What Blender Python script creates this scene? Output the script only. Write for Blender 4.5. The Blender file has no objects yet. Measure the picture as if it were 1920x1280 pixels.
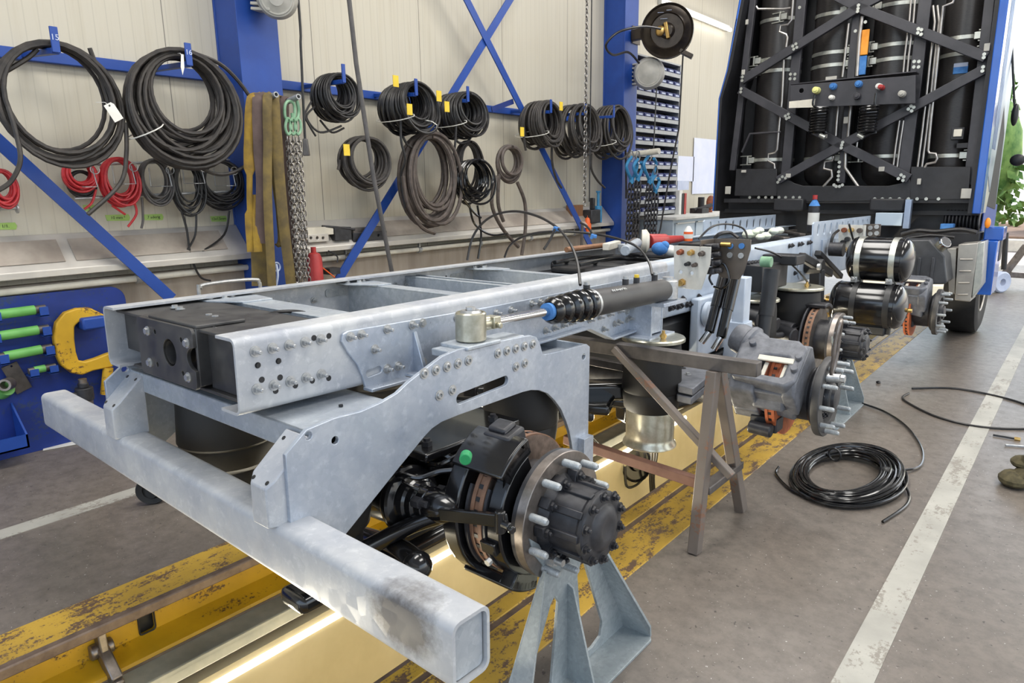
import bpy, bmesh, math, random
from mathutils import Vector, Matrix
from math import sin, cos, pi, radians
R = random.Random(7)
SC = bpy.context.scene
COL = SC.collection

# ---------------------------------------------------------------- camera
F_PX, CX, CY = 1293.0, 960.0, 640.0
CAM_H = 1.52
YAW, PIT, ROL = radians(39.98), radians(12.48), radians(-.78)
FW = Vector((-sin(YAW) * cos(PIT), cos(YAW) * cos(PIT), -sin(PIT)))
_r = Vector((cos(YAW), sin(YAW), 0)); _u = _r.cross(FW)
RT = _r * cos(ROL) + _u * sin(ROL); UP = _u * cos(ROL) - _r * sin(ROL)
CAM = Vector((0, 0, CAM_H))
cd = bpy.data.cameras.new('camera'); co = bpy.data.objects.new('camera', cd); COL.objects.link(co)
cd.sensor_width = 36.0; cd.lens = F_PX / 1920 * 36.0; cd.clip_start = .05; cd.clip_end = 400
M3 = Matrix((RT, UP, -FW)).transposed()
co.matrix_world = Matrix.Translation(CAM) @ M3.to_4x4()
SC.camera = co

# ---------------------------------------------------------------- world, sun, lamps of the hall and a fill lamp, exposure
SC.view_settings.view_transform = 'Standard'
SC.view_settings.look = 'None'
SC.view_settings.gamma = 1.0
SC.view_settings.use_curve_mapping = False
SC.view_settings.exposure = 0.0
wd = bpy.data.worlds.new('sky'); SC.world = wd; wd.use_nodes = True
nt = wd.node_tree; bg = nt.nodes['Background']
sky = nt.nodes.new('ShaderNodeTexSky'); sky.sky_type = 'NISHITA'
sky.sun_elevation = radians(48); sky.sun_rotation = radians(35); sky.sun_disc = False
sky.air_density = 1.6; sky.dust_density = 3.0; sky.ozone_density = 1.0
mixw = nt.nodes.new('ShaderNodeMix'); mixw.data_type = 'RGBA'
mixw.inputs[0].default_value = .45
mixw.inputs[7].default_value = (4.7, 5.3, 6.5, 1)
nt.links.new(sky.outputs[0], mixw.inputs[6]); nt.links.new(mixw.outputs[2], bg.inputs[0])
bg.inputs[1].default_value = .42
sd = bpy.data.lights.new('sun', 'SUN'); sd.energy = 3.2; sd.angle = radians(1.5); sd.color = (1, .95, .88)
so = bpy.data.objects.new('sun', sd); COL.objects.link(so)
so.rotation_euler = (radians(40), 0, radians(150)); so.location = (20, 30, 30)

def area(name, loc, sx, sy, power, col, rot=(0, 0, 0)):
    d = bpy.data.lights.new(name, 'AREA'); d.shape = 'RECTANGLE'; d.size = sx; d.size_y = sy
    d.energy = power; d.color = col
    o = bpy.data.objects.new(name, d); COL.objects.link(o); o.location = loc; o.rotation_euler = rot
    return o
# ceiling lamps of the hall; the last one is added to brighten the far floor
for i, (x, y) in enumerate(((-2.2, 1.2), (-2.2, 5.2), (-2.2, 9.5), (1.6, 2.2), (1.6, 6.8), (1.6, 11.2))):
    area('ceiling_and_fill_lamp', (x, y, 5.25), 1.4, 2.6, 140, (1, .97, .92))
# ---------------------------------------------------------------- frames: world and truck
TRUCK_LOC = Vector((-2.04, .836, -.08))
TRUCK_ROT = (Matrix.Rotation(radians(.3), 3, 'Z') @ Matrix.Rotation(radians(-.9), 3, 'X'))
def _hit(C, d, ax, v):
    t = (v - C[ax]) / d[ax]
    return C + d * t
def W(px, py, x=None, y=None, z=None):
    d = FW + RT * ((px - CX) / F_PX) - UP * ((py - CY) / F_PX)
    ax, v = (0, x) if x is not None else ((1, y) if y is not None else (2, z))
    return _hit(CAM, d, ax, v)
def L(px, py, x=None, y=None, z=None):
    d = FW + RT * ((px - CX) / F_PX) - UP * ((py - CY) / F_PX)
    Ri = TRUCK_ROT.transposed()
    ax, v = (0, x) if x is not None else ((1, y) if y is not None else (2, z))
    return _hit(Ri @ (CAM - TRUCK_LOC), Ri @ d, ax, v)
def V(*a): return Vector(a)

# ---------------------------------------------------------------- materials
MATS = {}
def lin(c):
    return tuple((v / 12.92 if v <= .04045 else ((v + .055) / 1.055) ** 2.4) for v in c)
def rgb(r, g, b):
    return lin((r / 255, g / 255, b / 255)) + (1,)
def _base(name):
    m = bpy.data.materials.new(name); m.use_nodes = True; MATS[name] = m
    n = m.node_tree.nodes; l = m.node_tree.links
    return m, n, l, n['Principled BSDF']
def noise(n, l, scale, detail=4, rough=.55, co_=None, sc=None):
    t = n.new('ShaderNodeTexNoise'); t.inputs['Scale'].default_value = scale
    t.inputs['Detail'].default_value = detail; t.inputs['Roughness'].default_value = rough
    tc = n.new('ShaderNodeTexCoord')
    if sc:
        mp = n.new('ShaderNodeMapping'); mp.inputs['Scale'].default_value = sc
        l.new(tc.outputs['Object'], mp.inputs[0]); l.new(mp.outputs[0], t.inputs['Vector'])
    else:
        l.new(tc.outputs['Object'], t.inputs['Vector'])
    return t
def ramp(n, l, src, p0, p1, c0=(0, 0, 0, 1), c1=(1, 1, 1, 1)):
    r = n.new('ShaderNodeValToRGB'); r.color_ramp.elements[0].position = p0; r.color_ramp.elements[1].position = p1
    r.color_ramp.elements[0].color = c0; r.color_ramp.elements[1].color = c1
    l.new(src, r.inputs[0]); return r
def mixc(n, l, fac, a, b):
    m = n.new('ShaderNodeMix'); m.data_type = 'RGBA'
    for s, i in ((fac, 0), (a, 6), (b, 7)):
        if isinstance(s, (int, float)): m.inputs[i].default_value = s
        elif isinstance(s, tuple): m.inputs[i].default_value = s
        else: l.new(s, m.inputs[i])
    return m.outputs[2]
def bump(n, l, p, src, strength, dist=.01):
    b = n.new('ShaderNodeBump'); b.inputs['Strength'].default_value = strength; b.inputs['Distance'].default_value = dist
    l.new(src, b.inputs['Height']); l.new(b.outputs[0], p.inputs['Normal'])
def M(name, c1, c2=None, scale=20, rough=.5, metal=0.0, lo=.35, hi=.65, bmp=0, spec=.5, coat=0, sc=None, r2=None, detail=4):
    """colour mottled between c1 and c2 by noise"""
    if name in MATS: return MATS[name]
    m, n, l, p = _base(name)
    p.inputs['Roughness'].default_value = rough; p.inputs['Metallic'].default_value = metal
    p.inputs['Specular IOR Level'].default_value = spec; p.inputs['Coat Weight'].default_value = coat
    p.inputs['Coat Roughness'].default_value = .08
    t = noise(n, l, scale, detail, .6, sc=sc); r = ramp(n, l, t.outputs[0], lo, hi)
    l.new(mixc(n, l, r.outputs[0], c1, c2 or c1), p.inputs['Base Color'])
    if r2 is not None:
        rr = n.new('ShaderNodeMapRange'); l.new(r.outputs[0], rr.inputs[0])
        rr.inputs[3].default_value = rough; rr.inputs[4].default_value = r2; l.new(rr.outputs[0], p.inputs['Roughness'])
    if bmp: bump(n, l, p, t.outputs[0], bmp, .004)
    return m
def M_galv(name, c1, c2, cell=55, rough=.42, metal=.55, streak=.35):
    """hot-dip galvanised steel: spangle cells over soft streaks"""
    m, n, l, p = _base(name)
    p.inputs['Metallic'].default_value = metal
    tc = n.new('ShaderNodeTexCoord'); v = n.new('ShaderNodeTexVoronoi'); v.inputs['Scale'].default_value = cell
    l.new(tc.outputs['Object'], v.inputs['Vector'])
    bw = n.new('ShaderNodeRGBToBW'); l.new(v.outputs['Color'], bw.inputs[0])
    t = noise(n, l, 5, 6, .65); t2 = noise(n, l, 30, 5, .7)
    s = ramp(n, l, t.outputs[0], .3, .7)
    a = mixc(n, l, s.outputs[0], c1, c2)
    k = n.new('ShaderNodeMath'); k.operation = 'MULTIPLY'; l.new(bw.outputs[0], k.inputs[0]); k.inputs[1].default_value = streak
    dk = tuple(x * .62 for x in c1[:3]) + (1,)
    b = mixc(n, l, k.outputs[0], a, dk)
    s2 = ramp(n, l, t2.outputs[0], .55, .72)
    w = tuple(min(1, x * 1.25) for x in c2[:3]) + (1,)
    k2 = n.new('ShaderNodeMath'); k2.operation = 'MULTIPLY'; l.new(s2.outputs[0], k2.inputs[0]); k2.inputs[1].default_value = .45
    l.new(mixc(n, l, k2.outputs[0], b, w), p.inputs['Base Color'])
    rr = n.new('ShaderNodeMapRange'); l.new(bw.outputs[0], rr.inputs[0]); rr.inputs[3].default_value = rough - .1; rr.inputs[4].default_value = rough + .14
    l.new(rr.outputs[0], p.inputs['Roughness'])
    return m
def M_worn(name, paint, under, amount=.55, scale=9, rough=.55, fine=60):
    """paint worn through to what lies under it"""
    m, n, l, p = _base(name)
    t = noise(n, l, scale, 8, .72, sc=(1, .35, 1)); t2 = noise(n, l, fine, 4, .7)
    ad = n.new('ShaderNodeMath'); ad.operation = 'MULTIPLY_ADD'; l.new(t2.outputs[0], ad.inputs[0]); ad.inputs[1].default_value = .5; l.new(t.outputs[0], ad.inputs[2])
    r = ramp(n, l, ad.outputs[0], amount + .2, amount + .26)
    t3 = noise(n, l, 4, 5); r3 = ramp(n, l, t3.outputs[0], .35, .7)
    pc = mixc(n, l, r3.outputs[0], paint, tuple(x * .72 for x in paint[:3]) + (1,))
    l.new(mixc(n, l, r.outputs[0], pc, under), p.inputs['Base Color'])
    p.inputs['Roughness'].default_value = rough
    bump(n, l, p, r.outputs[0], -.25, .003)
    return m
def M_emit(name, col, strength):
    m, n, l, p = _base(name)
    p.inputs['Base Color'].default_value = col; p.inputs['Emission Color'].default_value = col
    p.inputs['Emission Strength'].default_value = strength
    return m
def M_floor(name, c1, c2):
    m, n, l, p = _base(name)
    t = noise(n, l, .9, 8, .65); t2 = noise(n, l, 14, 8, .75); t3 = noise(n, l, 90, 2, .5); t4 = noise(n, l, 38, 3, .6)
    a = mixc(n, l, ramp(n, l, t.outputs[0], .32, .68).outputs[0], c1, c2)
    f = n.new('ShaderNodeMath'); f.operation = 'MULTIPLY'; l.new(ramp(n, l, t2.outputs[0], .42, .75).outputs[0], f.inputs[0]); f.inputs[1].default_value = .8
    a = mixc(n, l, f.outputs[0], a, tuple(x * .5 for x in c1[:3]) + (1,))
    a = mixc(n, l, ramp(n, l, t3.outputs[0], .71, .75).outputs[0], a, (.55, .53, .5, 1))
    a = mixc(n, l, ramp(n, l, t4.outputs[0], .655, .70).outputs[0], a, tuple(x * .35 for x in c1[:3]) + (1,))
    l.new(a, p.inputs['Base Color'])
    rr = n.new('ShaderNodeMapRange'); l.new(t2.outputs[0], rr.inputs[0]); rr.inputs[3].default_value = .24; rr.inputs[4].default_value = .50
    l.new(rr.outputs[0], p.inputs['Roughness'])
    bump(n, l, p, t2.outputs[0], .12, .004)
    return m
def M_panel(name, col):
    """insulated wall panel: fine upright ribs, a joint about every 1.15 m, faint grime"""
    m, n, l, p = _base(name)
    tc = n.new('ShaderNodeTexCoord'); sp = n.new('ShaderNodeSeparateXYZ'); l.new(tc.outputs['Object'], sp.inputs[0])
    def tri(period, w0):
        d = n.new('ShaderNodeMath'); d.operation = 'DIVIDE'; l.new(sp.outputs[1], d.inputs[0]); d.inputs[1].default_value = period
        fr = n.new('ShaderNodeMath'); fr.operation = 'FRACT'; l.new(d.outputs[0], fr.inputs[0])
        sb = n.new('ShaderNodeMath'); sb.operation = 'SUBTRACT'; l.new(fr.outputs[0], sb.inputs[0]); sb.inputs[1].default_value = .5
        ab = n.new('ShaderNodeMath'); ab.operation = 'ABSOLUTE'; l.new(sb.outputs[0], ab.inputs[0])
        return ramp(n, l, ab.outputs[0], .5 - w0, .5)
    rib = tri(.075, .07); jt = tri(1.15, .004)
    g = noise(n, l, .8, 6, .6, sc=(1, 1, .5)); g2 = noise(n, l, 3, 6, .7, sc=(1, 6, .25))
    dk = tuple(x * .62 for x in col[:3]) + (1,)
    k = n.new('ShaderNodeMath'); k.operation = 'MULTIPLY'; l.new(rib.outputs[0], k.inputs[0]); k.inputs[1].default_value = .38
    a = mixc(n, l, k.outputs[0], col, dk)
    k2 = n.new('ShaderNodeMath'); k2.operation = 'MULTIPLY'; l.new(ramp(n, l, g2.outputs[0], .5, .8).outputs[0], k2.inputs[0]); k2.inputs[1].default_value = .4
    a = mixc(n, l, k2.outputs[0], a, tuple(x * y for x, y in zip(col[:3], (.72, .66, .55))) + (1,))
    a = mixc(n, l, jt.outputs[0], a, (.05, .045, .04, 1))
    l.new(a, p.inputs['Base Color']); p.inputs['Roughness'].default_value = .5
    bump(n, l, p, rib.outputs[0], -.4, .004)
    return m
def mt(n): return MATS[n]

M_galv('galv', rgb(154, 162, 174), rgb(196, 202, 206), 60, .42, .38)
M_galv('galv_bright', rgb(164, 174, 190), rgb(206, 212, 220), 70, .36, .5)
M_galv('galv_dull', rgb(160, 164, 173), rgb(198, 199, 199), 26, .5, .15, .22)
M_galv('galv_stand', rgb(142, 152, 156), rgb(176, 182, 184), 90, .48, .35)
def stain(name, base, c, r, col):
    """a copy of a material with one oily smear of its own shape"""
    m = MATS[base].copy(); m.name = name; MATS[name] = m; n = m.node_tree.nodes; l = m.node_tree.links; p = n['Principled BSDF']
    tc = n.new('ShaderNodeTexCoord'); mp = n.new('ShaderNodeMapping'); mp.inputs['Location'].default_value = tuple(-x / y for x, y in zip(c, r)); mp.inputs['Scale'].default_value = tuple(1 / x for x in r)
    l.new(tc.outputs['Object'], mp.inputs[0]); ln = n.new('ShaderNodeVectorMath'); ln.operation = 'LENGTH'; l.new(mp.outputs[0], ln.inputs[0])
    t = noise(n, l, 22, 5, .7); ad = n.new('ShaderNodeMath'); ad.operation = 'ADD'; l.new(ln.outputs['Value'], ad.inputs[0]); l.new(t.outputs[0], ad.inputs[1])
    dv = n.new('ShaderNodeMath'); dv.operation = 'MULTIPLY'; l.new(ad.outputs[0], dv.inputs[0]); dv.inputs[1].default_value = .25
    rr = ramp(n, l, dv.outputs[0], .27, .40, (.8, .8, .8, 1), (0, 0, 0, 1)); old = p.inputs['Base Color'].links[0].from_socket
    l.new(mixc(n, l, rr.outputs[0], old, col), p.inputs['Base Color'])
stain('galv_bumper', 'galv_dull', (1.06, -.06, .745), (.11, .12, .075), rgb(70, 62, 56))
M('frame_paint', rgb(176, 188, 204), rgb(196, 206, 218), 6, .42, .1)
M('dark_steel', rgb(62, 61, 62), rgb(84, 83, 82), 9, .42, .35, r2=.55)
M('black_gloss', rgb(16, 16, 18), rgb(24, 24, 26), 12, .18, 0, coat=.5)
M('black_satin', rgb(26, 26, 28), rgb(38, 38, 40), 12, .42)
M('black_cast', rgb(38, 38, 41), rgb(56, 56, 60), 25, .45, .1, bmp=.15)
M('grey_cast', rgb(94, 96, 102), rgb(118, 120, 126), 25, .5, .15, bmp=.15)
M('rubber', rgb(19, 18, 18), rgb(29, 27, 27), 8, .62)
M('hose_black', rgb(26, 25, 26), rgb(44, 42, 42), 30, .40)
M('hose_gloss', rgb(12, 12, 13), rgb(18, 18, 20), 30, .2, coat=.4)
M('hose_brown', rgb(66, 58, 54), rgb(88, 78, 72), 20, .6)
M('hose_dusty', rgb(40, 37, 36), rgb(62, 57, 53), 14, .55)
M('cable_red', rgb(170, 32, 40), rgb(196, 48, 52), 30, .4)
M('cable_grey', rgb(72, 69, 68), rgb(88, 84, 82), 20, .5)
M('zinc', rgb(168, 170, 172), rgb(196, 196, 194), 50, .38, .7)
M('zinc_yellow', rgb(176, 172, 152), rgb(200, 197, 180), 30, .3, .8)
M('stud', rgb(158, 162, 164), rgb(176, 180, 182), 60, .5, .45)
M('chrome', rgb(205, 206, 208), rgb(222, 222, 222), 20, .12, 1.0)
M('steel_bare', rgb(120, 112, 106), rgb(150, 142, 136), 20, .35, .8)
M('disc_face', rgb(112, 98, 90), rgb(140, 124, 114), 40, .38, .75)
M('rust', rgb(112, 62, 40), rgb(150, 84, 56), 22, .75, .1)
M('rust_orange', rgb(160, 84, 48), rgb(190, 104, 62), 30, .7)
M('trestle_steel', rgb(74, 70, 68), rgb(112, 106, 102), 6, .5, .5)
M_worn('trestle_rust', rgb(112, 102, 94), rgb(122, 86, 66), .62, 8)
M('stretcher_rust', rgb(108, 74, 60), rgb(128, 92, 76), 7, .65, .1)
M('brass', rgb(190, 150, 84), rgb(212, 178, 110), 40, .3, .85)
M('blue_paint', rgb(22, 62, 140), rgb(28, 70, 152), 5, .45)
M('navy_paint', rgb(18, 40, 104), rgb(24, 50, 120), 5, .5)
M_worn('blue_board', rgb(22, 52, 134), rgb(44, 60, 100), .62, 6)
M('cab_blue', rgb(20, 82, 172), rgb(24, 90, 184), 3, .25, coat=.6)
M('cab_silver', rgb(140, 154, 178), rgb(164, 176, 196), 4, .3, .6)
M('cab_black', rgb(30, 30, 33), rgb(40, 40, 44), 10, .5)
M('brace_black', rgb(48, 48, 53), rgb(62, 61, 66), 6, .45)
M('gas_tank', rgb(40, 38, 38), rgb(58, 55, 54), 30, .30, .1, sc=(1, 1, 14))
M('strap_steel', rgb(176, 178, 172), rgb(200, 200, 190), 20, .34, .7)
M('pipe_steel', rgb(168, 164, 160), rgb(190, 186, 182), 20, .3, .8)
M('white_plate', rgb(196, 194, 186), rgb(212, 210, 202), 12, .5, .25)
M('white_paint', rgb(222, 222, 218), rgb(206, 206, 200), 6, .5)
M('off_white', rgb(226, 220, 204), rgb(206, 200, 186), 8, .5)
M('lamp_grey', rgb(166, 164, 156), rgb(186, 183, 174), 8, .5)
M('paper', rgb(214, 220, 240), rgb(226, 230, 244), 3, .7)
M('tag_white', rgb(232, 230, 222), rgb(220, 218, 210), 6, .6)
M('tag_yellow', rgb(214, 180, 40), rgb(228, 196, 60), 10, .5)
M('yellow_valve', rgb(216, 214, 120), rgb(224, 224, 150), 10, .5)
M('tape_green', rgb(150, 186, 92), rgb(166, 198, 110), 10, .6)
M('ink', rgb(40, 44, 34), rgb(50, 54, 40), 10, .6)
M('green_paint', rgb(92, 160, 76), rgb(110, 176, 92), 7, .5)
M('green_hook', rgb(110, 150, 118), rgb(140, 176, 146), 12, .5, .2)
M('green_cap', rgb(26, 136, 78), rgb(30, 150, 88), 10, .4)
M_worn('clamp_yellow', rgb(214, 168, 36), rgb(96, 66, 40), .62, 10)
M_worn('kerb_yellow', rgb(196, 158, 58), rgb(98, 76, 60), .565, 17, .5, 95)
M_worn('beam_yellow', rgb(190, 148, 26), rgb(84, 62, 40), .635, 11, .4, 80)
M('kerb_steel', rgb(96, 80, 70), rgb(126, 108, 94), 12, .5, .3)
M('ledge_grey', rgb(112, 112, 100), rgb(132, 130, 116), 7, .6)
M('pit_brown', rgb(92, 78, 64), rgb(110, 94, 78), 8, .7)
M('pit_wall', rgb(190, 180, 150), rgb(204, 194, 166), 3, .6)
M('sling', rgb(120, 102, 56), rgb(90, 78, 52), 9, .85, bmp=.3)
M('sling_yellow', rgb(156, 126, 44), rgb(120, 96, 44), 9, .85, bmp=.3)
M('sling_brown', rgb(96, 80, 76), rgb(80, 66, 62), 9, .85, bmp=.3)
M('chain', rgb(120, 116, 112), rgb(166, 162, 158), 60, .35, .85)
M('chain_dark', rgb(58, 57, 60), rgb(98, 97, 100), 60, .4, .7)
M('hook_blue', rgb(46, 120, 168), rgb(66, 142, 188), 14, .4)
M('orange', rgb(232, 96, 36), rgb(240, 110, 50), 10, .4)
M('red_paint', rgb(150, 40, 40), rgb(176, 56, 54), 10, .4)
M('shelf_grey', rgb(150, 152, 154), rgb(168, 170, 170), 8, .5, .2)
M('bin_blue', rgb(24, 36, 92), rgb(30, 44, 108), 8, .5)
M('label_pale', rgb(176, 188, 214), rgb(196, 204, 224), 8, .6)
M('reel_black', rgb(50, 44, 38), rgb(66, 58, 50), 10, .32, .5)
M('wood', rgb(122, 86, 60), rgb(144, 104, 74), 12, .6, sc=(1, 8, 1))
M('cloth_blue', rgb(58, 112, 176), rgb(80, 134, 196), 22, .9, bmp=.5)
M('sheet_metal', rgb(192, 187, 180), rgb(210, 205, 196), 3, .34, .45, r2=.5)
M('sheet_dirty', rgb(158, 147, 136), rgb(186, 176, 164), 4, .45, .3)
M('concrete_wall', rgb(146, 134, 120), rgb(170, 158, 144), 2.2, .85, sc=(1, 3, .5), bmp=.2)
M('tyre', rgb(26, 26, 27), rgb(36, 36, 37), 14, .7)
M('tank_plastic', rgb(56, 57, 60), rgb(70, 71, 74), 10, .4)
M('step_metal', rgb(150, 146, 140), rgb(174, 170, 162), 5, .4, .5)
M('pale_sheet', rgb(170, 186, 200), rgb(186, 200, 212), 3, .5, .2)
M('cloth_olive', rgb(66, 60, 40), rgb(92, 84, 58), 30, .9, bmp=.5)
M('disc_edge', rgb(122, 92, 74), rgb(146, 112, 90), 22, .6, .3)
M('bronze_plate', rgb(92, 84, 78), rgb(108, 100, 92), 6, .4, .5)
M('orange_web', rgb(226, 140, 36), rgb(238, 160, 60), 10, .7)
M('rag_pale', rgb(206, 214, 196), rgb(222, 226, 212), 12, .9)
M('amber', rgb(255, 150, 40), None, 5, .3)
M('glass_dark', rgb(20, 24, 30), None, 5, .05, coat=1)
M('ceiling_paint', rgb(206, 206, 202), rgb(196, 196, 192), 2, .7)
M('grass_green', rgb(92, 128, 62), rgb(134, 164, 88), 6, .9)
M('leaf_green', rgb(70, 110, 50), rgb(128, 156, 80), 3, .9)
M('outdoor_paving', rgb(170, 160, 152), rgb(188, 178, 170), 2, .9)
M('soil', rgb(128, 104, 88), rgb(146, 120, 102), 5, .95)
M_panel('wall_panel', rgb(192, 186, 170))
M_floor('floor_concrete', rgb(107, 99, 91), rgb(126, 117, 108))
M_worn('line_white', rgb(178, 175, 165), rgb(138, 132, 122), .60, 9)
M_emit('tube_warm', (1, .92, .74, 1), 9)
M_emit('tube_white', (1, .97, .9, 1), 7)

# ---------------------------------------------------------------- mesh helpers
class MB:
    """collects shapes into one mesh"""
    def __init__(s): s.bm = bmesh.new()
    def _xf(s, vs, m):
        if m is not None: bmesh.ops.transform(s.bm, matrix=m, verts=vs)
    def box(s, x0, x1, y0, y1, z0, z1, m=None):
        r = bmesh.ops.create_cube(s.bm, size=1.0)['verts']
        bmesh.ops.transform(s.bm, matrix=Matrix.Translation(((x0 + x1) / 2, (y0 + y1) / 2, (z0 + z1) / 2)) @ Matrix.Diagonal((abs(x1 - x0), abs(y1 - y0), abs(z1 - z0), 1)), verts=r)
        s._xf(r, m); return s
    def bar(s, p0, p1, w, h, up=(0, 0, 1)):
        p0, p1 = Vector(p0), Vector(p1); d = (p1 - p0); ln = d.length; d.normalize()
        up = Vector(up); a = d.cross(up)
        if a.length < 1e-4: a = d.cross(Vector((1, 0, 0)))
        a.normalize(); b = a.cross(d)
        m = Matrix((a, d, b)).transposed().to_4x4(); m.translation = (p0 + p1) / 2
        return s.box(-w / 2, w / 2, -ln / 2, ln / 2, -h / 2, h / 2, m)
    def cyl(s, p0, p1, r, r2=None, n=20, caps=True):
        p0, p1 = Vector(p0), Vector(p1); d = p1 - p0
        q = d.to_track_quat('Z', 'Y').to_matrix().to_4x4(); q.translation = (p0 + p1) / 2
        bmesh.ops.create_cone(s.bm, cap_ends=caps, segments=n, radius1=r, radius2=r if r2 is None else r2, depth=d.length, matrix=q)
        return s
    def ball(s, c, r, n=14, sc=(1, 1, 1)):
        m = Matrix.Translation(c) @ Matrix.Diagonal((sc[0], sc[1], sc[2], 1))
        bmesh.ops.create_uvsphere(s.bm, u_segments=n, v_segments=max(6, n // 2 + 1), radius=r, matrix=m); return s
    def tube(s, pts, r, n=8, closed=False, rf=None):
        pts = [Vector(p) for p in pts]; k = len(pts); rings = []
        prev = None
        for i, p in enumerate(pts):
            if closed: t = pts[(i + 1) % k] - pts[i - 1]
            else: t = pts[min(i + 1, k - 1)] - pts[max(i - 1, 0)]
            if t.length < 1e-9: t = Vector((0, 0, 1))
            t.normalize()
            if prev is None:
                a = t.cross(Vector((0, 0, 1)))
                if a.length < .1: a = t.cross(Vector((1, 0, 0)))
            else:
                a = prev - t * prev.dot(t)
                if a.length < 1e-6: a = t.orthogonal()
            a.normalize(); prev = a; b = t.cross(a)
            rr = r if rf is None else rf(i / max(1, k - 1)) * r
            rings.append([s.bm.verts.new(p + a * (rr * cos(2 * pi * j / n)) + b * (rr * sin(2 * pi * j / n))) for j in range(n)])
        for i in range(k if closed else k - 1):
            A, B = rings[i], rings[(i + 1) % k]
            for j in range(n): s.bm.faces.new((A[j], A[(j + 1) % n], B[(j + 1) % n], B[j]))
        if not closed:
            s.bm.faces.new(rings[0][::-1]); s.bm.faces.new(rings[-1])
        return s
    def lathe(s, prof, o, ax, n=32, close=False, a0=0, a1=2 * pi):
        """prof: (radius, height along ax)"""
        o, ax = Vector(o), Vector(ax).normalized()
        u = ax.cross(Vector((0, 0, 1)))
        if u.length < .1: u = ax.cross(Vector((1, 0, 0)))
        u.normalize(); v = ax.cross(u)
        full = abs(a1 - a0 - 2 * pi) < 1e-6; cnt = n if full else n + 1
        rings = []
        for r, h in prof:
            if r < 1e-6: rings.append([s.bm.verts.new(o + ax * h)])
            else: rings.append([s.bm.verts.new(o + ax * h + u * (r * cos(a0 + (a1 - a0) * j / n)) + v * (r * sin(a0 + (a1 - a0) * j / n))) for j in range(cnt)])
        prs = list(zip(rings, rings[1:])) + ([(rings[-1], rings[0])] if close else [])
        for A, B in prs:
            for j in range(n):
                q = (j + 1) % cnt
                if len(A) == 1 and len(B) == 1: continue
                if len(A) == 1: f = (A[0], B[q], B[j])
                elif len(B) == 1: f = (A[j], A[q], B[0])
                else: f = (A[j], A[q], B[q], B[j])
                try: s.bm.faces.new(f)
                except ValueError: pass
        return s
    def plate(s, out, holes, ax, a0, a1, m=None):
        """flat plate of an outline (with holes); ax: axis of its thickness"""
        b = bmesh.new(); ed = []
        def mk(p): return {'x': (a0, p[0], p[1]), 'y': (p[0], a0, p[1]), 'z': (p[0], p[1], a0)}[ax]
        for loop in [out] + list(holes):
            vs = [b.verts.new(mk(p)) for p in loop]
            ed += [b.edges.new((vs[i], vs[(i + 1) % len(vs)])) for i in range(len(vs))]
        bmesh.ops.triangle_fill(b, use_beauty=True, use_dissolve=False, edges=ed)
        g = bmesh.ops.extrude_face_region(b, geom=b.faces[:])
        off = {'x': (a1 - a0, 0, 0), 'y': (0, a1 - a0, 0), 'z': (0, 0, a1 - a0)}[ax]
        bmesh.ops.translate(b, vec=off, verts=[e for e in g['geom'] if isinstance(e, bmesh.types.BMVert)])
        bmesh.ops.recalc_face_normals(b, faces=b.faces[:])
        if m is not None: bmesh.ops.transform(b, matrix=m, verts=b.verts[:])
        me = bpy.data.meshes.new('t'); b.to_mesh(me); b.free(); s.bm.from_mesh(me); bpy.data.meshes.remove(me)
        return s
    def profile(s, pts, p0, p1, u, v, closed=False):
        """sweep an open or closed 2D profile (in axes u, v) straight from p0 to p1"""
        p0, p1, u, v = Vector(p0), Vector(p1), Vector(u), Vector(v)
        A = [s.bm.verts.new(p0 + u * a + v * b) for a, b in pts]; B = [s.bm.verts.new(p1 + u * a + v * b) for a, b in pts]
        k = len(pts)
        for i in range(k if closed else k - 1): s.bm.faces.new((A[i], A[(i + 1) % k], B[(i + 1) % k], B[i]))
        if closed: s.bm.faces.new(A[::-1]); s.bm.faces.new(B)
        return s
    def torus(s, c, ax, R_, r, n=32, k=10):
        return s.lathe([(R_ + r * cos(2 * pi * i / k), r * sin(2 * pi * i / k)) for i in range(k)], c, ax, n, close=True)
    def hexa(s, p, d, r, h):
        p, d = Vector(p), Vector(d).normalized(); return s.cyl(p, p + d * h, r, n=6)
    def build(s, name, mat, parent=None, bevel=0, ang=35, fix=True, seg=2, solid=0):
        if fix: bmesh.ops.recalc_face_normals(s.bm, faces=s.bm.faces[:])
        me = bpy.data.meshes.new(name); s.bm.to_mesh(me); s.bm.free()
        me.polygons.foreach_set('use_smooth', [True] * len(me.polygons))
        try: me.set_sharp_from_angle(angle=radians(ang))
        except Exception: pass
        ms = mat if isinstance(mat, (list, tuple)) else [mat]
        for q in ms: me.materials.append(MATS[q])
        o = bpy.data.objects.new(name, me); COL.objects.link(o)
        if parent is not None: o.parent = parent
        if solid:
            so_ = o.modifiers.new('solid', 'SOLIDIFY'); so_.thickness = solid; so_.offset = -1
        if bevel:
            b = o.modifiers.new('bevel', 'BEVEL'); b.width = bevel; b.segments = seg; b.limit_method = 'ANGLE'; b.angle_limit = radians(40); b.harden_normals = False
        return o
def tag(o, label=None, cat=None, group=None, kind=None):
    if label: o['label'] = label
    if cat: o['category'] = cat
    if group: o['group'] = group
    if kind: o['kind'] = kind
    return o
def struct(o): o['kind'] = 'structure'; return o
def empty(name, loc=(0, 0, 0), label=None, cat=None, group=None):
    o = bpy.data.objects.new(name, None); o.empty_display_size = .1; COL.objects.link(o); o.location = loc
    return tag(o, label, cat, group)
def copy_tree(o, parent=None):
    c = o.copy(); COL.objects.link(c)
    if parent is not None: c.parent = parent
    for ch in [k for k in bpy.data.objects if k.parent == o]: copy_tree(ch, c)
    return c
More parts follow.
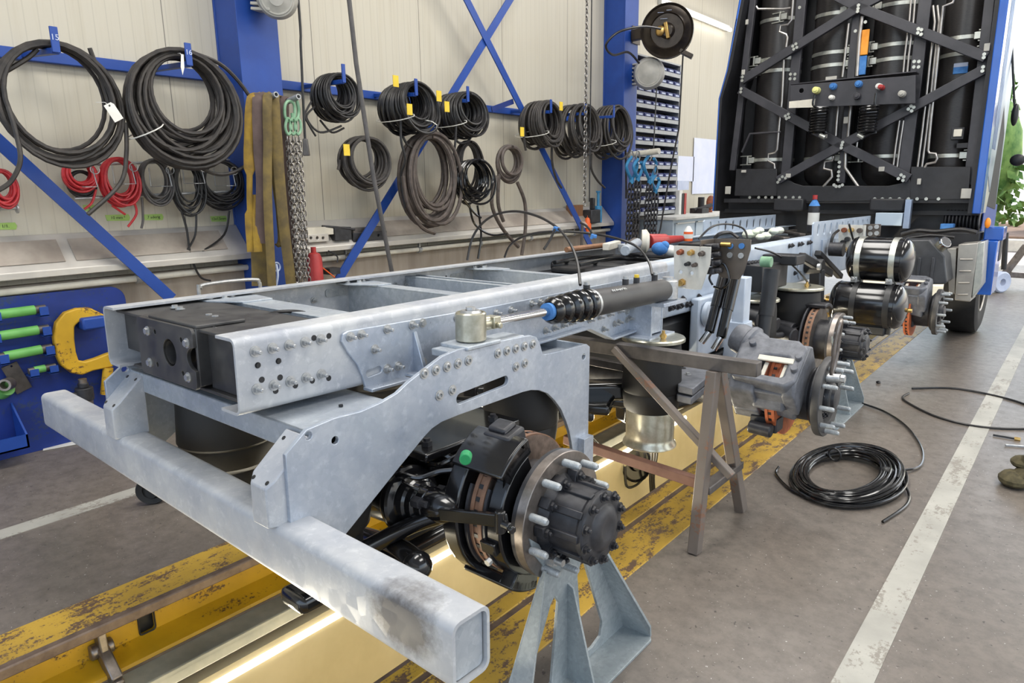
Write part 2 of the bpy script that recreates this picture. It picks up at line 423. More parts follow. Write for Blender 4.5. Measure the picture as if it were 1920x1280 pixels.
def circ(cx, cy, r, n=14, a=0): return [(cx + r * cos(a + 2 * pi * i / n), cy + r * sin(a + 2 * pi * i / n)) for i in range(n)]
def slot(x0, y0, x1, y1, r, n=6):
    a = math.atan2(y1 - y0, x1 - x0)
    return [(x1 + r * cos(a - pi / 2 + pi * i / n), y1 + r * sin(a - pi / 2 + pi * i / n)) for i in range(n + 1)] + \
           [(x0 + r * cos(a + pi / 2 + pi * i / n), y0 + r * sin(a + pi / 2 + pi * i / n)) for i in range(n + 1)]
def rrect(x0, x1, y0, y1, r, n=4):
    o = []
    for cx, cy, a in ((x1 - r, y0 + r, -pi / 2), (x1 - r, y1 - r, 0), (x0 + r, y1 - r, pi / 2), (x0 + r, y0 + r, pi)):
        o += [(cx + r * cos(a + pi / 2 * i / n), cy + r * sin(a + pi / 2 * i / n)) for i in range(n + 1)]
    return o
def cat(pts, n=8, closed=False):
    """smooth curve through the points"""
    P = [Vector(p) for p in pts]; k = len(P); out = []
    for i in range(k if closed else k - 1):
        p0 = P[i - 1] if (i > 0 or closed) else P[0]; p1 = P[i]; p2 = P[(i + 1) % k]; p3 = P[(i + 2) % k] if (i + 2 < k or closed) else P[-1]
        for j in range(n):
            t = j / n
            out.append(.5 * ((2 * p1) + (p2 - p0) * t + (2 * p0 - 5 * p1 + 4 * p2 - p3) * t * t + (3 * p1 - p0 - 3 * p2 + p3) * t ** 3))
    if not closed: out.append(P[-1])
    return out
def text(name, s, size, mat, loc, rot, parent=None, depth=.0012):
    cu = bpy.data.curves.new('t', 'FONT'); cu.body = s; cu.size = size; cu.extrude = depth; cu.align_x = 'CENTER'; cu.align_y = 'CENTER'
    t = bpy.data.objects.new('t', cu); COL.objects.link(t)
    dg = bpy.context.evaluated_depsgraph_get(); me = bpy.data.meshes.new_from_object(t.evaluated_get(dg))
    bpy.data.objects.remove(t); bpy.data.curves.remove(cu)
    o = bpy.data.objects.new(name, me); me.materials.clear(); me.materials.append(MATS[mat]); COL.objects.link(o)
    o.location = loc; o.rotation_euler = rot
    if parent is not None: o.parent = parent
    return o
FACE_X = (pi / 2, 0, pi / 2)     # lettering that faces +X

# ================================================================ the hall
b = MB(); b.box(-5.2, -2.79, -5, 16, -.2, 0); struct(b.build('floor', 'floor_concrete'))
b = MB(); b.box(-1.25, 9, -5, 16, -.2, 0); struct(b.build('floor', 'floor_concrete'))
b = MB(); b.box(-5.3, -4.9, -5, 16, 1.0, 5.6); struct(b.build('wall_left', 'wall_panel'))
b = MB(); b.box(-5.3, -4.83, -5, 16, 0, 1.0); struct(b.build('wall_left_plinth', 'concrete_wall'))
b = MB(); b.box(-5.3, 9, -5, 16, 5.5, 5.6); struct(b.build('ceiling', 'ceiling_paint'))
# painted floor lines
b = MB(); b.box(-.45, -.345, -3, 15, 0, .003); struct(b.build('floor_marking', 'line_white'))
b = MB(); b.box(-3.73, -3.625, -4, 1.36, 0, .003); struct(b.build('floor_marking', 'line_white'))
b = MB(); b.box(-.3, 5, 10.4, 10.5, 0, .003); struct(b.build('floor_marking', 'line_white'))
# pit
Y0, Y1 = -3.0, 11.0
b = MB(); b.box(-2.5, -2.44, Y0, Y1, -1.75, -.33); struct(b.build('wall_pit_left', 'pit_wall'))
b = MB()
b.box(-1.62, -1.55, Y0, Y1, -1.75, -.06); struct(b.build('wall_pit_right', 'pit_wall'))
b = MB(); b.box(-2.5, -1.55, Y0, Y1, -1.85, -1.75); struct(b.build('floor_pit', 'floor_concrete'))
b = MB(); b.box(-2.79, -1.25, Y1, Y1 + .1, -1.75, 0); b.box(-2.79, -1.25, Y1 + .1, 16, -.2, 0); struct(b.build('wall_pit_end', 'pit_wall'))
# left kerb: yellow top plate, recessed web, lower flange
b = MB(); b.box(-2.79, -2.575, Y0, Y1, -.03, .004); struct(b.build('trim_kerb_left', 'kerb_yellow', bevel=.004))
b = MB(); b.box(-2.60, -2.562, Y0, Y1, -.036, .0045); struct(b.build('trim_kerb_left_edge', 'kerb_steel', bevel=.006))
hole = rrect(.885, .945, -.165, -.075, .012)
b = MB(); b.plate([(Y0, -.2), (Y1, -.2), (Y1, -.03), (Y0, -.03)], [hole], 'x', -2.675, -2.66)
b.profile([(0, 0), (.03, -.018), (.095, -.035), (.1, -.052), (.02, -.05), (-.015, -.045)], (-2.66, Y0, -.165), (-2.66, Y1, -.165), (1, 0, 0), (0, 0, 1), True)
struct(b.build('trim_kerb_left_beam', 'beam_yellow'))
b = MB(); b.box(-2.72, -2.69, .80, 1.03, -.2, -.04); struct(b.build('trim_kerb_backing', 'black_satin'))
b = MB()
for hz in (0, 1): pass
b.tube([V(-2.658, y, z) for y, z in hole], .0035, 5, True); struct(b.build('trim_kerb_slot', 'black_satin'))
b = MB(); b.box(-2.60, -2.556, Y0, Y1, -.224, -.213); struct(b.build('trim_kerb_left_foot', 'pit_brown', bevel=.002))
b = MB(); b.box(-2.575, -2.44, Y0, Y1, -.25, -.222); b.box(-2.475, -2.44, Y0, Y1, -.285, -.235); struct(b.build('trim_pit_ledge', 'ledge_grey', bevel=.005))
b = MB(); b.box(-2.6, -2.50, Y0, Y1, -.345, -.25); struct(b.build('trim_pit_recess', 'pit_brown'))
# right kerb with its rail slot
b = MB(); b.box(-1.56, -1.478, Y0, Y1, -.06, .002); b.box(-1.448, -1.25, Y0, Y1, -.06, .004); struct(b.build('trim_kerb_right', 'kerb_yellow', bevel=.004))
b = MB(); b.box(-1.565, -1.55, Y0, Y1, -.1, .003); b.box(-1.48, -1.445, Y0, Y1, -.06, -.003); struct(b.build('trim_kerb_right_rail', 'kerb_steel'))
# pit lamps in a row under the ledge
for i, (y0, y1) in enumerate(((.05, 1.72), (1.98, 3.4), (3.75, 5.2), (5.5, 7.0))):
    t = empty('pit_lamp', (-2.47, (y0 + y1) / 2, -.38), ['lit strip lamp in the pit wall nearest the camera', 'lit strip lamp in the pit wall below the nearest axle', 'lit strip lamp in the pit wall beside the round work light', 'lit strip lamp in the pit wall farthest along'][i], 'lamp', 'strip lamps in the pit wall')
    h = (y1 - y0) / 2
    b = MB(); b.box(-.035, .01, -h, h, -.032, .032); b.build('housing', 'off_white', t, bevel=.004)
    b = MB(); b.cyl((.022, -h + .03, 0), (.022, h - .03, 0), .02, n=12); b.build('tube', 'tube_warm', t)
    area('pit_lamp_light', (-2.40, (y0 + y1) / 2, -.40), .1, y1 - y0, 31, (1, .91, .72), (0, radians(-118), 0))
# steel props and columns
def column(name, y):
    b = MB(); b.box(-4.62, -4.60, y - .155, y + .155, 0, 5.5); b.box(-4.9, -4.88, y - .155, y + .155, 0, 5.5); b.box(-4.88, -4.62, y - .15, y - .13, 0, 5.5)
    b.cyl((-4.598, y + .12, 1.95), (-4.588, y + .12, 1.95), .014, n=6)
    return struct(b.build(name, 'blue_paint', bevel=.003))
column('column', 2.81); column('column', 7.82)
b = MB(); b.box(-4.9, -4.85, -4, 2.66, 2.28, 2.345); struct(b.build('beam_wall', 'blue_paint', bevel=.004))
b = MB(); b.box(-4.9, -4.85, 2.96, 7.67, 2.28, 2.345); struct(b.build('beam_wall', 'blue_paint', bevel=.004))
def brace(p0, p1, w=.075):
    b = MB(); b.bar(p0, p1, .012, w, (1, 0, 0)) if False else b.bar(p0, p1, w, .012, (1, 0, 0))
    return struct(b.build('beam_brace', 'blue_paint'))
def bpt(px, py): return W(px, py, x=-4.66)
def ext(a, c, k): return a + (a - c) * k
a_, c_ = bpt(-60, 213), bpt(322, 560); brace(ext(a_, c_, .16), c_); a_, c_ = bpt(850, -50), bpt(1112, 470); brace(ext(a_, c_, .55), c_); a_, c_ = bpt(982, -40) - V(.014, 0, 0), bpt(622, 548) - V(.014, 0, 0); brace(ext(a_, c_, .55), c_)
b = MB(); b.bar(W(922, 205, x=-4.70), W(962, 190, x=-4.68), .05, .012, (1, 0, 0)); struct(b.build('beam_brace', 'navy_paint'))
# sheet-metal ledge on top of the plinth
for y0, y1 in ((-4, 2.66), (2.97, 7.66)):
    b = MB()
    b.profile([(.13, -.04), (.13, 0), (-.05, .2), (-.07, .2), (-.07, .185), (.09, -.04)], (-4.83, y0, 1.088), (-4.83, y1, 1.088), (1, 0, 0), (0, 0, 1), True)
    struct(b.build('trim_ledge', 'sheet_metal', bevel=.004))
b = MB(); m = Matrix.Translation((-4.79, 0, 1.19)) @ Matrix.Rotation(radians(48), 4, 'Y')
b.box(-.085, .085, -1.2, 1.47, .003, .006, m); b.box(-.085, .085, 1.53, 2.5, .003, .005, m); b.box(-.085, .085, 3.9, 7.2, .003, .006, m); struct(b.build('trim_ledge_sheet', 'sheet_dirty'))

# ================================================================ the truck (one thing; parts in truck axes: x right, y forward from the rear rail ends, z up)
truck = empty('truck', TRUCK_LOC, 'blue-cabbed truck chassis with bare galvanised rails and wheel-less axle hubs straddling the pit', 'truck')
truck.rotation_euler = TRUCK_ROT.to_euler()
NX = .40; FX = -.485        # outer faces of the near and far rail webs
BOLTN = [0]
def bolt_mesh(name, r, h, stud, mat, washer=True, sock=False):
    b = MB()
    if washer: b.cyl((0, 0, 0), (0, 0, .003), r * 1.45, n=14)
    if sock:
        b.lathe([(r * 1.0, 0), (r * 1.0, h * .7), (r * .85, h), (r * .5, h), (r * .5, h * .3), (0, h * .3)], (0, 0, 0), (0, 0, 1), 16)
    else:
        b.cyl((0, 0, .002), (0, 0, h), r, n=6)
        if stud: b.cyl((0, 0, h), (0, 0, h + stud), r * .52, n=10); b.cyl((0, 0, h + stud), (0, 0, h + stud + .002), r * .52, r * .4, n=10)
    o = b.build(name, mat); me = o.data; bpy.data.objects.remove(o); return me
BM = {'nut': bolt_mesh('bolt', .0105, .012, .016, 'zinc'), 'head': bolt_mesh('bolt', .0105, .010, 0, 'zinc'),
      'sock': bolt_mesh('bolt', .0115, .008, 0, 'zinc', True, True), 'small': bolt_mesh('bolt', .007, .007, 0, 'black_satin', False),
      'mid': bolt_mesh('bolt', .012, .012, .006, 'black_cast'), 'cabbolt': bolt_mesh('bolt', .016, .012, 0, 'strap_steel', False)}
def bolt(parent, p, d, kind='nut', name='bolt'):
    o = bpy.data.objects.new(name, BM[kind]); COL.objects.link(o); o.parent = parent
    o.location = p; o.rotation_euler = Vector(d).to_track_quat('Z', 'Y').to_euler(); return o
def cprof(xo, s, z0, z1, fl=.095, t=.008, r=.022, n=5):
    """closed outline of a channel: web at xo, flanges towards -s"""
    out = [(xo - s * fl, z1)] + [(xo - s * (r - r * sin(pi / 2 * i / n)), z1 - r + r * cos(pi / 2 * i / n)) for i in range(n + 1)]
    out += [(xo - s * (r - r * cos(pi / 2 * i / n)), z0 + r - r * sin(pi / 2 * i / n)) for i in range(n + 1)] + [(xo - s * fl, z0)]
    q = r - t
    inn = [(xo - s * fl, z0 + t)] + [(xo - s * (t + q - q * sin(pi / 2 * i / n)), z0 + t + q - q * cos(pi / 2 * i / n)) for i in range(n + 1)]
    inn += [(xo - s * (t + q - q * cos(pi / 2 * i / n)), z1 - t - q + q * sin(pi / 2 * i / n)) for i in range(n + 1)] + [(xo - s * fl, z1 - t)]
    return out + inn
def rail(name, xo, s, y0, y1, z0, z1, mat, fl=.095, dz0=0, dz1=0):
    b = MB(); pr = cprof(xo, s, z0, z1, fl)
    A = [b.bm.verts.new((x, y0, z)) for x, z in pr]
    B = [b.bm.verts.new((x, y1, z + (dz1 if z > (z0 + z1) / 2 else dz0))) for x, z in pr]
    k = len(pr)
    for i in range(k): b.bm.faces.new((A[i], A[(i + 1) % k], B[(i + 1) % k], B[i]))
    h = k // 2
    for Q in (A, B):
        for i in range(h - 1): b.bm.faces.new((Q[i], Q[i + 1], Q[k - 2 - i], Q[k - 1 - i]))
    return b.build(name, mat, truck)
rail_n = rail('frame_rail', NX, 1, 0, 2.36, 1.03, 1.236, 'galv_dull', dz1=.026, dz0=-.02)
rail_f = rail('frame_rail', FX, -1, .02, 3.3, 1.035, 1.236, 'galv_dull', .085, dz1=.03, dz0=-.02)
rail_n2 = rail('frame_rail', NX - .001, 1, 2.36, 7.0, .965, 1.262, 'frame_paint', .085, dz1=.035, dz0=-.04)
rail_f2 = rail('frame_rail', FX, -1, 3.3, 7.0, .96, 1.266, 'frame_paint', .085, dz1=.02, dz0=-.03)
# upper step plates with slotted holes, front half
for s, xo, y0, y1 in ((1, NX + .002, 4.72, 6.5), (-1, FX - .002, 4.75, 6.5)):
    hs = [slot(y0 + .13 + .17 * i, 1.31, y0 + .13 + .17 * i, 1.352, .026) for i in range(10 if s > 0 else 14)]
    hs = [h for h in hs if h[0][0] < y1 - .06]
    b = MB(); b.plate([(y0 + .03, 1.10), (y1, 1.10), (y1, 1.404), (y0 + .02, 1.394), (y0, 1.38)], hs, 'x', xo, xo + s * .012)
    b.build('step_plate', 'frame_paint', truck)
# outside bolts and empty holes of the near rail
def hole_disc(parent, pts, r=.0085, x=NX, name='bolt_hole'):
    b = MB(); b.cyl((-.004, 0, 0), (.0008, 0, 0), r, n=12); h = b.build(name, 'black_satin', parent); h.location = (x, *pts[0])
    for y, z in pts[1:]: c = h.copy(); COL.objects.link(c); c.location = (x, y, z)
    return h
for i in range(5):
    bolt(rail_n, (NX, .055 + .0505 * i, 1.196), (1, 0, 0)); bolt(rail_n, (NX, .052 + .0500 * i, 1.095), (1, 0, 0))
hole_disc(rail_n, [(.06, 1.158), (.121, 1.158), (.236, 1.203), (.286, 1.201), (.068, 1.117), (.122, 1.112), (.106, 1.078), (.167, 1.08), (.222, 1.082), (.277, 1.078)])
for y, z in ((.06, 1.158), (.121, 1.158)): bolt(rail_n, (NX - .003, y, z), (1, 0, 0), 'small')
# bolted bracket with gusset on the near rail
b = MB()
o_ = [(.322, 1.179), (.328, 1.2), (.345, 1.207), (.80, 1.203), (1.30, 1.20), (1.30, 1.045), (.62, 1.035), (.54, 1.022), (.40, 1.022), (.392, 1.06), (.375, 1.10), (.345, 1.14)]
b.plate(o_, [slot(.415, 1.066, .455, 1.07, .011)], 'x', NX, NX + .01)
b.box(NX + .008, NX + .05, .392, .56, 1.018, 1.028); b.box(NX + .008, NX + .05, .56, .66, 1.028, 1.038)
m = Matrix.Identity(4)
b.plate([(NX + .005, 1.165), (NX + .014, 1.167), (NX + .06, 1.04), (NX + .06, 1.03), (NX + .005, 1.03)], [], 'y', .598, .612)
brk = b.build('rail_bracket', 'galv_bright', truck, bevel=.002)
for y, z in ((.352, 1.189), (.392, 1.19), (.492, 1.191), (.595, 1.19), (.64, 1.19), (.44, 1.137), (.485, 1.067), (.53, 1.067), (.638, 1.06), (.735, 1.06), (.80, 1.185), (.86, 1.187)): bolt(brk, (NX + .01, y, z), (1, 0, 0), 'nut' if y < .6 else 'head')
# long fish-plate with its pointed lower edge, and the air-spring pedestal
b = MB()
b.plate([(.87, 1.20), (2.36, 1.215), (2.36, .985), (2.22, .975), (1.958, .962), (1.768, .957), (1.58, 1.037), (.87, 1.03)], [], 'x', NX + .002, NX + .014)
for p, q in (((1.2, 1.033), (1.57, 1.04)), ((1.57, 1.04), (1.768, .96)), ((1.768, .96), (2.2, .978))):
    b.bar((NX + .03, p[0], p[1]), (NX + .03, q[0], q[1]), .05, .008, (0, 0, 1))
fish = b.build('fish_plate', 'galv_bright', truck, bevel=.0015)
for i in range(7): bolt(fish, (NX + .014, 1.0 + .085 * i if i < 2 else 1.1 + .055 * i, 1.176 if i < 2 else 1.185), (1, 0, 0), 'nut')
for y, z in ((1.05, 1.06), (1.30, 1.065), (1.36, 1.068), (1.42, 1.071), (1.48, 1.074), (1.62, 1.065), (1.70, 1.067), (1.78, 1.07), (1.87, 1.073), (1.96, 1.077), (1.735, 1.007), (1.83, 1.017), (1.865, 1.021), (1.96, 1.025)): bolt(fish, (NX + .014, y, z), (1, 0, 0), 'nut')
b = MB()
b.plate([(1.965, .96), (2.085, .96), (2.075, 1.105), (1.975, 1.105)], [], 'x', .515, .527)
b.box(NX + .012, .53, 1.965, 1.977, .95, 1.10); b.box(NX + .012, .53, 2.068, 2.08, .95, 1.10); b.box(NX + .012, .61, 1.93, 2.15, 1.098, 1.116); b.box(NX + .012, .56, 1.9, 2.15, .942, .952)
ped = b.build('spring_pedestal', 'galv_bright', truck, bevel=.002)
for z in (1.07, 1.03): bolt(ped, (NX + .014, 2.01, z), (1, 0, 0), 'head'); bolt(ped, (NX + .014, 1.94, z - .01), (1, 0, 0), 'head')
# end cross-member: folded dark steel plates
Yf = .035
def E(px, py): q = L(px, py, y=Yf); return (q.x, q.z)
b = MB()
c = E(318, 661)
x0 = E(281, 690)[0]; x1 = E(366, 690)[0]
zt = min(E(320, 598)[1], 1.222); zb = E(330, 719)[1]
ou = rrect(x0, x1, zb, zt, .018)
nt_ = [(x1 - .045 * max(0, 1 - ((i - 6) / 6) ** 2) ** .5, c[1] + .035 - .07 * i / 12) for i in range(13)]
ou = [p for p in rrect(x0 - .06, x1, zb, zt, .018, 5)]
k = 6
ou = ou[:k] + nt_[::-1] + ou[k:]
hs = [circ(c[0], c[1], .042, 28)] + [circ(*E(*p), .008, 12) for p in ((290, 622), (339, 637), (295, 683), (343, 700))]
b.plate(ou, hs, 'y', Yf, Yf + .012)
b.lathe([(.042, 0), (.042, .09), (.036, .09), (.036, .0)], (c[0], Yf + .004, c[1]), (0, 1, 0), 28)
em = b.build('end_cross_member', 'dark_steel', truck, bevel=.002)
b = MB(); xl, xr = FX + .012, NX - .012
b.box(xl, xr, Yf + .02, .36, zt - .012, zt - .002); b.box(xl, xr, Yf + .03, .36, zb - .01, zb)
b.box(x1 - .0, xr, Yf + .045, Yf + .055, zb, zt - .01); b.box(xl, x0 - .02, Yf + .045, Yf + .055, zb + .04, zt - .01)
b.box(x0 - .05, x1 + .02, Yf + .06, Yf + .068, zb, zt)
b.box(x0, x1 + .004, Yf + .012, .2, zt - .001, zt + .009); b.box(x1 - .01, x1 + .002, Yf + .01, .10, zb + .01, zt)
b.build('cross_member_box', 'dark_steel', em, bevel=.003)
for p in ((277, 620), (351, 643), (282, 679), (354, 707)): q = L(p[0], p[1], y=Yf); bolt(em, q, (0, -1, 0), 'head')
for p in ((328, 577), (338, 580), (392, 594), (404, 597)): q = L(p[0], p[1], z=zt + .002); bolt(em, q, (0, 0, 1), 'head')
# galvanised cross-members between the rails
def xmember(y, w, z=1.212, h=.13, gus=True):
    b = MB(); t = .007
    b.box(FX + .012, NX - .012, y, y + w, z, z + t); b.box(FX + .012, NX - .012, y, y + t, z - h, z); b.box(FX + .012, NX - .012, y, y + w, z - h, z - h + t)
    if gus:
        b.plate([(FX + .02, y - .07), (FX + .10, y - .07), (FX + .22, y), (FX + .22, y + w), (FX + .02, y + w + .02)], [], 'z', z + t, z + t + .006)
    o = b.build('cross_member', 'galv', truck, bevel=.0015)
    if gus:
        for i in range(3): bolt(o, (FX + .055 + .028 * (i % 2), y - .035 + .042 * i, z + t + .006), (0, 0, 1), 'head')
    return o
xmember(.40, .12); xmember(1.02, .075); xmember(1.36, .03, gus=False, h=.09); xmember(1.43, .02, gus=False, h=.09); xmember(1.84, .06)
# inner face of the far rail: bolt tails and small plates
for y, z in ((.46, 1.165), (.50, 1.165), (.72, 1.16), (.84, 1.16), (1.18, 1.18), (1.24, 1.18), (1.30, 1.18), (1.36, 1.18), (1.42, 1.18), (1.75, 1.15)): bolt(rail_f, (FX + .008, y, z), (1, 0, 0), 'nut')
hole_disc(rail_f, [(1.5 + .07 * i, 1.19) for i in range(6)] + [(1.9, 1.14), (2.0, 1.15)], .006, FX + .0085)
for y in (.95, 1.72): b = MB(); b.plate(rrect(y - .05, y + .06, 1.165, 1.20, .012), [], 'x', FX + .008, FX + .014); b.build('rail_stiffener', 'zinc', rail_f)
# black tail pipe of the hitch beam seen through the frame
b = MB(); b.tube(cat([L(487, 597, x=0), L(520, 585, x=.02), L(560, 584, x=.05), L(590, 592, x=.1)], 6), .006, 6); b.build('air_line', 'hose_black', truck)

# ---- cradle under the rails: two shaped plates, cross beams, posts and the bumper tube
outl = [(.0, .79), (.0, .975), (.063, 1.022), (.147, 1.031), (.23, 1.028), (.30, 1.036), (.36, 1.05), (.405, 1.073), (.454, 1.092), (.541, 1.124), (.61, 1.133), (.811, 1.127), (.968, 1.121), (1.0, 1.110), (1.02, 1.085), (1.039, 1.040),
        (1.10, 1.036), (1.319, 1.032), (1.342, 1.018), (1.342, .50), (1.245, .50), (1.24, .60), (1.227, .657), (1.21, .71), (1.189, .753), (1.155, .81), (1.112, .855), (1.07, .89), (1.02, .913), (.97, .925), (.923, .928), (.60, .925), (.53, .922), (.49, .912), (.457, .895), (.341, .82), (.16, .70), (.05, .655), (.03, .66), (.03, .79)]
for s, x in ((1, .6), (-1, -.502)):
    hs = [slot(.613, .976, .829, .988, .017), circ(.067, 1.006, .011), circ(.145, .972, .011), circ(1.3, .985, .012)]
    b = MB(); b.plate(outl, hs, 'x', x, x - s * .014)
    b.box(x, x + s * .03, 1.27, 1.335, .45, .665)
    cp = b.build('cradle_plate', 'galv_bright', truck, bevel=.0012)
    if s > 0:
        for i in range(5): bolt(cp, (x, .464 + .047 * i, 1.087 + .001 * i), (1, 0, 0), 'sock'); bolt(cp, (x, .792 + .0465 * i, 1.089), (1, 0, 0), 'sock')
        for y, z in ((.523, 1.008), (.578, 1.012), (.886, 1.026), (.934, 1.029)): bolt(cp, (x, y, z), (1, 0, 0), 'sock')
b = MB(); zb_ = 1.005
b.box(-.49, .588, .085, .40, zb_ - .008, zb_); b.box(-.505, .588, .085, .095, .935, zb_); b.box(-.505, .588, .39, .40, .955, zb_); b.build('cradle_beam', 'galv', truck, bevel=.004)
b = MB(); b.box(-.505, .588, 1.06, 1.33, .985, 1.0); b.box(-.505, .588, 1.06, 1.07, .93, 1.0); b.box(-.505, .588, 1.32, 1.33, .93, 1.03); b.build('cradle_beam', 'galv', truck, bevel=.003)
bolt(truck, (.46, .27, zb_), (0, 0, 1), 'small')
def post(x0, x1, y0, y1):
    b = MB(); c = .022
    pr = [(x0 + c, y0), (x1 - c * .5, y0), (x1, y0 + c), (x1, y1), (x0, y1), (x0, y0 + c)]
    za = lambda y: .895 + (y - y0) / (y1 - y0) * .105
    A = [b.bm.verts.new((x, y, .79)) for x, y in pr]; B = [b.bm.verts.new((x, y, za(y))) for x, y in pr]
    for i in range(6): b.bm.faces.new((A[i], A[(i + 1) % 6], B[(i + 1) % 6], B[i]))
    b.bm.faces.new(B); b.bm.faces.new(A[::-1])
    o = b.build('bumper_post', 'galv_dull', truck, bevel=.004)
    n = Vector((0, -.105, (y1 - y0))).normalized()
    for x, y in ((x0 + .02, y0 + .012), (x1 - .02, y0 + .012), (x0 + .02, y1 - .02), (x1 - .02, y1 - .02)): b = MB(); b.cyl(Vector((x, y, za(y))) - n * .004, Vector((x, y, za(y))) + n * .0012, .006, n=10); b.build('drain_hole', 'black_satin', o)
    return o
post(.487, .588, -.048, .075); post(-.50, -.395, -.02, .09)
b = MB(); a = radians(-1.35)
pr = rrect(-.052, .052, .652, .797, .022, 4)
mB = Matrix.Translation((0, .03, 0)) @ Matrix.Rotation(a, 4, 'Z')
inn = rrect(-.044, .044, .660, .789, .016, 4)
def ring_ext(b, pr, inn, x0, x1):
    O0 = [b.bm.verts.new((x0, y, z)) for y, z in pr]; O1 = [b.bm.verts.new((x1, y, z)) for y, z in pr]
    I0 = [b.bm.verts.new((x0, y, z)) for y, z in inn]; I1 = [b.bm.verts.new((x1, y, z)) for y, z in inn]; k = len(pr)
    for i in range(k):
        j = (i + 1) % k
        b.bm.faces.new((O0[i], O0[j], O1[j], O1[i])); b.bm.faces.new((I0[j], I0[i], I1[i], I1[j]))
        b.bm.faces.new((O1[i], O1[j], I1[j], I1[i])); b.bm.faces.new((O0[j], O0[i], I0[i], I0[j]))
ring_ext(b, pr, inn, -1.225, 1.21)
bmesh.ops.transform(b.bm, matrix=mB, verts=b.bm.verts[:])
bp = b.build('rear_bumper', 'galv_bumper', truck)
for q_ in (0, 1):
    b = MB(); b.plate(rrect(-.04, .04, .664, .785, .012), [], 'x', 1.195, 1.2) if q_ else b.plate(rrect(-.044, .044, .66, .789, .016), [], 'x', -1.22, -1.215)
    bmesh.ops.transform(b.bm, matrix=mB, verts=b.bm.verts[:]); b.build('end_cap', 'galv', bp)

# ---- steering cylinder along the near rail
sc = empty('steering_cylinder'); sc.parent = truck
CX_ = .55
def at_(y, z): return (CX_, y, z)
ax = (Vector((CX_, 2.06, 1.165)) - Vector((CX_, .72, 1.186))).normalized(); P0 = Vector((CX_, .72, 1.184))
def on(y): return P0 + ax * ((y - .72) / ax.y)
b = MB(); b.lathe([(.02, -.046), (.046, -.046), (.05, -.042), (.05, .042), (.046, .046), (.040, .046), (.040, .040), (.018, .044), (.018, -.046)], P0, (0, 0, 1), 36, close=True); b.build('rod_eye', 'zinc_yellow', sc)
b = MB(); b.cyl(P0 + V(0, 0, .03), P0 + V(0, 0, .05), .022, n=20); b.hexa(P0 + V(0, 0, .05), (0, 0, 1), .016, .012); b.lathe([(.038, .04), (.03, .052), (.018, .052)], P0, (0, 0, 1), 24); b.build('eye_bolt', 'zinc', sc)
b = MB(); b.cyl(on(.765), on(.83), .024, n=20); b.box(CX_ - .018, CX_ + .03, .80, .835, 1.165, 1.205); b.cyl((CX_ + .03, .818, 1.176), (CX_ + .045, .818, 1.176), .011, n=6); b.build('rod_clamp', 'zinc_yellow', sc, bevel=.003)
b = MB(); b.cyl(on(.83), on(1.14), .0165, n=24); b.build('piston_rod', 'chrome', sc)
b = MB(); b.cyl(on(1.125), on(1.145), .032, n=24); b.build('wiper_ring', 'cloth_blue', sc)
pf = []
for i in range(5):
    h = .055 * i
    pf += [(.036, h), (.048 + .004 * min(i, 3), h + .012), (.052 + .004 * min(i, 3), h + .027), (.046 + .004 * min(i, 3), h + .044), (.038, h + .054)]
b = MB(); b.lathe(pf, on(1.142), ax, 32); b.build('boot', 'hose_gloss', sc)
b = MB(); b.cyl(on(1.405), on(1.42), .058, n=32); b.build('boot_clamp', 'zinc', sc)
b = MB(); b.lathe([(0, 0), (.056, 0), (.056, .02), (.054, .03), (.050, .60), (.046, .62), (.0, .62)], on(1.415), ax, 36); b.build('barrel', 'dark_steel', sc)
E2 = on(2.075); b = MB(); b.lathe([(.02, -.045), (.044, -.045), (.048, -.04), (.048, .04), (.044, .045), (.02, .045)], E2, (0, 0, 1), 32, close=True); b.cyl(E2 + V(0, 0, .04), E2 + V(0, 0, .058), .026, n=20); b.build('barrel_eye', 'zinc', sc)
for y, m_ in ((1.405, 'black_satin'), (1.705, 'black_satin'), (1.80, 'tag_yellow'), (1.965, 'black_satin')):
    p = on(y) + V(-.012, 0, .045); b = MB(); b.cyl(p, p + V(0, 0, .03), .014, n=10); b.build('port', 'black_cast', sc)
    b = MB(); b.cyl(p + V(0, 0, .028), p + V(0, 0, .042), .011, n=10); b.build('port_cap', m_ if m_ != 'black_satin' else 'zinc', sc)
mk = [[(0, 0), (.008, .016), (.016, .0), (.022, .014)], [(.03, 0), (.036, .014), (.044, .002)], [(.05, .012), (.058, .0), (.066, .014), (.074, .002), (.082, .014)], [(.092, .018), (.094, .0)], [(.092, .010), (.104, .012), (.108, 0)]]
b = MB()
for st in mk: b.tube([on(1.52 + u) + V(sin(1.0 + .8 * -v / .05 * .6) * .0562 * .62, 0, .0) + V(.012 - v * .5, 0, .043 + v * .35) for u, v in st], .0016, 5)
b.build('chalk_mark', 'white_paint', sc)
b = MB(); b.box(.49, .61, .64, .80, 1.122, 1.136); b.box(.49, .588, .60, .95, 1.10, 1.124); b.build('cylinder_seat', 'galv', truck, bevel=.004)

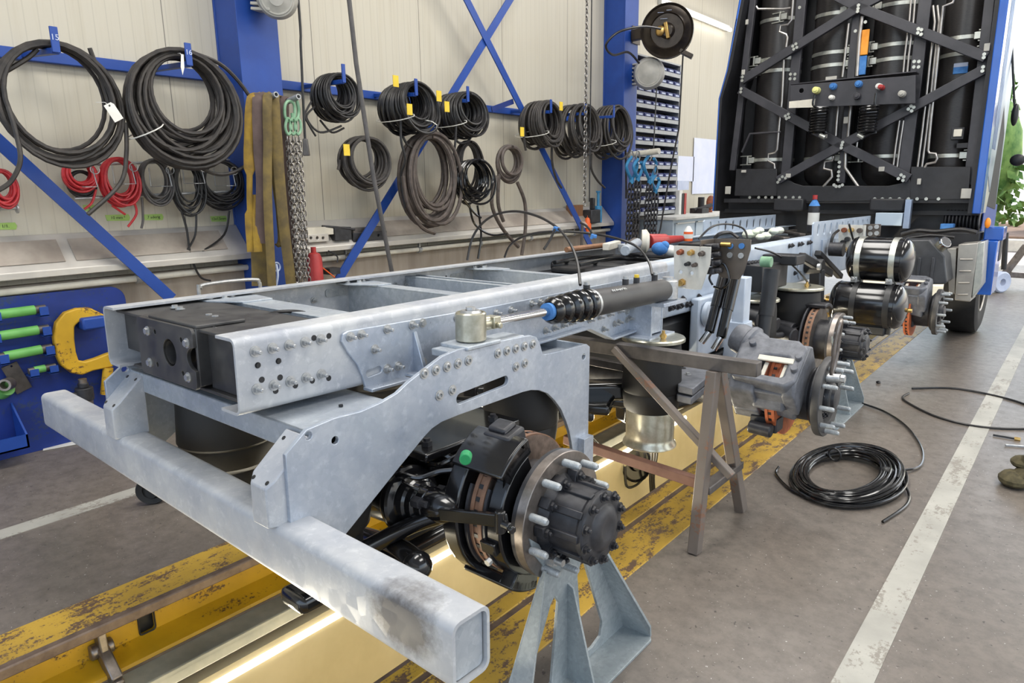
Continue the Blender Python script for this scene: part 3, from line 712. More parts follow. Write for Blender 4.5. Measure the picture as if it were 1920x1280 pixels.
# ---- running gear
def sector(cy, cz, r0, r1, a0, a1, n=14):
    a0, a1 = radians(a0), radians(a1)
    return [(cy + r1 * cos(a0 + (a1 - a0) * i / n), cz + r1 * sin(a0 + (a1 - a0) * i / n)) for i in range(n + 1)] + \
           [(cy + r0 * cos(a1 + (a0 - a1) * i / n), cz + r0 * sin(a1 + (a0 - a1) * i / n)) for i in range(n + 1)]
def stud_mesh():
    b = MB(); b.cyl((0, 0, -.01), (0, 0, .052), .0108, n=14); b.cyl((0, 0, .052), (0, 0, .058), .0108, .0075, n=14)
    for i in range(12): b.torus((0, 0, .004 + .004 * i), (0, 0, 1), .0108, .0011, 14, 4)
    o = b.build('wheel_stud', 'stud'); me = o.data; bpy.data.objects.remove(o); return me
STUD = stud_mesh()
def studs(parent, x, y, z, r=.1635, a0=0, ln=1.0):
    for i in range(10):
        a = radians(a0 + 36 * i); o = bpy.data.objects.new('wheel_stud', STUD); COL.objects.link(o); o.parent = parent
        o.location = (x, y + r * cos(a), z + r * sin(a)); o.rotation_euler = (0, pi / 2, 0); o.scale = (1, 1, ln)
def rotor(parent, x, y, z, edge, face, r=.215):
    b = MB(); w = .045; X = (1, 0, 0)
    b.lathe([(.13, -w / 2), (r, -w / 2), (r, -w / 2 + .014), (r - .03, -w / 2 + .014), (r - .03, w / 2 - .014), (r, w / 2 - .014), (r, w / 2), (.13, w / 2)], (x, y, z), X, 56)
    b.lathe([(r - .004, -.0085), (r - .004, .0085)], (x, y, z), X, 56)
    o = b.build('brake_disc', [edge], parent, ang=30)
    b = MB(); b.lathe([(.135, w / 2 + .0006), (r - .004, w / 2 + .0006)], (x, y, z), X, 56); b.build('disc_face', face, o)
    b = MB()
    for i in range(36):
        a = 2 * pi * i / 36; m = Matrix.Translation((x, y, z)) @ Matrix.Rotation(a, 4, 'X')
        b.box(-.0075, .0075, r - .006, r - .001, -.0065, .0065, m)
    tag(b.build('cooling_slots', 'black_satin', o), kind='stuff')
    return o
def drive_hub(x, y, z, a0, depth, edge, face, mat='black_cast'):
    """hub with the studs on an inboard flange and a long ribbed nose"""
    g = empty('wheel_hub'); g.parent = truck; X = (1, 0, 0)
    b = MB(); b.lathe([(.08, -.03), (.192, -.03), (.192, -.002), (.19, 0), (.145, 0), (.142, -.006), (.06, -.006)], (x, y, z), X, 56); b.build('flange', 'steel_bare', g)
    b = MB(); b.lathe([(.135, -.16), (.135, -.06), (.19, -.045), (.19, -.03), (.1, -.03)], (x, y, z), X, 48); b.build('hub_bell', mat, g)
    b = MB(); b.lathe([(.128, -.01), (.116, .008), (.106, .02), (.102, depth - .02), (.106, depth - .016), (.106, depth), (.098, depth + .004), (.07, depth + .006), (.062, depth + .014), (.045, depth + .022), (.03, depth + .020), (.014, depth + .016), (0, depth + .017)], (x, y, z), X, 40)
    for i in range(10):
        a = radians(a0 + 18 + 36 * i); m = Matrix.Translation((x, y, z)) @ Matrix.Rotation(a, 4, 'X')
        b.box(-.004, .03, .10, .138, -.016, .016, m); b.box(.02, depth - .01, .094, .112, -.011, .011, m)
    b.build('hub_nose', mat, g, bevel=.003)
    for i in range(10):
        a = radians(a0 + 36 * i + 18); bolt(g, (x + .03, y + .124 * cos(a), z + .124 * sin(a)), (1, 0, 0), 'mid', 'hub_bolt')
        a = radians(a0 + 36 * i); bolt(g, (x + depth + .003, y + .094 * cos(a), z + .094 * sin(a)), (1, 0, 0), 'mid', 'cover_bolt')
    studs(g, x, y, z, a0=a0)
    rotor(truck, x - .158, y, z, edge, face)
    return g
def flat_hub(x, y, z, a0, edge, face):
    """steered hub: studs point out of a flat outboard flange"""
    g = empty('wheel_hub'); g.parent = truck; X = (1, 0, 0)
    b = MB(); b.lathe([(.06, -.034), (.19, -.034), (.192, -.03), (.192, -.003), (.189, 0), (.125, 0), (.12, -.02), (.075, -.02), (.07, .01), (.055, .018), (0, .018)], (x, y, z), X, 56); b.build('flange', 'dark_steel', g)
    b = MB(); b.lathe([(.13, -.21), (.13, -.07), (.16, -.05), (.16, -.034), (.1, -.034)], (x, y, z), X, 40); b.build('hub_bell', 'black_cast', g)
    b = MB(); b.lathe([(.075, -.02), (.075, .0), (.068, .012), (.058, .014), (.054, .03), (.034, .036), (0, .036)], (x, y, z), X, 32); b.build('bearing_cap', 'black_cast', g)
    for i in range(10): a = radians(a0 + 36 * i + 18); bolt(g, (x - .02, y + .098 * cos(a), z + .098 * sin(a)), (1, 0, 0), 'mid', 'hub_bolt')
    studs(g, x, y, z, a0=a0, ln=1.1)
    rotor(truck, x - .21, y, z, edge, face, .22)
    return g
def pad_window(parent, x0, x1, cy, cz, a, mat='strap_steel'):
    pass

# axle 1: gloss black beam, drive-type hub
Y1_, Z1_ = .69, .665
drive_hub(.94, Y1_, Z1_, 18, .135, 'disc_edge', 'disc_face')
b = MB(); b.cyl((-.9, Y1_, Z1_), (.66, Y1_, Z1_), .085, n=36); b.box(.62, .70, Y1_ - .11, Y1_ + .11, Z1_ - .12, Z1_ + .13); b.build('axle_beam', 'black_gloss', truck)
def caliper_rear(x, y, z, mat, cover):
    """floating caliper that grips the rear of the disc, with an open window over the pads"""
    g = empty('brake_caliper'); g.parent = truck
    b = MB()
    b.plate(sector(y, z, .125, .208, 112, 262), [], 'x', x + .035, x + .088); b.plate(sector(y, z, .2, .255, 108, 142), [], 'x', x + .035, x + .088); b.plate(sector(y, z, .2, .255, 232, 262), [], 'x', x + .035, x + .088)
    b.plate(sector(y, z, .10, .245, 120, 255), [], 'x', x - .105, x - .045)
    b.plate(sector(y, z, .222, .258, 108, 142), [], 'x', x - .105, x + .088); b.plate(sector(y, z, .222, .258, 232, 262), [], 'x', x - .105, x + .088)
    b.build('housing', mat, g, bevel=.012, seg=3)
    b = MB(); b.plate(sector(y, z, .14, .212, 150, 222), [], 'x', x + .024, x + .034); b.plate(sector(y, z, .14, .224, 150, 222), [], 'x', x - .034, x - .024); b.build('brake_pad', 'black_cast', g)
    m = Matrix.Translation((x - .01, y, z)) @ Matrix.Rotation(radians(196), 4, 'X')
    b = MB(); b.box(.03, .085, .206, .222, -.02, .02, m); b.build('pad_retainer', 'black_gloss', g, bevel=.003)
    b = MB(); b.hexa((x + .06, y + .232 * cos(radians(200)), z + .262 * sin(radians(200))), (0, -1, -.3), .011, .014); b.build('retainer_bolt', 'zinc', g)
    b = MB(); m = Matrix.Translation((x, y, z)) @ Matrix.Rotation(radians(106), 4, 'X'); b.box(-.06, .045, .215, .262, -.035, .045, m); b.box(-.05, .02, .255, .276, -.03, .03, m); b.build('dust_cover', cover, g, bevel=.012, seg=3)
    return g
caliper_rear(.782, Y1_, Z1_, 'black_gloss', 'black_cast')
bc0, bc1, bc2 = L(768, 935, y=.46), L(842, 955, y=.45), L(950, 976, y=.44)
ch = empty('brake_chamber'); ch.parent = truck; cx_ = (bc1 - bc0).normalized()
b = MB(); b.lathe([(0, -.34), (.07, -.335), (.086, -.31), (.088, -.02), (.102, -.014), (.106, -.004), (.106, .012), (.1, .02), (.08, .024), (.074, .05), (.066, .056), (.064, .078), (.055, .084), (.053, .11), (.03, .12)], bc0, cx_, 36); b.build('canister', 'black_gloss', ch)
b = MB(); b.lathe([(.046, .08), (.05, .10), (.05, .14), (.043, .175), (.028, .205), (.02, .215), (0, .22)], bc0, cx_, 24); b.build('boot', 'black_gloss', ch)
for a in (60, 300): b = MB(); q = bc0 + V(.10, .06 * cos(radians(a + 90)), .07 * sin(radians(a + 90))); b.hexa(q - cx_ * .02, cx_, .019, .03); b.cyl(q, q + cx_ * .035, .010, n=10); b.build('mounting_nut', 'black_cast', ch)
b = MB(); b.bar(bc1 + V(.0, -.035, .0), bc2, .018, .036); b.cyl(bc2 + V(-.006, -.02, -.028), bc2 + V(-.006, -.02, .034), .015, n=12); b.cyl(bc2 + V(0, -.02, 0), bc2 + V(.03, -.022, 0), .011, n=10); b.hexa(bc2 + V(.03, -.022, -.005), (1, -.2, 0), .012, .014); b.build('retainer_arm', 'black_gloss', ch, bevel=.003)
b = MB(); b.tube(cat([bc0 + V(-.02, -.04, .085), bc0 + V(.03, -.05, .105), bc0 + V(.08, -.03, .10), bc0 + V(.12, .02, .115), bc0 + V(.2, .06, .13)], 6), .008, 8); b.tube(cat([bc0 + V(.0, -.03, .08), bc0 + V(.05, -.06, .085), bc0 + V(.10, -.05, .075)], 6), .006, 8); b.build('air_hose', 'hose_gloss', ch)
b = MB(); b.box(.28, .56, .50, .96, .785, .815); b.box(.32, .54, .54, .90, .72, .79); b.cyl((.10, .45, .90), (.40, .45, .80), .05, n=20); b.build('spring_seat', 'black_gloss', truck, bevel=.008)
b = MB()
for k_, (px, r_) in enumerate((((1415, 590), .05), ((1440, 600), .045), ((1462, 612), .06))): q = L(*px, x=.50); b.cyl(q - V(.1, 0, 0), q + V(.04 + .03 * k_, -.02, -.02), r_, n=16)
b.tube(cat([L(1400, 612, x=.52), L(1440, 628, x=.55), L(1480, 625, x=.58), L(1500, 612, x=.6)], 6), .022, 8); b.build('suspension_arm', 'black_cast', truck, bevel=.006)
for y in (.56, .88): 
    b = MB(); b.cyl((.50, y, .70), (.50, y, .84), .011, n=10); b.hexa((.50, y, .815), (0, 0, 1), .018, .016); b.build('u_bolt', 'black_cast', truck)
g_ = L(873, 860, y=.40); b = MB(); b.cyl(g_ + V(.004, -.006, 0), g_ + V(-.018, .022, .0), .0165, n=18); b.build('transit_cap', 'green_cap', truck, bevel=.003)
b = MB(); b.tube(cat([(.60, .62, .76), (.50, .58, .80), (.40, .55, .83), (.25, .6, .87)], 6), .012, 8); b.tube(cat([(.52, .55, .76), (.62, .50, .80), (.66, .56, .83)], 6), .008, 8); b.build('brake_hose', 'hose_gloss', truck)
p = [L(600, 985, y=.50), L(680, 1005, y=.44), L(745, 1030, y=.38), L(783, 1060, y=.33)]
b = MB(); b.tube(cat(p, 6), .032, 14, rf=lambda t: .9 + .35 * t); b.ball(p[-1], .043, 18); b.build('stabiliser_bar', 'black_gloss', truck)
p = [L(560, 1075, x=.4), L(660, 1040, x=.46), L(770, 985, x=.6), L(845, 960, x=.7)]
b = MB(); b.tube(cat(p, 6), .026, 12); b.build('track_rod', 'black_gloss', truck)
# air springs
def air_spring(x, y, z0, z1, zp, r, cap=True, bell='rubber', piston='zinc_yellow', port=True, flare=True):
    g = empty('air_spring'); g.parent = truck; Z = (0, 0, 1); o = (x, y, 0); h = z1 - zp
    b = MB(); b.lathe([(0, z1 + .006), (r * 1.2, z1 + .006), (r * 1.24, z1), (r * 1.24, z1 - .012), (r * 1.1, z1 - .016), (0, z1 - .016)], o, Z, 40); b.build('top_plate', 'zinc_yellow' if cap else 'black_satin', g)
    b = MB(); b.lathe([(r * .95, z1 - .014), (r * 1.08, z1 - .03), (r * 1.12, z1 - h * .2), (r * 1.16, z1 - h * .55), (r * 1.18, z1 - h * .68), (r * 1.13, z1 - h * .71), (r * 1.15, z1 - h * .75), (r * 1.08, z1 - h * .93), (r * .9, zp - .0), (r * .8, zp + .02)], o, Z, 40); b.build('bellows', bell, g)
    b = MB(); b.lathe([(r * .84, zp + .03), (r * .9, zp - .005), (r * .97, zp + .012), (r * .98, zp + .0), (r * .96, z0 + .05), (r * .98, z0 + .03), (r * 1.06, z0 + .018), (r * 1.08, z0 + .006), (r * 1.0, z0), (0, z0)] if flare else [(r * .84, zp + .03), (r * .9, zp), (r * .86, z0), (0, z0)], o, Z, 40); b.build('piston', piston, g)
    if port:
        b = MB(); b.cyl((x + r * .55, y - .03, z1), (x + r * .55, y - .03, z1 + .03), .012, n=10); b.hexa((x + r * .55, y - .03, z1 + .012), Z, .016, .012); b.cyl((x + r * .55, y - .03, z1 + .03), (x + r * .55, y - .03, z1 + .045), .008, n=8); b.build('air_port', 'brass', g)
    return g
for x in (.40, -.48):
    air_spring(.40 if x > 0 else -.33, .24 if x > 0 else .33, .55, .955, .62, .118 if x > 0 else .145, False, 'rubber', 'black_satin', False, False)
    air_spring(x, 1.16, .46, .97, .62, .128, False, 'rubber', 'black_satin', False, False)
for x in (.40, -.48):
    b = MB(); b.box(x - .06, x + .06, .1 if x > 0 else .5, 1.25, .42, .475); b.box(x - .05, x + .05, .5, .9, .47, .62); b.build('trailing_arm', 'black_gloss', truck, bevel=.02)
air_spring(.515, 2.02, .405, .938, .575, .120)
air_spring(-.55, 2.02, .405, .938, .575, .120)
for s, x, y, z1 in ((1, .455, 3.50, .95), (1, .52, 4.06, .975), (-1, -.56, 3.5, .95), (-1, -.6, 4.06, .975)): air_spring(x, y, .50, z1, .60, .115 if y < 3.9 else .15, piston='black_satin', flare=False)
# axle 2: steered, grey cast caliper on top of the disc
Y2_, Z2_ = 2.53, .652
flat_hub(1.19, Y2_, Z2_, 5, 'rust_orange', 'rust_orange')
def caliper_top(x, y, z, tilt=0):
    g = empty('brake_caliper'); g.parent = truck; m = Matrix.Translation((x, y, z)) @ Matrix.Rotation(radians(tilt), 4, 'X'); S = 1
    b = MB()
    win = rrect(-.062, .058, -.085, .03, .012)
    top = [(-.17, -.12), (.08, -.14), (.12, -.10), (.12, .10), (.07, .14), (-.14, .14), (-.19, .08), (-.19, -.06)]
    b.plate(top, [win], 'z', .19, .262, m)
    b.plate([(-.145, .05), (.145, .05), (.16, .2), (.12, .25), (-.1, .25), (-.15, .2)], [], 'x', .062, .122, m)
    b.plate([(-.16, -.02), (.16, -.02), (.165, .2), (.12, .24), (-.1, .24), (-.16, .2)], [], 'x', -.19, -.065, m)
    b.plate([(-.14, .05), (.10, .0), (.115, .2), (-.17, .2), (-.19, .12)], [], 'y', -.145, -.10, m)
    b.build('housing', 'grey_cast', g, bevel=.014, seg=3)
    b = MB(); b.box(-.05, -.028, -.085, .02, .18, .236, m); b.box(.028, .048, -.085, .02, .18, .236, m); b.build('brake_pad', 'rust', g)
    b = MB(); b.box(-.08, .085, -.008, .022, .258, .268, m); b.box(-.05, -.03, -.10, 0, .236, .243, m); b.box(.04, .06, -.10, 0, .236, .243, m); b.build('pad_retainer', 'off_white', g, bevel=.003)
    b = MB()
    for q in ((.10, -.04, .262), (.10, .03, .262), (-.13, .08, .262)): b.cyl(m @ Vector(q), m @ (Vector(q) + V(0, 0, .022)), .016, n=12)
    b.cyl(m @ V(-.22, -.03, .10), m @ V(-.06, -.05, .10), .036, n=18); b.cyl(m @ V(-.22, .09, .12), m @ V(-.16, .09, .12), .03, n=18); b.build('guide_pin', 'grey_cast', g, bevel=.003)
    return g
caliper_top(.985, 2.50, .635, 40)
c_ = L(1410, 645, x=.80)
b = MB(); b.lathe([(0, -.075), (.05, -.075), (.058, -.06), (.06, -.02), (.07, -.012), (.07, .004), (.06, .012), (.056, .04), (.03, .075), (.024, .11), (0, .11)], c_, (1, -.12, -.32), 28); bmesh.ops.scale(b.bm, vec=(1.3, 1.3, 1.3), space=Matrix.Translation(-c_), verts=b.bm.verts[:]); b.build('brake_chamber', 'grey_cast', truck)
b = MB(); b.tube(cat([c_ + V(.06, -.01, -.02), c_ + V(.13, -.03, -.05), c_ + V(.2, -.03, -.08)], 5), .024, 12); b.ball(c_ + V(.08, -.04, .02), .02, 12); b.build('chamber_bracket', 'grey_cast', truck)
q1 = L(1480, 748, y=2.42); q2 = L(1437, 786, y=2.42)
b = MB(); b.box(.90, 1.05, 2.30, 2.5, .60, .67); b.box(.80, .92, 2.34, 2.56, .56, .68); b.cyl((.74, 2.45, .63), (.86, 2.45, .63), .06, n=20); b.build('steering_knuckle', 'grey_cast', truck, bevel=.015, seg=3)
b = MB(); b.box(q2.x - .06, q2.x + .07, 2.36, 2.46, q2.z - .045, q2.z + .03); b.cyl((q2.x - .05, 2.33, q2.z - .02), (q2.x + .06, 2.33, q2.z - .025), .032, n=16); b.tube(cat([(q2.x, 2.42, q2.z + .03), (q2.x + .02, 2.42, q2.z + .09), (q1.x - .05, 2.45, q1.z)], 5), .026, 10); b.build('steering_arm', 'black_cast', truck, bevel=.01)
p = [L(1200, 740, x=.45), L(1300, 745, x=.55), L(1360, 735, x=.66), L(1425, 712, x=.80)]
b = MB(); b.tube(cat([(-.95, 2.53, .56), (-.5, 2.55, .56), (.2, 2.55, .56), (.55, 2.53, .565), (.72, 2.5, .585), (.86, 2.48, .625)], 6), .058, 16); b.build('axle_beam', 'black_cast', truck)
b = MB(); b.tube(cat([L(1395, 760, y=2.4), L(1430, 752, y=2.4), L(1460, 742, y=2.4)], 5), .017, 10); b.tube([L(1380, 772, y=2.4), L(1405, 765, y=2.4)], .012, 8); b.build('track_rod', 'black_satin', truck)
# clamping tower with bolted top plate over axle 2
tw = [L(*p_, z=.735) for p_ in ((1262, 702), (1300, 672), (1335, 668), (1347, 690), (1300, 728), (1272, 722))]
b = MB(); b.plate([(p_.x, p_.y) for p_ in tw], [], 'z', .70, .735); b.plate([(p_.x * .98 + .01, p_.y) for p_ in tw], [], 'z', .655, .69); tw_o = b.build('clamp_plate', 'grey_cast', truck, bevel=.005)
for px in ((1270, 672), (1308, 680), (1290, 702), (1330, 690)): q = L(*px, z=.735); bolt(tw_o, q, (0, 0, 1), 'head'); 
b = MB(); q = L(1278, 690, z=.735); b.cyl(q - V(0, 0, .02), q + V(0, 0, .0012), .022, n=18); b.build('plate_hole', 'black_satin', tw_o)
b = MB(); b.bar(L(1295, 742, x=.62), L(1335, 695, x=.66), .04, .03); b.bar(L(1318, 725, x=.64), L(1345, 680, x=.66), .03, .03); b.ball(L(1297, 742, x=.62), .028, 14); b.cyl(L(1288, 745, x=.62), L(1312, 738, x=.66), .02, n=14); b.build('height_link', 'galv', truck, bevel=.005)
b = MB(); b.bar((-.2, 1.55, .64), (.52, 2.15, .66), .12, .09); b.bar((.30, 2.1, .50), (.62, 2.9, .56), .10, .10); b.build('trailing_arm', 'black_gloss', truck, bevel=.02, seg=3)
b = MB(); b.bar((-.55, 1.5, .60), (.38, 1.9, .62), .30, .05); b.bar((-.5, 1.72, .555), (.42, 2.08, .575), .035, .05); b.bar((-.55, 1.36, .56), (.36, 1.76, .58), .035, .05); b.build('axle_cradle', 'black_gloss', truck, bevel=.015, seg=3)
# pair of shock absorbers leaning outwards and the pale hanger bracket
for (a, c, e) in (((1362, 500), (1330, 622), (1315, 642)), ((1383, 500), (1352, 632), (1338, 655))):
    g = empty('shock_absorber'); g.parent = truck; xx = .66
    A, B, C = L(*a, y=2.72), L(*c, y=2.55), L(*e, y=2.53)
    b = MB(); b.cyl(A, A.lerp(B, .62), .030, n=20); b.build('dust_tube', 'black_gloss', g)
    b = MB(); b.cyl(A.lerp(B, .6), B, .026, n=20); b.build('body', 'black_gloss', g)
    b = MB(); b.cyl(B, C, .018, n=14); b.build('rod', 'chrome', g)
b = MB(); q0, q1 = L(1385, 520, x=.56), L(1393, 605, x=.56)
y0 = q0.y; b.box(.535, .60, y0, y0 + .10, q1.z, q0.z); zc = q1.z
b.plate([(.50, zc + .02), (.615, zc + .02), (.625, zc - .12), (.60, zc - .26), (.56, zc - .30), (.30, zc - .37), (.30, zc - .33), (.49, zc - .25), (.50, zc - .14)], [], 'y', y0 - .01, y0 + .11); b.build('hanger_bracket', 'frame_paint', truck, bevel=.006)
b = MB(); a, c = L(1303, 560, x=.43), L(1350, 650, x=.43); b.box(.405, .46, a.y, c.y + .1, c.z, a.z); b.cyl((.46, a.y + .08, a.z - .09), (.50, a.y + .08, a.z - .09), .07, n=20); b.build('gear_bracket', 'frame_paint', truck, bevel=.01)
b = MB(); b.box(-.42, .36, 2.35, 3.9, .66, .94); b.box(-.3, .5, 2.7, 3.2, .60, .70); b.build('axle_housing', 'black_satin', truck, bevel=.03)
# axle 3 hub (drive), axle 4 hub (steered), their beams
q3 = L(1575, 640, x=.855); A3, B3 = q3.y, q3.z
drive_hub(.855, A3, B3, 8, .15, 'disc_edge', 'steel_bare')
b = MB(); b.cyl((-.8, A3, B3), (.66, A3, B3), .085, n=30); b.lathe([(.09, 0), (.125, .01), (.125, .05), (.09, .07), (.085, .16), (.11, .17), (.11, .2)], (.40, A3, B3), (1, 0, 0), 28); b.box(.3, .62, A3 - .17, A3 + .18, B3 + .03, B3 + .09); b.cyl((.48, A3 - .22, B3 + .07), (.64, A3 - .27, B3 + .05), .05, n=18); b.build('axle_beam', 'black_cast', truck, bevel=.006)
b = MB(); b.plate(sector(A3, B3, .10, .23, 20, 240), [], 'x', .645, .66); b.plate(sector(A3, B3, .222, .25, 60, 105), [], 'x', .60, .76); b.build('brake_caliper', 'black_cast', truck, bevel=.01)
Y4_, Z4_ = 5.81, .635
flat_hub(1.17, Y4_, Z4_, 0, 'rust_orange', 'rust_orange'); caliper_top(.965, Y4_ - .03, Z4_ + .005, 18)
b = MB(); b.cyl((-.9, Y4_, .6), (.85, Y4_, .6), .06, n=18); b.box(.78, 1.0, Y4_ - .1, Y4_ + .1, .5, .66); b.build('axle_beam', 'black_cast', truck, bevel=.01)
# shock absorber of axle 3 with its bracket, bracket plate with round lug
b = MB(); a, c = L(1392, 500, x=.41), L(1440, 590, x=.41); b.box(.40, .52, a.y + .05, c.y, 1.0, 1.17); b.box(.40, .62, c.y - .16, c.y + .02, 1.15, 1.215); sb = b.build('shock_bracket', 'black_satin', truck, bevel=.008)
q = L(1443, 491, x=.62); b = MB(); b.cyl(q - V(.05, 0, 0), q + V(.012, 0, 0), .032, n=24); b.build('bracket_pin', 'green_hook', sb, bevel=.004)
a = L(1448, 505, x=.62); g = empty('shock_absorber'); g.parent = truck
b = MB(); b.cyl(a, a + V(0, -.05, -.27), .045, n=22); b.build('dust_tube', 'black_satin', g)
b = MB(); b.cyl(a + V(0, -.05, -.26), a + V(0, -.09, -.46), .038, n=22); b.build('body', 'black_satin', g)
b = MB()
for i in range(11): y = 3.42 + .055 * i; b.hexa((NX, y, 1.178 - .002 * i), (1, 0, 0), .014, .016); b.cyl((NX + .016, y, 1.178 - .002 * i), (NX + .03, y, 1.178 - .002 * i), .008, n=8)
tag(b.build('bracket_bolts', 'black_cast', truck), kind='stuff')
for px in ((1480, 461), (1485, 460), (1498, 458), (1503, 457), (1515, 455), (1519, 454), (1443, 527), (1449, 525), (1456, 523), (1490, 512), (1497, 510), (1256, 578), (1262, 576), (1271, 575), (1277, 573), (1288, 571), (1294, 570), (1301, 569), (1280, 560), (1310, 556)): bolt(rail_n2, L(*px, x=NX + .003), (1, 0, 0), 'mid')
p0 = L(1504, 503, x=.41); b = MB(); b.cyl((.40, p0.y, p0.z), (.412, p0.y, p0.z), .085, n=32); b.build('access_cover', 'frame_paint', truck, bevel=.003)
b = MB()
a1, a2, a3 = L(1503, 481, x=.5), L(1533, 500, x=.5), L(1556, 512, x=.5)
b.bar(a1, a3, .05, .06); b.bar(L(1533, 474, x=.46), L(1575, 518, x=.5), .05, .045); b.cyl(a2 - V(.08, 0, 0), a2 + V(.04, 0, 0), .06, n=24); b.bar(a2 + V(0, 0, -.02), L(1529, 600, x=.52), .07, .09); lk = b.build('stabiliser_bracket', 'black_satin', truck, bevel=.008)
b = MB(); q = L(1533, 500, x=.545); b.cyl(q, q + V(.02, 0, 0), .024, n=18); b.build('lug', 'zinc', lk)
b = MB(); b.plate([(4.95, 1.25), (5.5, 1.24), (5.5, .95), (5.2, .93), (5.0, 1.02)], [], 'x', NX + .014, NX + .028); b.build('gusset_plate', 'frame_paint', truck)
# air tanks, one above the other, axes across the truck
def air_tank(yc, zc, r, x0, x1, strap, sx, name='air_tank'):
    g = empty(name); g.parent = truck; h = .07
    b = MB(); pr = [(0, 0)] + [(r * sin(pi / 2 * i / 7), h * (1 - cos(pi / 2 * i / 7))) for i in range(1, 8)] + [(r, x1 - x0 - h)] + [(r * cos(pi / 2 * i / 7), x1 - x0 - h + h * sin(pi / 2 * i / 7)) for i in range(1, 7)] + [(0, x1 - x0)]
    b.lathe(pr, (x0, yc, zc), (1, 0, 0), 40); b.build('shell', 'black_gloss', g)
    b = MB()
    for x in (x0 + h, x1 - h): b.torus((x, yc, zc), (1, 0, 0), r, .003, 40, 6)
    b.build('weld_ring', 'black_gloss', g)
    for x in sx:
        b = MB(); b.lathe([(r + .001, -.02), (r + .005, -.02), (r + .005, .02), (r + .001, .02)], (x, yc, zc), (1, 0, 0), 40, close=True); b.box(x - .02, x + .02, yc - .02, yc + .02, zc - r - .05, zc - r); b.build('strap', strap, g)
    return g
def TX(px, py, y): return L(px, py, y=y)
yt = 4.98
a, c = TX(1650, 445, yt), TX(1650, 527, yt); l_, r_ = TX(1588, 485, yt), TX(1716, 485, yt)
air_tank(yt, (a.z + c.z) / 2, (a.z - c.z) / 2, l_.x, r_.x, 'strap_steel', (TX(1607, 485, yt - .15).x, TX(1672, 485, yt - .15).x))
yt = 4.9
a, c = TX(1630, 530, yt), TX(1640, 612, yt); l_, r_ = TX(1556, 568, yt), TX(1703, 570, yt)
zt2 = (a.z + c.z) / 2; rt2 = (a.z - c.z) / 2
air_tank(yt, zt2, rt2, l_.x, r_.x, 'black_satin', (TX(1597, 570, yt - .15).x, TX(1661, 570, yt - .15).x))
for x in (TX(1603, 530, yt).x, TX(1668, 530, yt).x): b = MB(); b.box(x - .022, x + .022, yt - .05, yt + .05, zt2 + rt2, zt2 + rt2 + .045); b.cyl((x, yt - .08, zt2 + rt2 + .03), (x, yt + .08, zt2 + rt2 + .03), .014, n=10); b.build('tank_bracket', 'zinc', truck, bevel=.004)
b = MB(); b.cyl((r_.x, yt, zt2 - .02), (r_.x + .03, yt, zt2 - .02), .016, n=12); b.cyl((l_.x - .03, yt, zt2 + .02), (l_.x, yt, zt2 + .02), .02, n=12); b.build('tank_valve', 'brass', truck)
b = MB(); b.box(.42, .95, 4.85, 5.0, .55, .62); b.box(.45, .8, 5.1, 5.25, .5, .6); b.build('tank_carrier', 'black_satin', truck, bevel=.01)
# filler tank and boxed step in front of the wheel
def plateY(pts, y0, y1, name, mat, parent, bevel=.01, hs=()):
    b = MB(); b.plate([(L(*p, y=y0).x, L(*p, y=y0).z) for p in pts], [[(L(*p, y=y0).x, L(*p, y=y0).z) for p in h] for h in hs], 'y', y0, y1); return b.build(name, mat, parent, bevel=bevel, seg=3)
ft = plateY([(1685, 450), (1742, 449), (1771, 480), (1776, 528), (1770, 533), (1700, 533)], 5.95, 6.4, 'fuel_tank', 'tank_plastic', truck, .012)
b = MB(); q = L(1762, 462, y=6.0); b.cyl(q + V(-.02, .02, -.03), q + V(.03, -.03, .03), .045, n=24); b.build('filler_neck', 'zinc_yellow', ft)
b = MB(); b.cyl(q + V(.03, -.03, .03), q + V(.05, -.045, .045), .05, n=24); b.build('filler_cap', 'chrome', ft, bevel=.006)
b = MB(); 
for px in (1722, 1748): q = L(px, 505, y=5.945); b.box(q.x - .012, q.x + .012, 5.935, 5.95, q.z - .08, q.z + .1)
b.build('tank_rib', 'tank_plastic', ft, bevel=.004)
sb = plateY([(1776, 466), (1793, 465), (1790, 552), (1779, 548)], 6.28, 6.6, 'step_box', 'step_metal', truck, .006)
plateY([(1797, 458), (1834, 455), (1819, 566), (1790, 563)], 6.26, 6.62, 'step_face', 'step_metal', sb, .008)
for k in range(4):
    b = MB(); q0, q1 = L(1800 - k * 1.5, 486 + 22 * k, y=6.255), L(1824 - k * 3, 486 + 22 * k, y=6.255); b.cyl(q0, q1, .008, n=8); b.build('step_rib', 'step_metal', sb)
plateY([(1834, 455), (1846, 452), (1840, 535), (1822, 560)], 6.3, 6.62, 'step_edge', 'strap_steel', sb, .008)
# front wheel
yw = 7.62; q = L(1845, 590, y=yw); zf = .02 + .0157 * yw + .06
g = empty('front_wheel'); g.parent = truck; xw = 1.30; rw = .52; zw = zf + rw
b = MB(); b.lathe([(.29, -.30), (.45, -.305), (.505, -.28), (rw, -.24), (rw, -.06), (.505, -.02), (.45, .0), (.36, -.008), (.30, -.02), (.29, -.05)], (xw, yw, zw), (1, 0, 0), 56); b.build('tyre', 'tyre', g)
b = MB(); b.lathe([(.29, -.28), (.27, -.12), (.22, -.08), (.14, -.06), (.13, -.01), (0, -.005)], (xw, yw, zw), (1, 0, 0), 40); b.torus((xw - .02, yw, zw), (1, 0, 0), .29, .01, 40, 8); b.build('rim', 'step_metal', g)

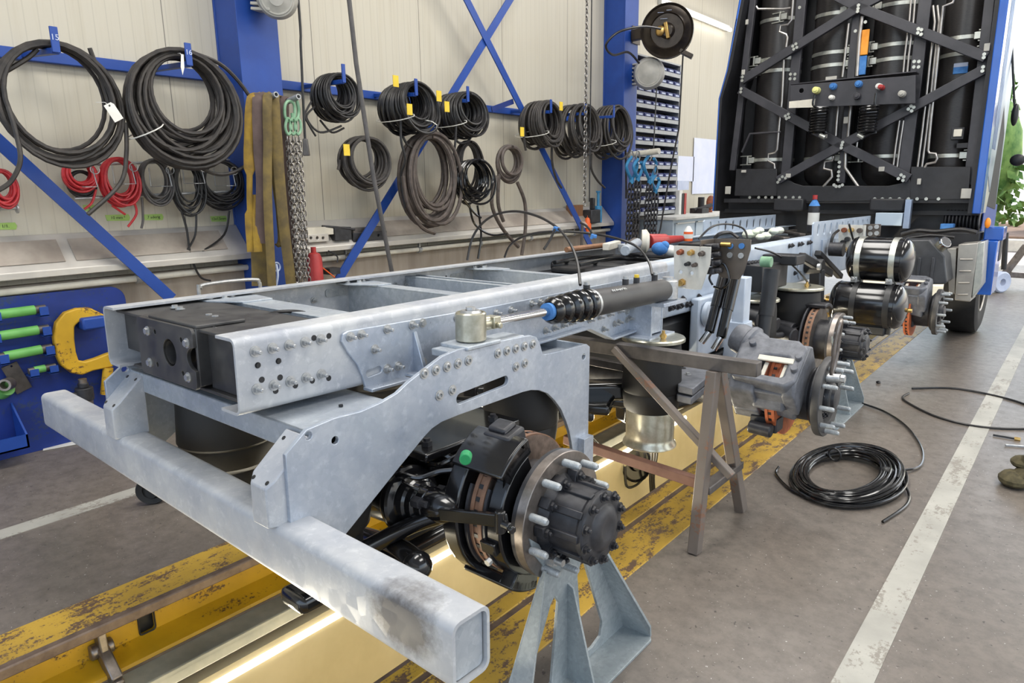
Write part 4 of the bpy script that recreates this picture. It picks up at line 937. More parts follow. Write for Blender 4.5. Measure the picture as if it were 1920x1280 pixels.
# ---- cab with its gas-cylinder rack
YC = 6.6
def C(px, py, d=0.0): return L(px, py, y=YC + d)
def cq(u, v, d=0.0): return C(1340 + u / 2.943, v / 2.943, d)      # coordinates taken from a closer look at the rack
cab = empty('cab'); cab.parent = truck
xl = C(1344, 330).x; xr = C(1840, 330).x
zb = C(1590, 398).z; ztop = 3.9
xl2 = C(1345, 391).x
b = MB(); b.plate([(xl - .01, zb), (xl - .01, 2.62), (xl + .06, 2.9), (xl + .20, ztop), (xl + .23, ztop), (xl + .075, 2.9), (xl + .005, 2.62), (xl + .005, zb)], [], 'y', YC - .05, YC + 1.7)
b.plate([(xr - .03, zb), (xr - .03, ztop), (xr + .035, ztop), (xr + .035, zb)], [], 'y', YC - .05, YC + .16)
b.box(xl + .2, xr, YC - .05, YC + 1.7, ztop - .03, ztop); b.build('body_panel', 'cab_blue', cab, bevel=.008)
b = MB(); b.box(xl, xr, YC + .62, YC + .66, zb, ztop); b.plate([(xl + .006, zb), (xl + .006, 2.62), (xl + .076, 2.9), (xl + .225, ztop), (xl + .26, ztop), (xl + .11, 2.9), (xl + .03, 2.62), (xl + .03, zb)], [], 'y', YC - .046, YC + .62); b.box(xr - .07, xr - .03, YC + .02, YC + .62, zb, ztop); b.box(xl, xr, YC + .2, YC + .6, zb - .02, zb + .02); b.build('rear_wall', 'cab_black', cab)
# right flank seen edge-on: pale fairing, bright strip, dark glass, blue door and sill
b = MB(); b.plate([(YC + .16, 1.80), (YC + .50, 1.62), (YC + .62, 2.0), (YC + .80, 2.6), (YC + 1.0, ztop), (YC + .16, ztop)], [], 'x', xr - .01, xr + .03)
for i in range(4): b.box(xr + .03, xr + .036, YC + .22 + .07 * i, YC + .235 + .07 * i, 2.0, ztop)
b.build('side_fairing', 'cab_silver', cab, bevel=.004)
b = MB(); b.plate([(YC + .16, zb), (YC + .42, zb), (YC + .55, 1.62), (YC + .16, 1.82)], [], 'x', xr - .01, xr + .025); b.build('side_trim', 'strap_steel', cab, bevel=.004)
b = MB(); b.plate([(YC + .5, 1.50), (YC + 1.35, 1.45), (YC + 1.25, 2.2), (YC + .75, 2.55), (YC + .60, 1.9)], [], 'x', xr - .02, xr + .015); b.build('side_window', 'tyre', cab)
b = MB(); b.plate([(YC + .40, .72), (YC + 1.5, .72), (YC + 1.6, 1.50), (YC + .48, 1.50)], [], 'x', xr - .03, xr + .01); b.build('door', 'blue_paint', cab)
b = MB(); b.box(xr - .03, xr - .005, YC + .85, YC + 1.6, 1.45, ztop); b.build('windscreen_pillar', 'cab_silver', cab, bevel=.005)
q = L(1903, 215, y=YC + .9); q2 = L(1896, 60, y=YC + .8)
b = MB(); b.ball(q, .07, 14, (.45, .6, 1.5)); b.tube([q, q2], .010, 8); b.build('mirror', 'black_satin', cab)
b = MB(); b.ball(L(1908, 300, y=YC + .8), .07, 12, (.9, .6, .8)); b.build('kerb_mirror', 'cab_black', cab)
# gas cylinders
for i, (u0, u1) in enumerate(((195, 425), (495, 755), (825, 1105), (1215, 1465))):
    p0, p1 = cq(u0 + 12, 300, .18), cq(u1 + 12, 300, .18); x = (p0.x + p1.x) / 2; r = (p1.x - p0.x) / 2
    g = empty('gas_cylinder'); g.parent = truck
    b = MB(); z0 = C(1590, 352).z
    b.lathe([(0, z0), (r * .6, z0 + .02), (r * .9, z0 + .09), (r, z0 + .2), (r, ztop - .1), (0, ztop - .1)], (x, YC + .18 + r, 0), (0, 0, 1), 36); b.build('shell', 'gas_tank', g)
    for v in ((105, 325, 390, 880), (72, 290, 360, 872), (20, 245, 325, 860), (208, 297, 857))[i]:
        z = cq((u0 + u1) / 2, v, .18).z; tilt = (.03 if v < 200 and i < 3 else 0)
        b = MB(); b.lathe([(r + .002, -.018), (r + .007, -.018), (r + .007, .018), (r + .002, .018)], (x, YC + .18 + r, z), (tilt * .6, -tilt, 1), 36, close=True)
        s = -1 if i in (0, 2) else 1; xa = x + s * r * .72; ya = YC + .18 + r * .15
        if v < 200 and i in (0, 1): xa = x + r * .45; ya = YC + .18
        b.box(xa - .03, xa + .03, ya - .03, ya + .02, z - .03, z + .03)
        for dz in (-.045, .045): b.bar((xa + s * .0, ya - .02, z + dz), (xa + s * .13, ya + .0, z + dz), .012, .012)
        b.box(xa + s * .035, xa + s * .05, ya - .03, ya + .0, z - .05, z + .05); b.build('strap', 'strap_steel', g, bevel=.003)
# rack: posts, crossing braces, bottom plates
rack = empty('cylinder_rack'); rack.parent = truck
def strip(name, a, c, w, d0=.0, th=.03, mat='brace_black', par=None, lip=True):
    A, B = cq(*a, d0), cq(*c, d0); b = MB(); b.bar(A, B, w, th, (0, 1, 0))
    o = b.build(name, mat, par or rack, bevel=.004); return o
for a, c, w in (((222, -60), (100, 940), .065), ((487, -60), (392, 985), .095), ((798, -60), (700, 1010), .07), ((1172, -60), (1043, 985), .105), ((1525, -60), (1400, 1020), .075)): strip('post', a, c, w, .10, .05)
for a, c in (((795, 42), (150, 445)), ((795, 42), (1500, 318)), ((795, 42), (600, -60)), ((795, 42), (990, -60)), ((703, 800), (140, 495)), ((703, 800), (1485, 385)), ((703, 800), (350, 995)), ((703, 800), (1075, 985))):
    strip('cross_brace', a, c, .085, .03, .05)
b = MB()
for p in ([(120, 932), (345, 932), (345, 1080), (110, 1080)], [(1085, 920), (1415, 920), (1400, 1100), (1075, 1100)], [(345, 1000), (400, 985), (440, 1010), (490, 1025), (960, 1025), (1030, 1010), (1075, 985), (1085, 1010), (1085, 1105), (500, 1112), (345, 1100)]):
    b.plate([(cq(*q, .05).x, cq(*q, .05).z) for q in p], [], 'y', YC + .04, YC + .06)
b.build('bottom_plate', 'cab_black', rack, bevel=.004)
b = MB(); a, c = cq(60, 1095, .1), cq(1430, 1110, .1); b.box(a.x, c.x, YC + .05, YC + .2, c.z - .02, a.z + .0); b.build('bottom_beam', 'cab_black', rack, bevel=.006)
for u in (195, 245, 283, 318, 357, 393, 435, 470): bolt(rack, cq(u, 1089, .04), (0, -1, 0), 'cabbolt')
for u in (884, 926, 970, 1020, 1070, 1118, 1168, 1236): bolt(rack, cq(u, 1097, .04), (0, -1, 0), 'cabbolt')
for u, v in ((795, 30), (793, 48), (790, 64), (708, 785), (703, 800), (700, 816), (450, 243), (433, 255), (455, 262), (438, 272), (1125, 160), (1142, 165), (1122, 182), (1140, 190), (408, 630), (392, 640), (412, 648), (398, 655), (1085, 585), (1100, 592), (1070, 602), (1088, 612), (445, 410), (420, 410), (418, 435), (443, 435), (1102, 340), (1128, 340), (1100, 370), (1126, 370), (690, 895), (688, 920), (686, 948), (684, 970), (682, 992), (660, 1020), (672, 1028), (690, 1028), (706, 1020), (375, 975), (392, 982), (360, 990), (350, 1005), (1030, 965), (1045, 975), (1015, 985), (1040, 995), (155, 425), (153, 445), (148, 490), (146, 508), (1488, 300), (1485, 318), (1482, 370), (1478, 392), (470, 42), (833, 122), (778, 172)):
    bolt(rack, cq(u, v, -.005), (0, -1, 0), 'cabbolt', 'small_bolt')
# coupling panel with its sockets
P_ = -.12
def pq(u, v): q = cq(u, v, P_); return q
b = MB(); b.plate([(pq(*q).x, pq(*q).z) for q in ((418, 470), (1108, 415), (1108, 570), (560, 590), (415, 590))], [circ(pq(478, 500).x, pq(478, 500).z, .022), circ(pq(475, 562).x, pq(475, 562).z, .022)], 'y', YC + P_, YC + P_ + .012)
b.box(pq(418, 470).x, pq(1108, 415).x, YC + P_, YC + .05, pq(418, 462).z, pq(418, 468).z); pan = b.build('coupling_panel', 'brace_black', truck, bevel=.003)
b = MB(); b.plate([(pq(*q).x, pq(*q).z) for q in ((412, 560), (555, 545), (550, 592), (410, 596))], [], 'y', YC + P_ - .004, YC + P_ + .002); b.build('bare_patch', 'off_white', pan)
for nm, u, v, r, ln, m_ in (('palm_coupling', 566, 500, .035, .07, 'yellow_valve'), ('socket', 657, 478, .034, .05, 'cloth_blue'), ('socket', 797, 465, .034, .05, 'cloth_blue'), ('palm_coupling', 912, 480, .03, .07, 'white_paint'), ('coupling_lever', 925, 484, .024, .09, 'red_paint'), ('plug', 650, 540, .025, .06, 'tag_white'), ('socket', 790, 532, .034, .05, 'brace_black'), ('plug', 1037, 520, .032, .07, 'lamp_grey')):
    q = pq(u, v); b = MB(); b.cyl(q + V(0, .01, 0), q + V(0, -ln, 0), r, r * .85, 18); b.cyl(q + V(0, -ln, 0), q + V(0, -ln - .012, 0), r * .5, n=12); b.build(nm, m_, pan, bevel=.003)
for u0, v0, u1, v1, sx in ((590, 600, 575, 735, .34), (862, 590, 845, 735, .34)):
    A, B = pq(u0, v0), pq(u1, v1); pts = []; n = 9
    for i in range(n * 14 + 1):
        t = i / (n * 14); a = 2 * pi * n * t; c_ = A.lerp(B, t); pts.append(c_ + V(.078 * cos(a), -.05 - .06 * sin(a), .0))
    b = MB(); b.tube(pts, .011, 6); s0 = pq(u0 - 25 if u0 < 700 else u0 + 40, v0 - 70); b.tube(cat([s0 + V(0, -.08, 0), s0 + V(0, -.08, -.10), pts[0]], 6), .011, 6); e = pq(u1 + 25 if u1 < 700 else u1 - 35, v1 + 15); b.tube(cat([pts[-1], e + V(0, -.05, 0)], 6), .011, 6); b.build('coiled_hose', 'hose_gloss', truck)
    b = MB(); b.cyl(e + V(-.02, -.05, .01), e + V(.03, -.05, -.02), .022, n=12); b.build('hose_end', 'strap_steel', truck)
# pipework
def pipe(pts, d=.06, r=.008, mat='pipe_steel'):
    b = MB(); b.tube([cq(u, v, d) for u, v in pts], r, 8); return b.build('gas_pipe', mat, rack)
pipe([(435, -20), (425, 110), (405, 135), (365, 142), (358, 175), (395, 190), (402, 205), (395, 260)], .05, .011)
pipe([(382, 330), (378, 440), (372, 560), (358, 680), (345, 825), (335, 842), (298, 850), (294, 885), (330, 905), (332, 930)], .05, .011)
pipe([(230, 35), (240, 50), (380, 50), (420, 44)], .05, .011)
pipe([(815, 90), (800, 200), (785, 420)], .06, .017); pipe([(740, 130), (725, 260), (705, 425)], .06, .011)
pipe([(683, 580), (675, 660), (668, 750)], .06, .011); pipe([(752, 570), (742, 680), (735, 760), (722, 850), (720, 925), (795, 1032)], .06, .014)
pipe([(655, 862), (650, 885), (608, 892), (603, 930), (645, 940), (648, 975), (600, 1030)], .05, .013); pipe([(790, 760), (785, 800), (782, 820)], .06, .011)
for du in (0, 22): pipe([(1085 + du, -20), (1075 + du, 110), (1050 + du, 300), (1040 + du, 410)], .06, .009); pipe([(1020 + du, 665), (1000 + du, 800), (985 + du, 920)], .06, .009)
for du in (0, 24): pipe([(1205 + du, 30), (1215 + du, 120), (1190 + du, 330), (1165 + du, 560), (1140 + du, 770), (1120 + du, 920)], .07, .01)
pipe([(1325, -20), (1315, 15), (1262, 35), (1250, 130), (1235, 280), (1212, 500), (1195, 650), (1178, 830), (1185, 845), (1220, 848), (1228, 875), (1218, 895), (1170, 905), (1160, 925)], .05, .012)
pipe([(150, 840), (195, 738), (270, 733), (365, 728)], .05, .012, 'brace_black')
# labels, lamps and small fittings on the rack
def chip(name, u0, v0, u1, v1, mat, d=.02, th=.02):
    a, c = cq(u0, v0, d), cq(u1, v1, d); b = MB(); b.box(a.x, c.x, YC + d, YC + d + th, c.z, a.z); return b.build(name, mat, rack, bevel=.004)
chip('webbing_strap', 815, 165, 842, 300, 'orange_web', .06); chip('webbing_strap', 800, 310, 830, 410, 'cloth_blue', .06)
chip('cylinder_label', 1318, 365, 1395, 402, 'cloth_blue', .17, .01); chip('cylinder_label', 1320, 350, 1397, 365, 'label_pale', .168, .01)
chip('lamp_housing', 1308, 705, 1372, 768, 'cab_black', .08, .06); chip('lamp_lens', 1320, 714, 1362, 752, 'off_white', .07, .03)
chip('lamp_bracket', 1335, 790, 1425, 815, 'cab_black', .1, .03)
for a in ((612, 424, 672, 438), (712, 645, 735, 680), (1488, 240, 1516, 280), (1018, 500, 1050, 535), (170, 108, 184, 134), (1118, 985, 1136, 1018), (1362, 1040, 1412, 1095), (58, 1028, 86, 1070), (146, 938, 172, 952), (148, 385, 165, 412), (585, 742, 620, 762), (905, 920, 935, 945), (392, 958, 418, 980)): chip('label', *a, 'lamp_grey', -.0, .012)
# dark machinery under the cab, mounts and bellows
for u0, u1 in ((330, 490), (860, 1045)): b = MB(); a, c = cq(u0, 1095, -.02), cq(u1, 1165, -.02); b.box(a.x, c.x, YC - .05, YC + .2, c.z, a.z); b.build('cab_mount', 'cab_black', truck, bevel=.015)
b = MB(); a, c = cq(40, 1120, .35), cq(1440, 1330, .35); b.box(a.x, c.x, YC + .3, YC + 1.4, c.z - .1, a.z); b.build('engine_cover', 'cab_black', truck)
b = MB(); a, c = cq(905, 1172, .0), cq(1078, 1245, .0); b.box(a.x, c.x - .05, YC - .12, YC + .15, c.z, a.z); b.build('mount_block', 'pale_sheet', truck, bevel=.006)
b = MB(); a, c = cq(1270, 1215, .3), cq(1470, 1215, .3); pf = []
for i in range(10): t = i / 10 * (c.x - a.x); pf += [(.075, t), (.10, t + .012), (.10, t + .022), (.075, t + .03)]
b.lathe(pf, a, (1, 0, 0), 24); b.build('intake_bellows', 'cab_black', truck)
b = MB(); a, c = C(1765, 419, .1), C(1787, 432, .1); b.box(a.x, c.x, YC + .05, YC + .2, c.z, a.z); b.build('blue_box', 'cloth_blue', truck, bevel=.006)
b = MB(); b.tube(cat([C(1690, 440, -.2), C(1720, 432, -.2), C(1755, 434, -.2), C(1800, 430, -.2), C(1832, 436, -.2)], 5), .02, 8); b.tube(cat([C(1700, 447, -.3), C(1745, 441, -.3), C(1790, 445, -.3)], 5), .014, 8); b.build('wiring_loom', 'hose_black', truck)
b = MB(); a, c = C(1690, 432, .1), C(1835, 470, .1); b.box(a.x, c.x, YC + .05, YC + .5, c.z, a.z); b.build('chassis_box', 'cab_black', truck, bevel=.01)
b = MB(); a, c = L(1838, 450, y=YC + .1), L(1853, 553, y=YC + .1); b.box(a.x, c.x + .02, YC + .08, YC + .5, c.z, a.z); b.box(a.x + .02, c.x + .05, YC + .1, YC + .4, a.z, a.z + .12); b.build('mudguard', 'cab_blue', truck, bevel=.01)
b = MB(); a, c = L(1855, 448, y=YC + .3), L(1872, 490, y=YC + .3); b.box(a.x, c.x, YC + .3, YC + .5, c.z, a.z); b.build('step_lamp', 'cab_black', truck, bevel=.006)
b = MB(); q = C(1852, 418, .05); b.ball(q, .03, 12, (.8, .8, 1.6)); b.build('marker_lamp', 'amber', truck)
b = MB(); q0, q1 = cq(1070, 1100, -.1), cq(1075, 1260, -.1); b.box(q0.x - .02, q0.x + .03, YC - .12, YC - .05, q1.z, q0.z); b.build('support_strip', 'cab_silver', truck)
# between the rails: hitch tank, dark deck, loose hoses
b = MB(); b.box(FX + .03, NX - .03, 2.25, 3.25, 1.0, 1.16); b.box(-.3, .1, 2.3, 2.9, 1.16, 1.20); b.cyl((-.40, 2.45, 1.19), (.05, 2.55, 1.19), .03, n=14); b.build('hitch_module', 'black_satin', truck, bevel=.015)
for pts in ([(1085, 497), (1150, 485), (1220, 487), (1262, 492)], [(1040, 492), (1100, 483), (1180, 480), (1265, 484)]):
    b = MB(); b.tube(cat([L(*p, z=1.225) for p in pts], 8), .012, 8); b.build('air_line', 'hose_gloss', truck)
b = MB(); b.box(FX + .05, NX - .05, 3.4, 6.4, 1.10, 1.20); b.box(-.4, .3, 4.1, 5.6, 1.20, 1.235); b.build('deck_plate', 'black_satin', truck, bevel=.008)
b = MB()
for a, c in (((1452, 437), (1490, 432)), ((1460, 432), (1505, 440)), ((1440, 442), (1475, 447))): b.bar(L(*a, z=1.26), L(*c, z=1.26), .05, .02)
b.build('deck_bar', 'steel_bare', truck, bevel=.003)
# air lines arching over the frame, their blue fittings
def hose(pts, r=.006, mat='hose_black', n=8, par=None, name='air_line'):
    b = MB(); b.tube(cat(pts, n), r, 6); return b.build(name, mat, truck if par is None else par)
hx = FX + .05
hose([L(1088, 534, x=CX_), L(1082, 490, x=.45), L(1068, 455, x=.35), L(1045, 427, x=.2), L(1010, 406, x=.05), L(968, 396, x=-.15), L(930, 402, x=-.3), L(903, 420, x=-.4), L(885, 448, x=FX + .04), L(876, 488, x=FX + .04)], .0062)
hose([L(1223, 515, x=CX_), L(1216, 490, x=.48), L(1195, 463, x=.4), L(1160, 448, x=.3), L(1118, 439, x=.1), L(1060, 434, x=0), L(1010, 436, x=-.15), L(975, 446, x=-.3), L(955, 462, x=-.4), L(946, 482, x=FX + .04)], .0062)
b = MB()
for px in ((1042, 425), (1112, 439)): q = L(*px, x=.2); b.cyl(q + V(-.012, 0, -.006), q + V(.014, .01, -.012), .009, n=10); b.cyl(q, q + V(-.010, .0, -.022), .008, n=10)
b.build('push_fitting', 'cloth_blue', truck, bevel=.002)
hose([L(1040, 430, x=.2), L(1032, 448, x=.2), L(1020, 467, x=.2)], .006); hose([L(1110, 437, x=.12), L(1100, 424, x=.1), L(1088, 417, x=.08)], .006)
hose([L(1310, 448, y=2.9), L(1335, 425, y=3.0), L(1365, 420, y=3.2), L(1393, 428, y=3.3), L(1402, 446, y=3.3)], .006)
hose([L(1340, 447, y=2.8), L(1350, 438, y=2.8), L(1368, 436, y=2.9), L(1384, 446, y=2.9)], .010)
hose([L(1416, 465, x=.45), L(1450, 474, x=.5), L(1482, 494, x=.55), L(1505, 517, x=.6), L(1524, 542, x=.6)], .0065)
hose([L(1592, 420, x=.6), L(1600, 450, x=.62), L(1606, 470, x=.62)], .008); hose([L(1582, 470, x=.5), L(1600, 478, x=.55), L(1610, 490, x=.6)], .008)
# valve plates: pale front plate with coloured ports, dark plate behind
def valve_plate(py, corners, dark, sc=1.0, tape=True):
    g = empty('valve_bracket'); g.parent = truck
    def Q(p, d=0): q = L(*p, y=py + d); return (q.x, q.z)
    b = MB(); b.plate([Q(p) for p in corners], [circ(*Q(p), .010, 12) for p in ((1276, 510), (1297, 512))] if tape else [], 'y', py, py + .008); b.build('front_plate', 'white_plate', g, bevel=.0015)
    d = dark[1]
    b = MB(); b.plate([Q(p, d) for p in dark[0]], [], 'y', py + d, py + d + .008)
    b.box(Q(dark[0][0], d)[0] - .0, Q(dark[0][0], d)[0] + .006, py, py + d, Q(dark[0][0], d)[1] - .09, Q(dark[0][0], d)[1]); b.build('rear_plate', 'bronze_plate', g, bevel=.002)
    return g, Q
g, Q = valve_plate(2.30, [(1263, 460), (1333, 463), (1331, 495), (1314, 543), (1303, 543), (1272, 539), (1264, 520)], ([(1338, 447), (1408, 449), (1407, 468), (1394, 512), (1384, 524), (1352, 520), (1336, 500)], .16))
for px, m_, r in (((1278, 472), 'rust', .012), ((1298, 473), 'brass', .012), ((1318, 475), 'hose_brown', .011), ((1292, 494), 'black_satin', .009), ((1305, 496), 'hose_brown', .009), ((1280, 529), 'brass', .015), ((1291, 494), 'black_satin', .008)):
    x, z = Q(px); b = MB(); b.cyl((x, 2.302, z), (x - .0, 2.265, z - .002), r, n=12); b.hexa((x, 2.30, z), (0, -1, 0), r * 1.25, .014); b.build('port', m_, g)
q = L(1375, 480, y=2.72)
for px, m_ in (((1370, 461), 'cloth_blue'), ((1391, 461), 'cloth_blue'), ((1369, 478), 'zinc'), ((1390, 479), 'zinc')): x = L(*px, y=2.458); b = MB(); b.cyl(x, x + V(0, -.008, 0), .014, n=16); b.build('port', m_, g)
b = MB(); a = L(1345, 470, y=2.5)
for i in range(4): q = L(1338 + 1.5 * i, 462 + 15 * i, y=2.38); b.box(q.x - .05, q.x + .008, 2.33, 2.45, q.z - .016, q.z + .012); b.cyl(q + V(.0, -.02, 0), q + V(.035, -.02, .005), .012, n=10)
b.build('valve_body', 'black_cast', g, bevel=.004)
b = MB(); b.tube(cat([L(1336, 534, y=2.43), L(1330, 520, y=2.42), L(1340, 505, y=2.42), L(1356, 494, y=2.43), L(1366, 512, y=2.43), L(1366, 530, y=2.43), L(1352, 541, y=2.43), L(1338, 537, y=2.43)], 6), .006, 6); b.build('air_hose', 'hose_gloss', g)
b = MB(); q = L(1352, 458, y=2.44); b.cyl(q, q + V(.05, .0, .0), .011, n=10); b.build('brass_fitting', 'brass', g)
g, Q = valve_plate(5.3, [(1572, 421), (1624, 422), (1622, 448), (1612, 470), (1600, 482), (1572, 462)], ([(1624, 420), (1652, 420), (1650, 442), (1624, 446)], .1), tape=False)
for px, m_ in (((1584, 431), 'rust'), ((1597, 431), 'brass'), ((1613, 432), 'hose_brown'), ((1590, 448), 'black_satin'), ((1582, 454), 'black_satin'), ((1584, 467), 'brass')): x, z = Q(px); b = MB(); b.cyl((x, 5.30, z), (x, 5.26, z), .02, n=10); b.build('port', m_, g)
for px in ((1632, 427), (1644, 425), (1632, 438), (1644, 437)): q = L(*px, y=5.4); b = MB(); b.cyl(q, q + V(0, -.01, 0), .018, n=12); b.build('port', 'zinc', g)
hose([L(1558, 455, x=.45), L(1563, 440, x=.46), L(1572, 432, x=.46)], .012)
b = MB(); a, c = L(1553, 460, y=5.0), L(1578, 476, y=5.0); b.cyl((a.x, 5.05, (a.z + c.z) / 2), (c.x, 5.05, (a.z + c.z) / 2), .055, n=20); b.build('pump', 'black_cast', truck)

# ================================================================ things around the truck
def T_(b, name, mat, label, cat_, group=None, **k): return tag(b.build(name, mat, **k), label, cat_, group)
# ---- axle stands bolted to the two nearest hub flanges
def axle_stand(loc, label):
    g = empty('axle_stand', loc, label, 'stand', 'axle stands under the hubs')
    H = .60
    arc = [(.16 * cos(radians(a)), H + .16 * sin(radians(a))) for a in range(-155, -24, 13)]
    arc2 = [(.19 * cos(radians(a)), H + .19 * sin(radians(a))) for a in (-10, -30, -48)]
    arc1 = [(.19 * cos(radians(a)), H + .19 * sin(radians(a))) for a in (-132, -150, -170)]
    out = [(-.35, 0), (.35, 0), (.33, .06), (.12, .44)] + arc2[::-1] + arc[::-1] + arc1[::-1] + [(-.12, .44), (-.33, .06)]
    hl = [(.05, .34), (.07, .38), (.095, .36), (.20, .10), (.19, .05), (.14, .035), (.085, .04)]
    w2 = [(-.05, .30), (-.07, .33), (-.09, .31), (-.20, .10), (-.19, .05), (-.14, .035), (-.085, .04)]
    b = MB(); b.plate(out, [hl, w2], 'x', 0, .010); b.build('back_plate', 'galv_stand', g, bevel=.001)
    b = MB(); b.plate([(0, -.35), (.11, -.35), (.125, -.33), (.125, .33), (.11, .35), (0, .35)], [], 'z', 0, .010); b.build('base_plate', 'galv_stand', g, bevel=.001)
    for s in (-1, 1):
        b = MB(); t = .008
        A = [V(.01, s * .33, .06), V(.01, s * .345, .01), V(.115, s * .35, .01), V(.115, s * .345, .05), V(.03, s * .135, .45), V(.01, s * .12, .44)]
        n = (A[2] - A[0]).cross(A[4] - A[0]).normalized() * t
        f0 = [b.bm.verts.new(p) for p in A]; f1 = [b.bm.verts.new(p + n) for p in A]; b.bm.faces.new(f0); b.bm.faces.new(f1[::-1])
        for i in range(6): b.bm.faces.new((f0[i], f0[(i + 1) % 6], f1[(i + 1) % 6], f1[i]))
        b.build('side_flange', 'galv_stand', g)
    b = MB(); b.plate([(.01, .01), (.115, .01), (.03, .33), (.01, .34)], [], 'y', -.004, .004); b.build('centre_rib', 'galv_stand', g)
    return g
p = TRUCK_LOC + TRUCK_ROT @ V(.94, .69, .665)
st = axle_stand((p.x - .004, p.y + .02, 0), 'galvanised sheet-steel axle stand under the nearest hub, beside the open tube end')
for a in (-126, -54, -90): 
    pass
b = MB(); q = V(.01, .1635 * cos(radians(-126)), .60 + .1635 * sin(radians(-126))); b.cyl(q, q + V(.008, 0, 0), .024, n=20); b.hexa(q + V(.008, 0, 0), (1, 0, 0), .018, .018); b.cyl(q + V(.02, 0, 0), q + V(.05, 0, 0), .011, n=12); b.build('nut', 'zinc', st)
p = TRUCK_LOC + TRUCK_ROT @ V(.855, A3, B3)
st = axle_stand((p.x - .004, p.y - .02, 0), 'galvanised sheet-steel axle stand under the hub just behind the grey steered hub')
# ---- link with nut hanging on the steered hub
pl = TRUCK_LOC + TRUCK_ROT @ L(1568, 652, x=1.22)
g = empty('lifting_link', pl, 'long steel link with a clamp standing on the grey steered hub', 'link')
b = MB(); k = []
for i in range(24):
    a = 2 * pi * i / 24; k.append(V(.01 * sin(a), .026 * cos(a), .10 * sin(a) - .0 + (.03 if sin(a) > 0 else -.03)))
b.tube(k, .0085, 8, True); b.build('ring', 'steel_bare', g)
b = MB(); b.cyl((-.03, 0, -.145), (.03, 0, -.14), .022, n=14); b.hexa((.03, 0, -.14), (1, 0, 0), .02, .02); b.build('clamp', 'zinc', g, bevel=.002)
# ---- steel trestle across the pit
A1, A2 = W(1302, 1036, z=0), W(1376, 952, z=0); top = W(1352, 690, x=A1.x)
ym = 2.655; zt_ = W(1340, 672, x=-1.14).z
g = empty('steel_trestle', (-2.1, ym, 0), 'rusty welded steel trestle straddling the pit beside the silver-footed air spring', 'trestle')
def tr(name, p0, p1, w, h, mat='trestle_steel', up=(0, 0, 1)):
    o = V(2.1, -ym, 0); b = MB(); b.bar(Vector(p0) + o, Vector(p1) + o, w, h, up); return b.build(name, mat, g, bevel=.004)
e1 = W(1424, 692, y=ym); e0 = W(1078, 642, y=ym)
d = (e0 - e1).normalized(); tr('top_bar', e1, e0 + d * .55, .055, .058)
for xx, y_a, y_b in ((A1.x, A1.y, A2.y), (-3.0, A1.y, A2.y)):
    zt2_ = e1.z - .03 + (xx - e1.x) * d.z / d.x
    tr('leg', (xx, y_a, .001), (xx, ym - .02, zt2_), .055, .045, 'trestle_rust', (1, 0, 0)); tr('leg', (xx, y_b, .001), (xx, ym + .03, zt2_), .055, .045, 'trestle_rust', (1, 0, 0))
    tr('leg_tie', (xx, y_a + .07, .26), (xx, y_b - .07, .26), .05, .035)
b0, b1 = (A1.x, ym, .285), (-3.0, ym, .33); tr('stretcher', W(1312, 905, y=ym - .06), W(1060, 822, y=ym - .06), .04, .045, 'stretcher_rust')
tr('diagonal', W(1152, 652, y=ym - .03), W(1372, 893, y=ym - .03), .04, .03, 'trestle_rust'); tr('back_stretcher', W(1172, 688, y=ym + .25), W(1085, 672, y=ym + .25), .04, .04)
# ---- hose coils on the wall
def coil(label, top, left, right, bot, X, turns, r, mat, inner=.72, depth=.06, seed=1, wob=.03, tails=(), tags=(), ties=0, squash=0, name='hose_coil', lay=1.0, group='hose coils on the wall', tilt=0.0):
    rn = random.Random(seed)
    zt = W(*top, x=X).z; zb = W(*bot, x=X).z; yl = W(*left, x=X).y; yr = W(*right, x=X).y
    yc, ry, rz = (yl + yr) / 2, (yr - yl) / 2 - r, (zt - zb) / 2 - r
    K = [(rn.uniform(inner, 1.0), rn.uniform(-1, 1), rn.uniform(-1, 1), rn.uniform(-1, 1)) for _ in range(turns + 2)]
    for i in range(turns + 2):
        f = (i % 4) / 3.0; K[i] = (inner + (1 - inner) * min(1, max(0, f + rn.uniform(-.25, .25))), (i / turns * 2 - 1) * .9 + rn.uniform(-.25, .25), K[i][2], K[i][3])
    pts = []; n = 30
    for i in range(turns * n + 1):
        t = i / n; k = int(t); f = t - k; f = f * f * (3 - 2 * f)
        s, dx, wy, wz = [K[k][j] * (1 - f) + K[k + 1][j] * f for j in range(4)]
        a = 2 * pi * t + pi / 2
        cy = yc + wy * wob * ry; cz = zt - r - rz * s - (1 - s) * rz * .25 + 0
        up = (1 + sin(a)) / 2
        pts.append(V(X + dx * depth * (1 - .35 * up) + tilt * sin(a), cy + ry * s * cos(a), cz + rz * s * sin(a) * (1 + wz * wob * (1 - up))))
    b = MB(); b.tube(pts, r, 7)
    for tl in tails:
        b.tube(cat([W(px, py, x=X + (q[0] if q else 0)) for px, py, *q in tl], 6), r, 7)
    o = T_(b, name, mat, label, 'hose coil' if name == 'hose_coil' else 'cable coil', group)
    for tp, tm in tags:
        q = W(*tp, x=X + depth + .03); b = MB(); b.box(q.x - .002, q.x + .002, q.y - .028, q.y + .028, q.z - .042, q.z + .042); b.build('tag', tm, o)
    for j in range(ties):
        a = rn.uniform(0, 2 * pi) if j else pi * 1.15
        b = MB(); c_ = V(X, yc + ry * (inner + 1) / 2 * cos(a), zt - r - rz + rz * (inner + 1) / 2 * sin(a)); w_ = ry * (1 - inner) / 2 + .03
        dirv = V(0, cos(a), sin(a)); b.tube([c_ + dirv * (w_ * cos(q)) + V((depth + .02) * sin(q), 0, 0) for q in [2 * pi * i / 12 for i in range(12)]], .004, 5, True); b.build('cable_tie', 'tag_white', o)
    return o
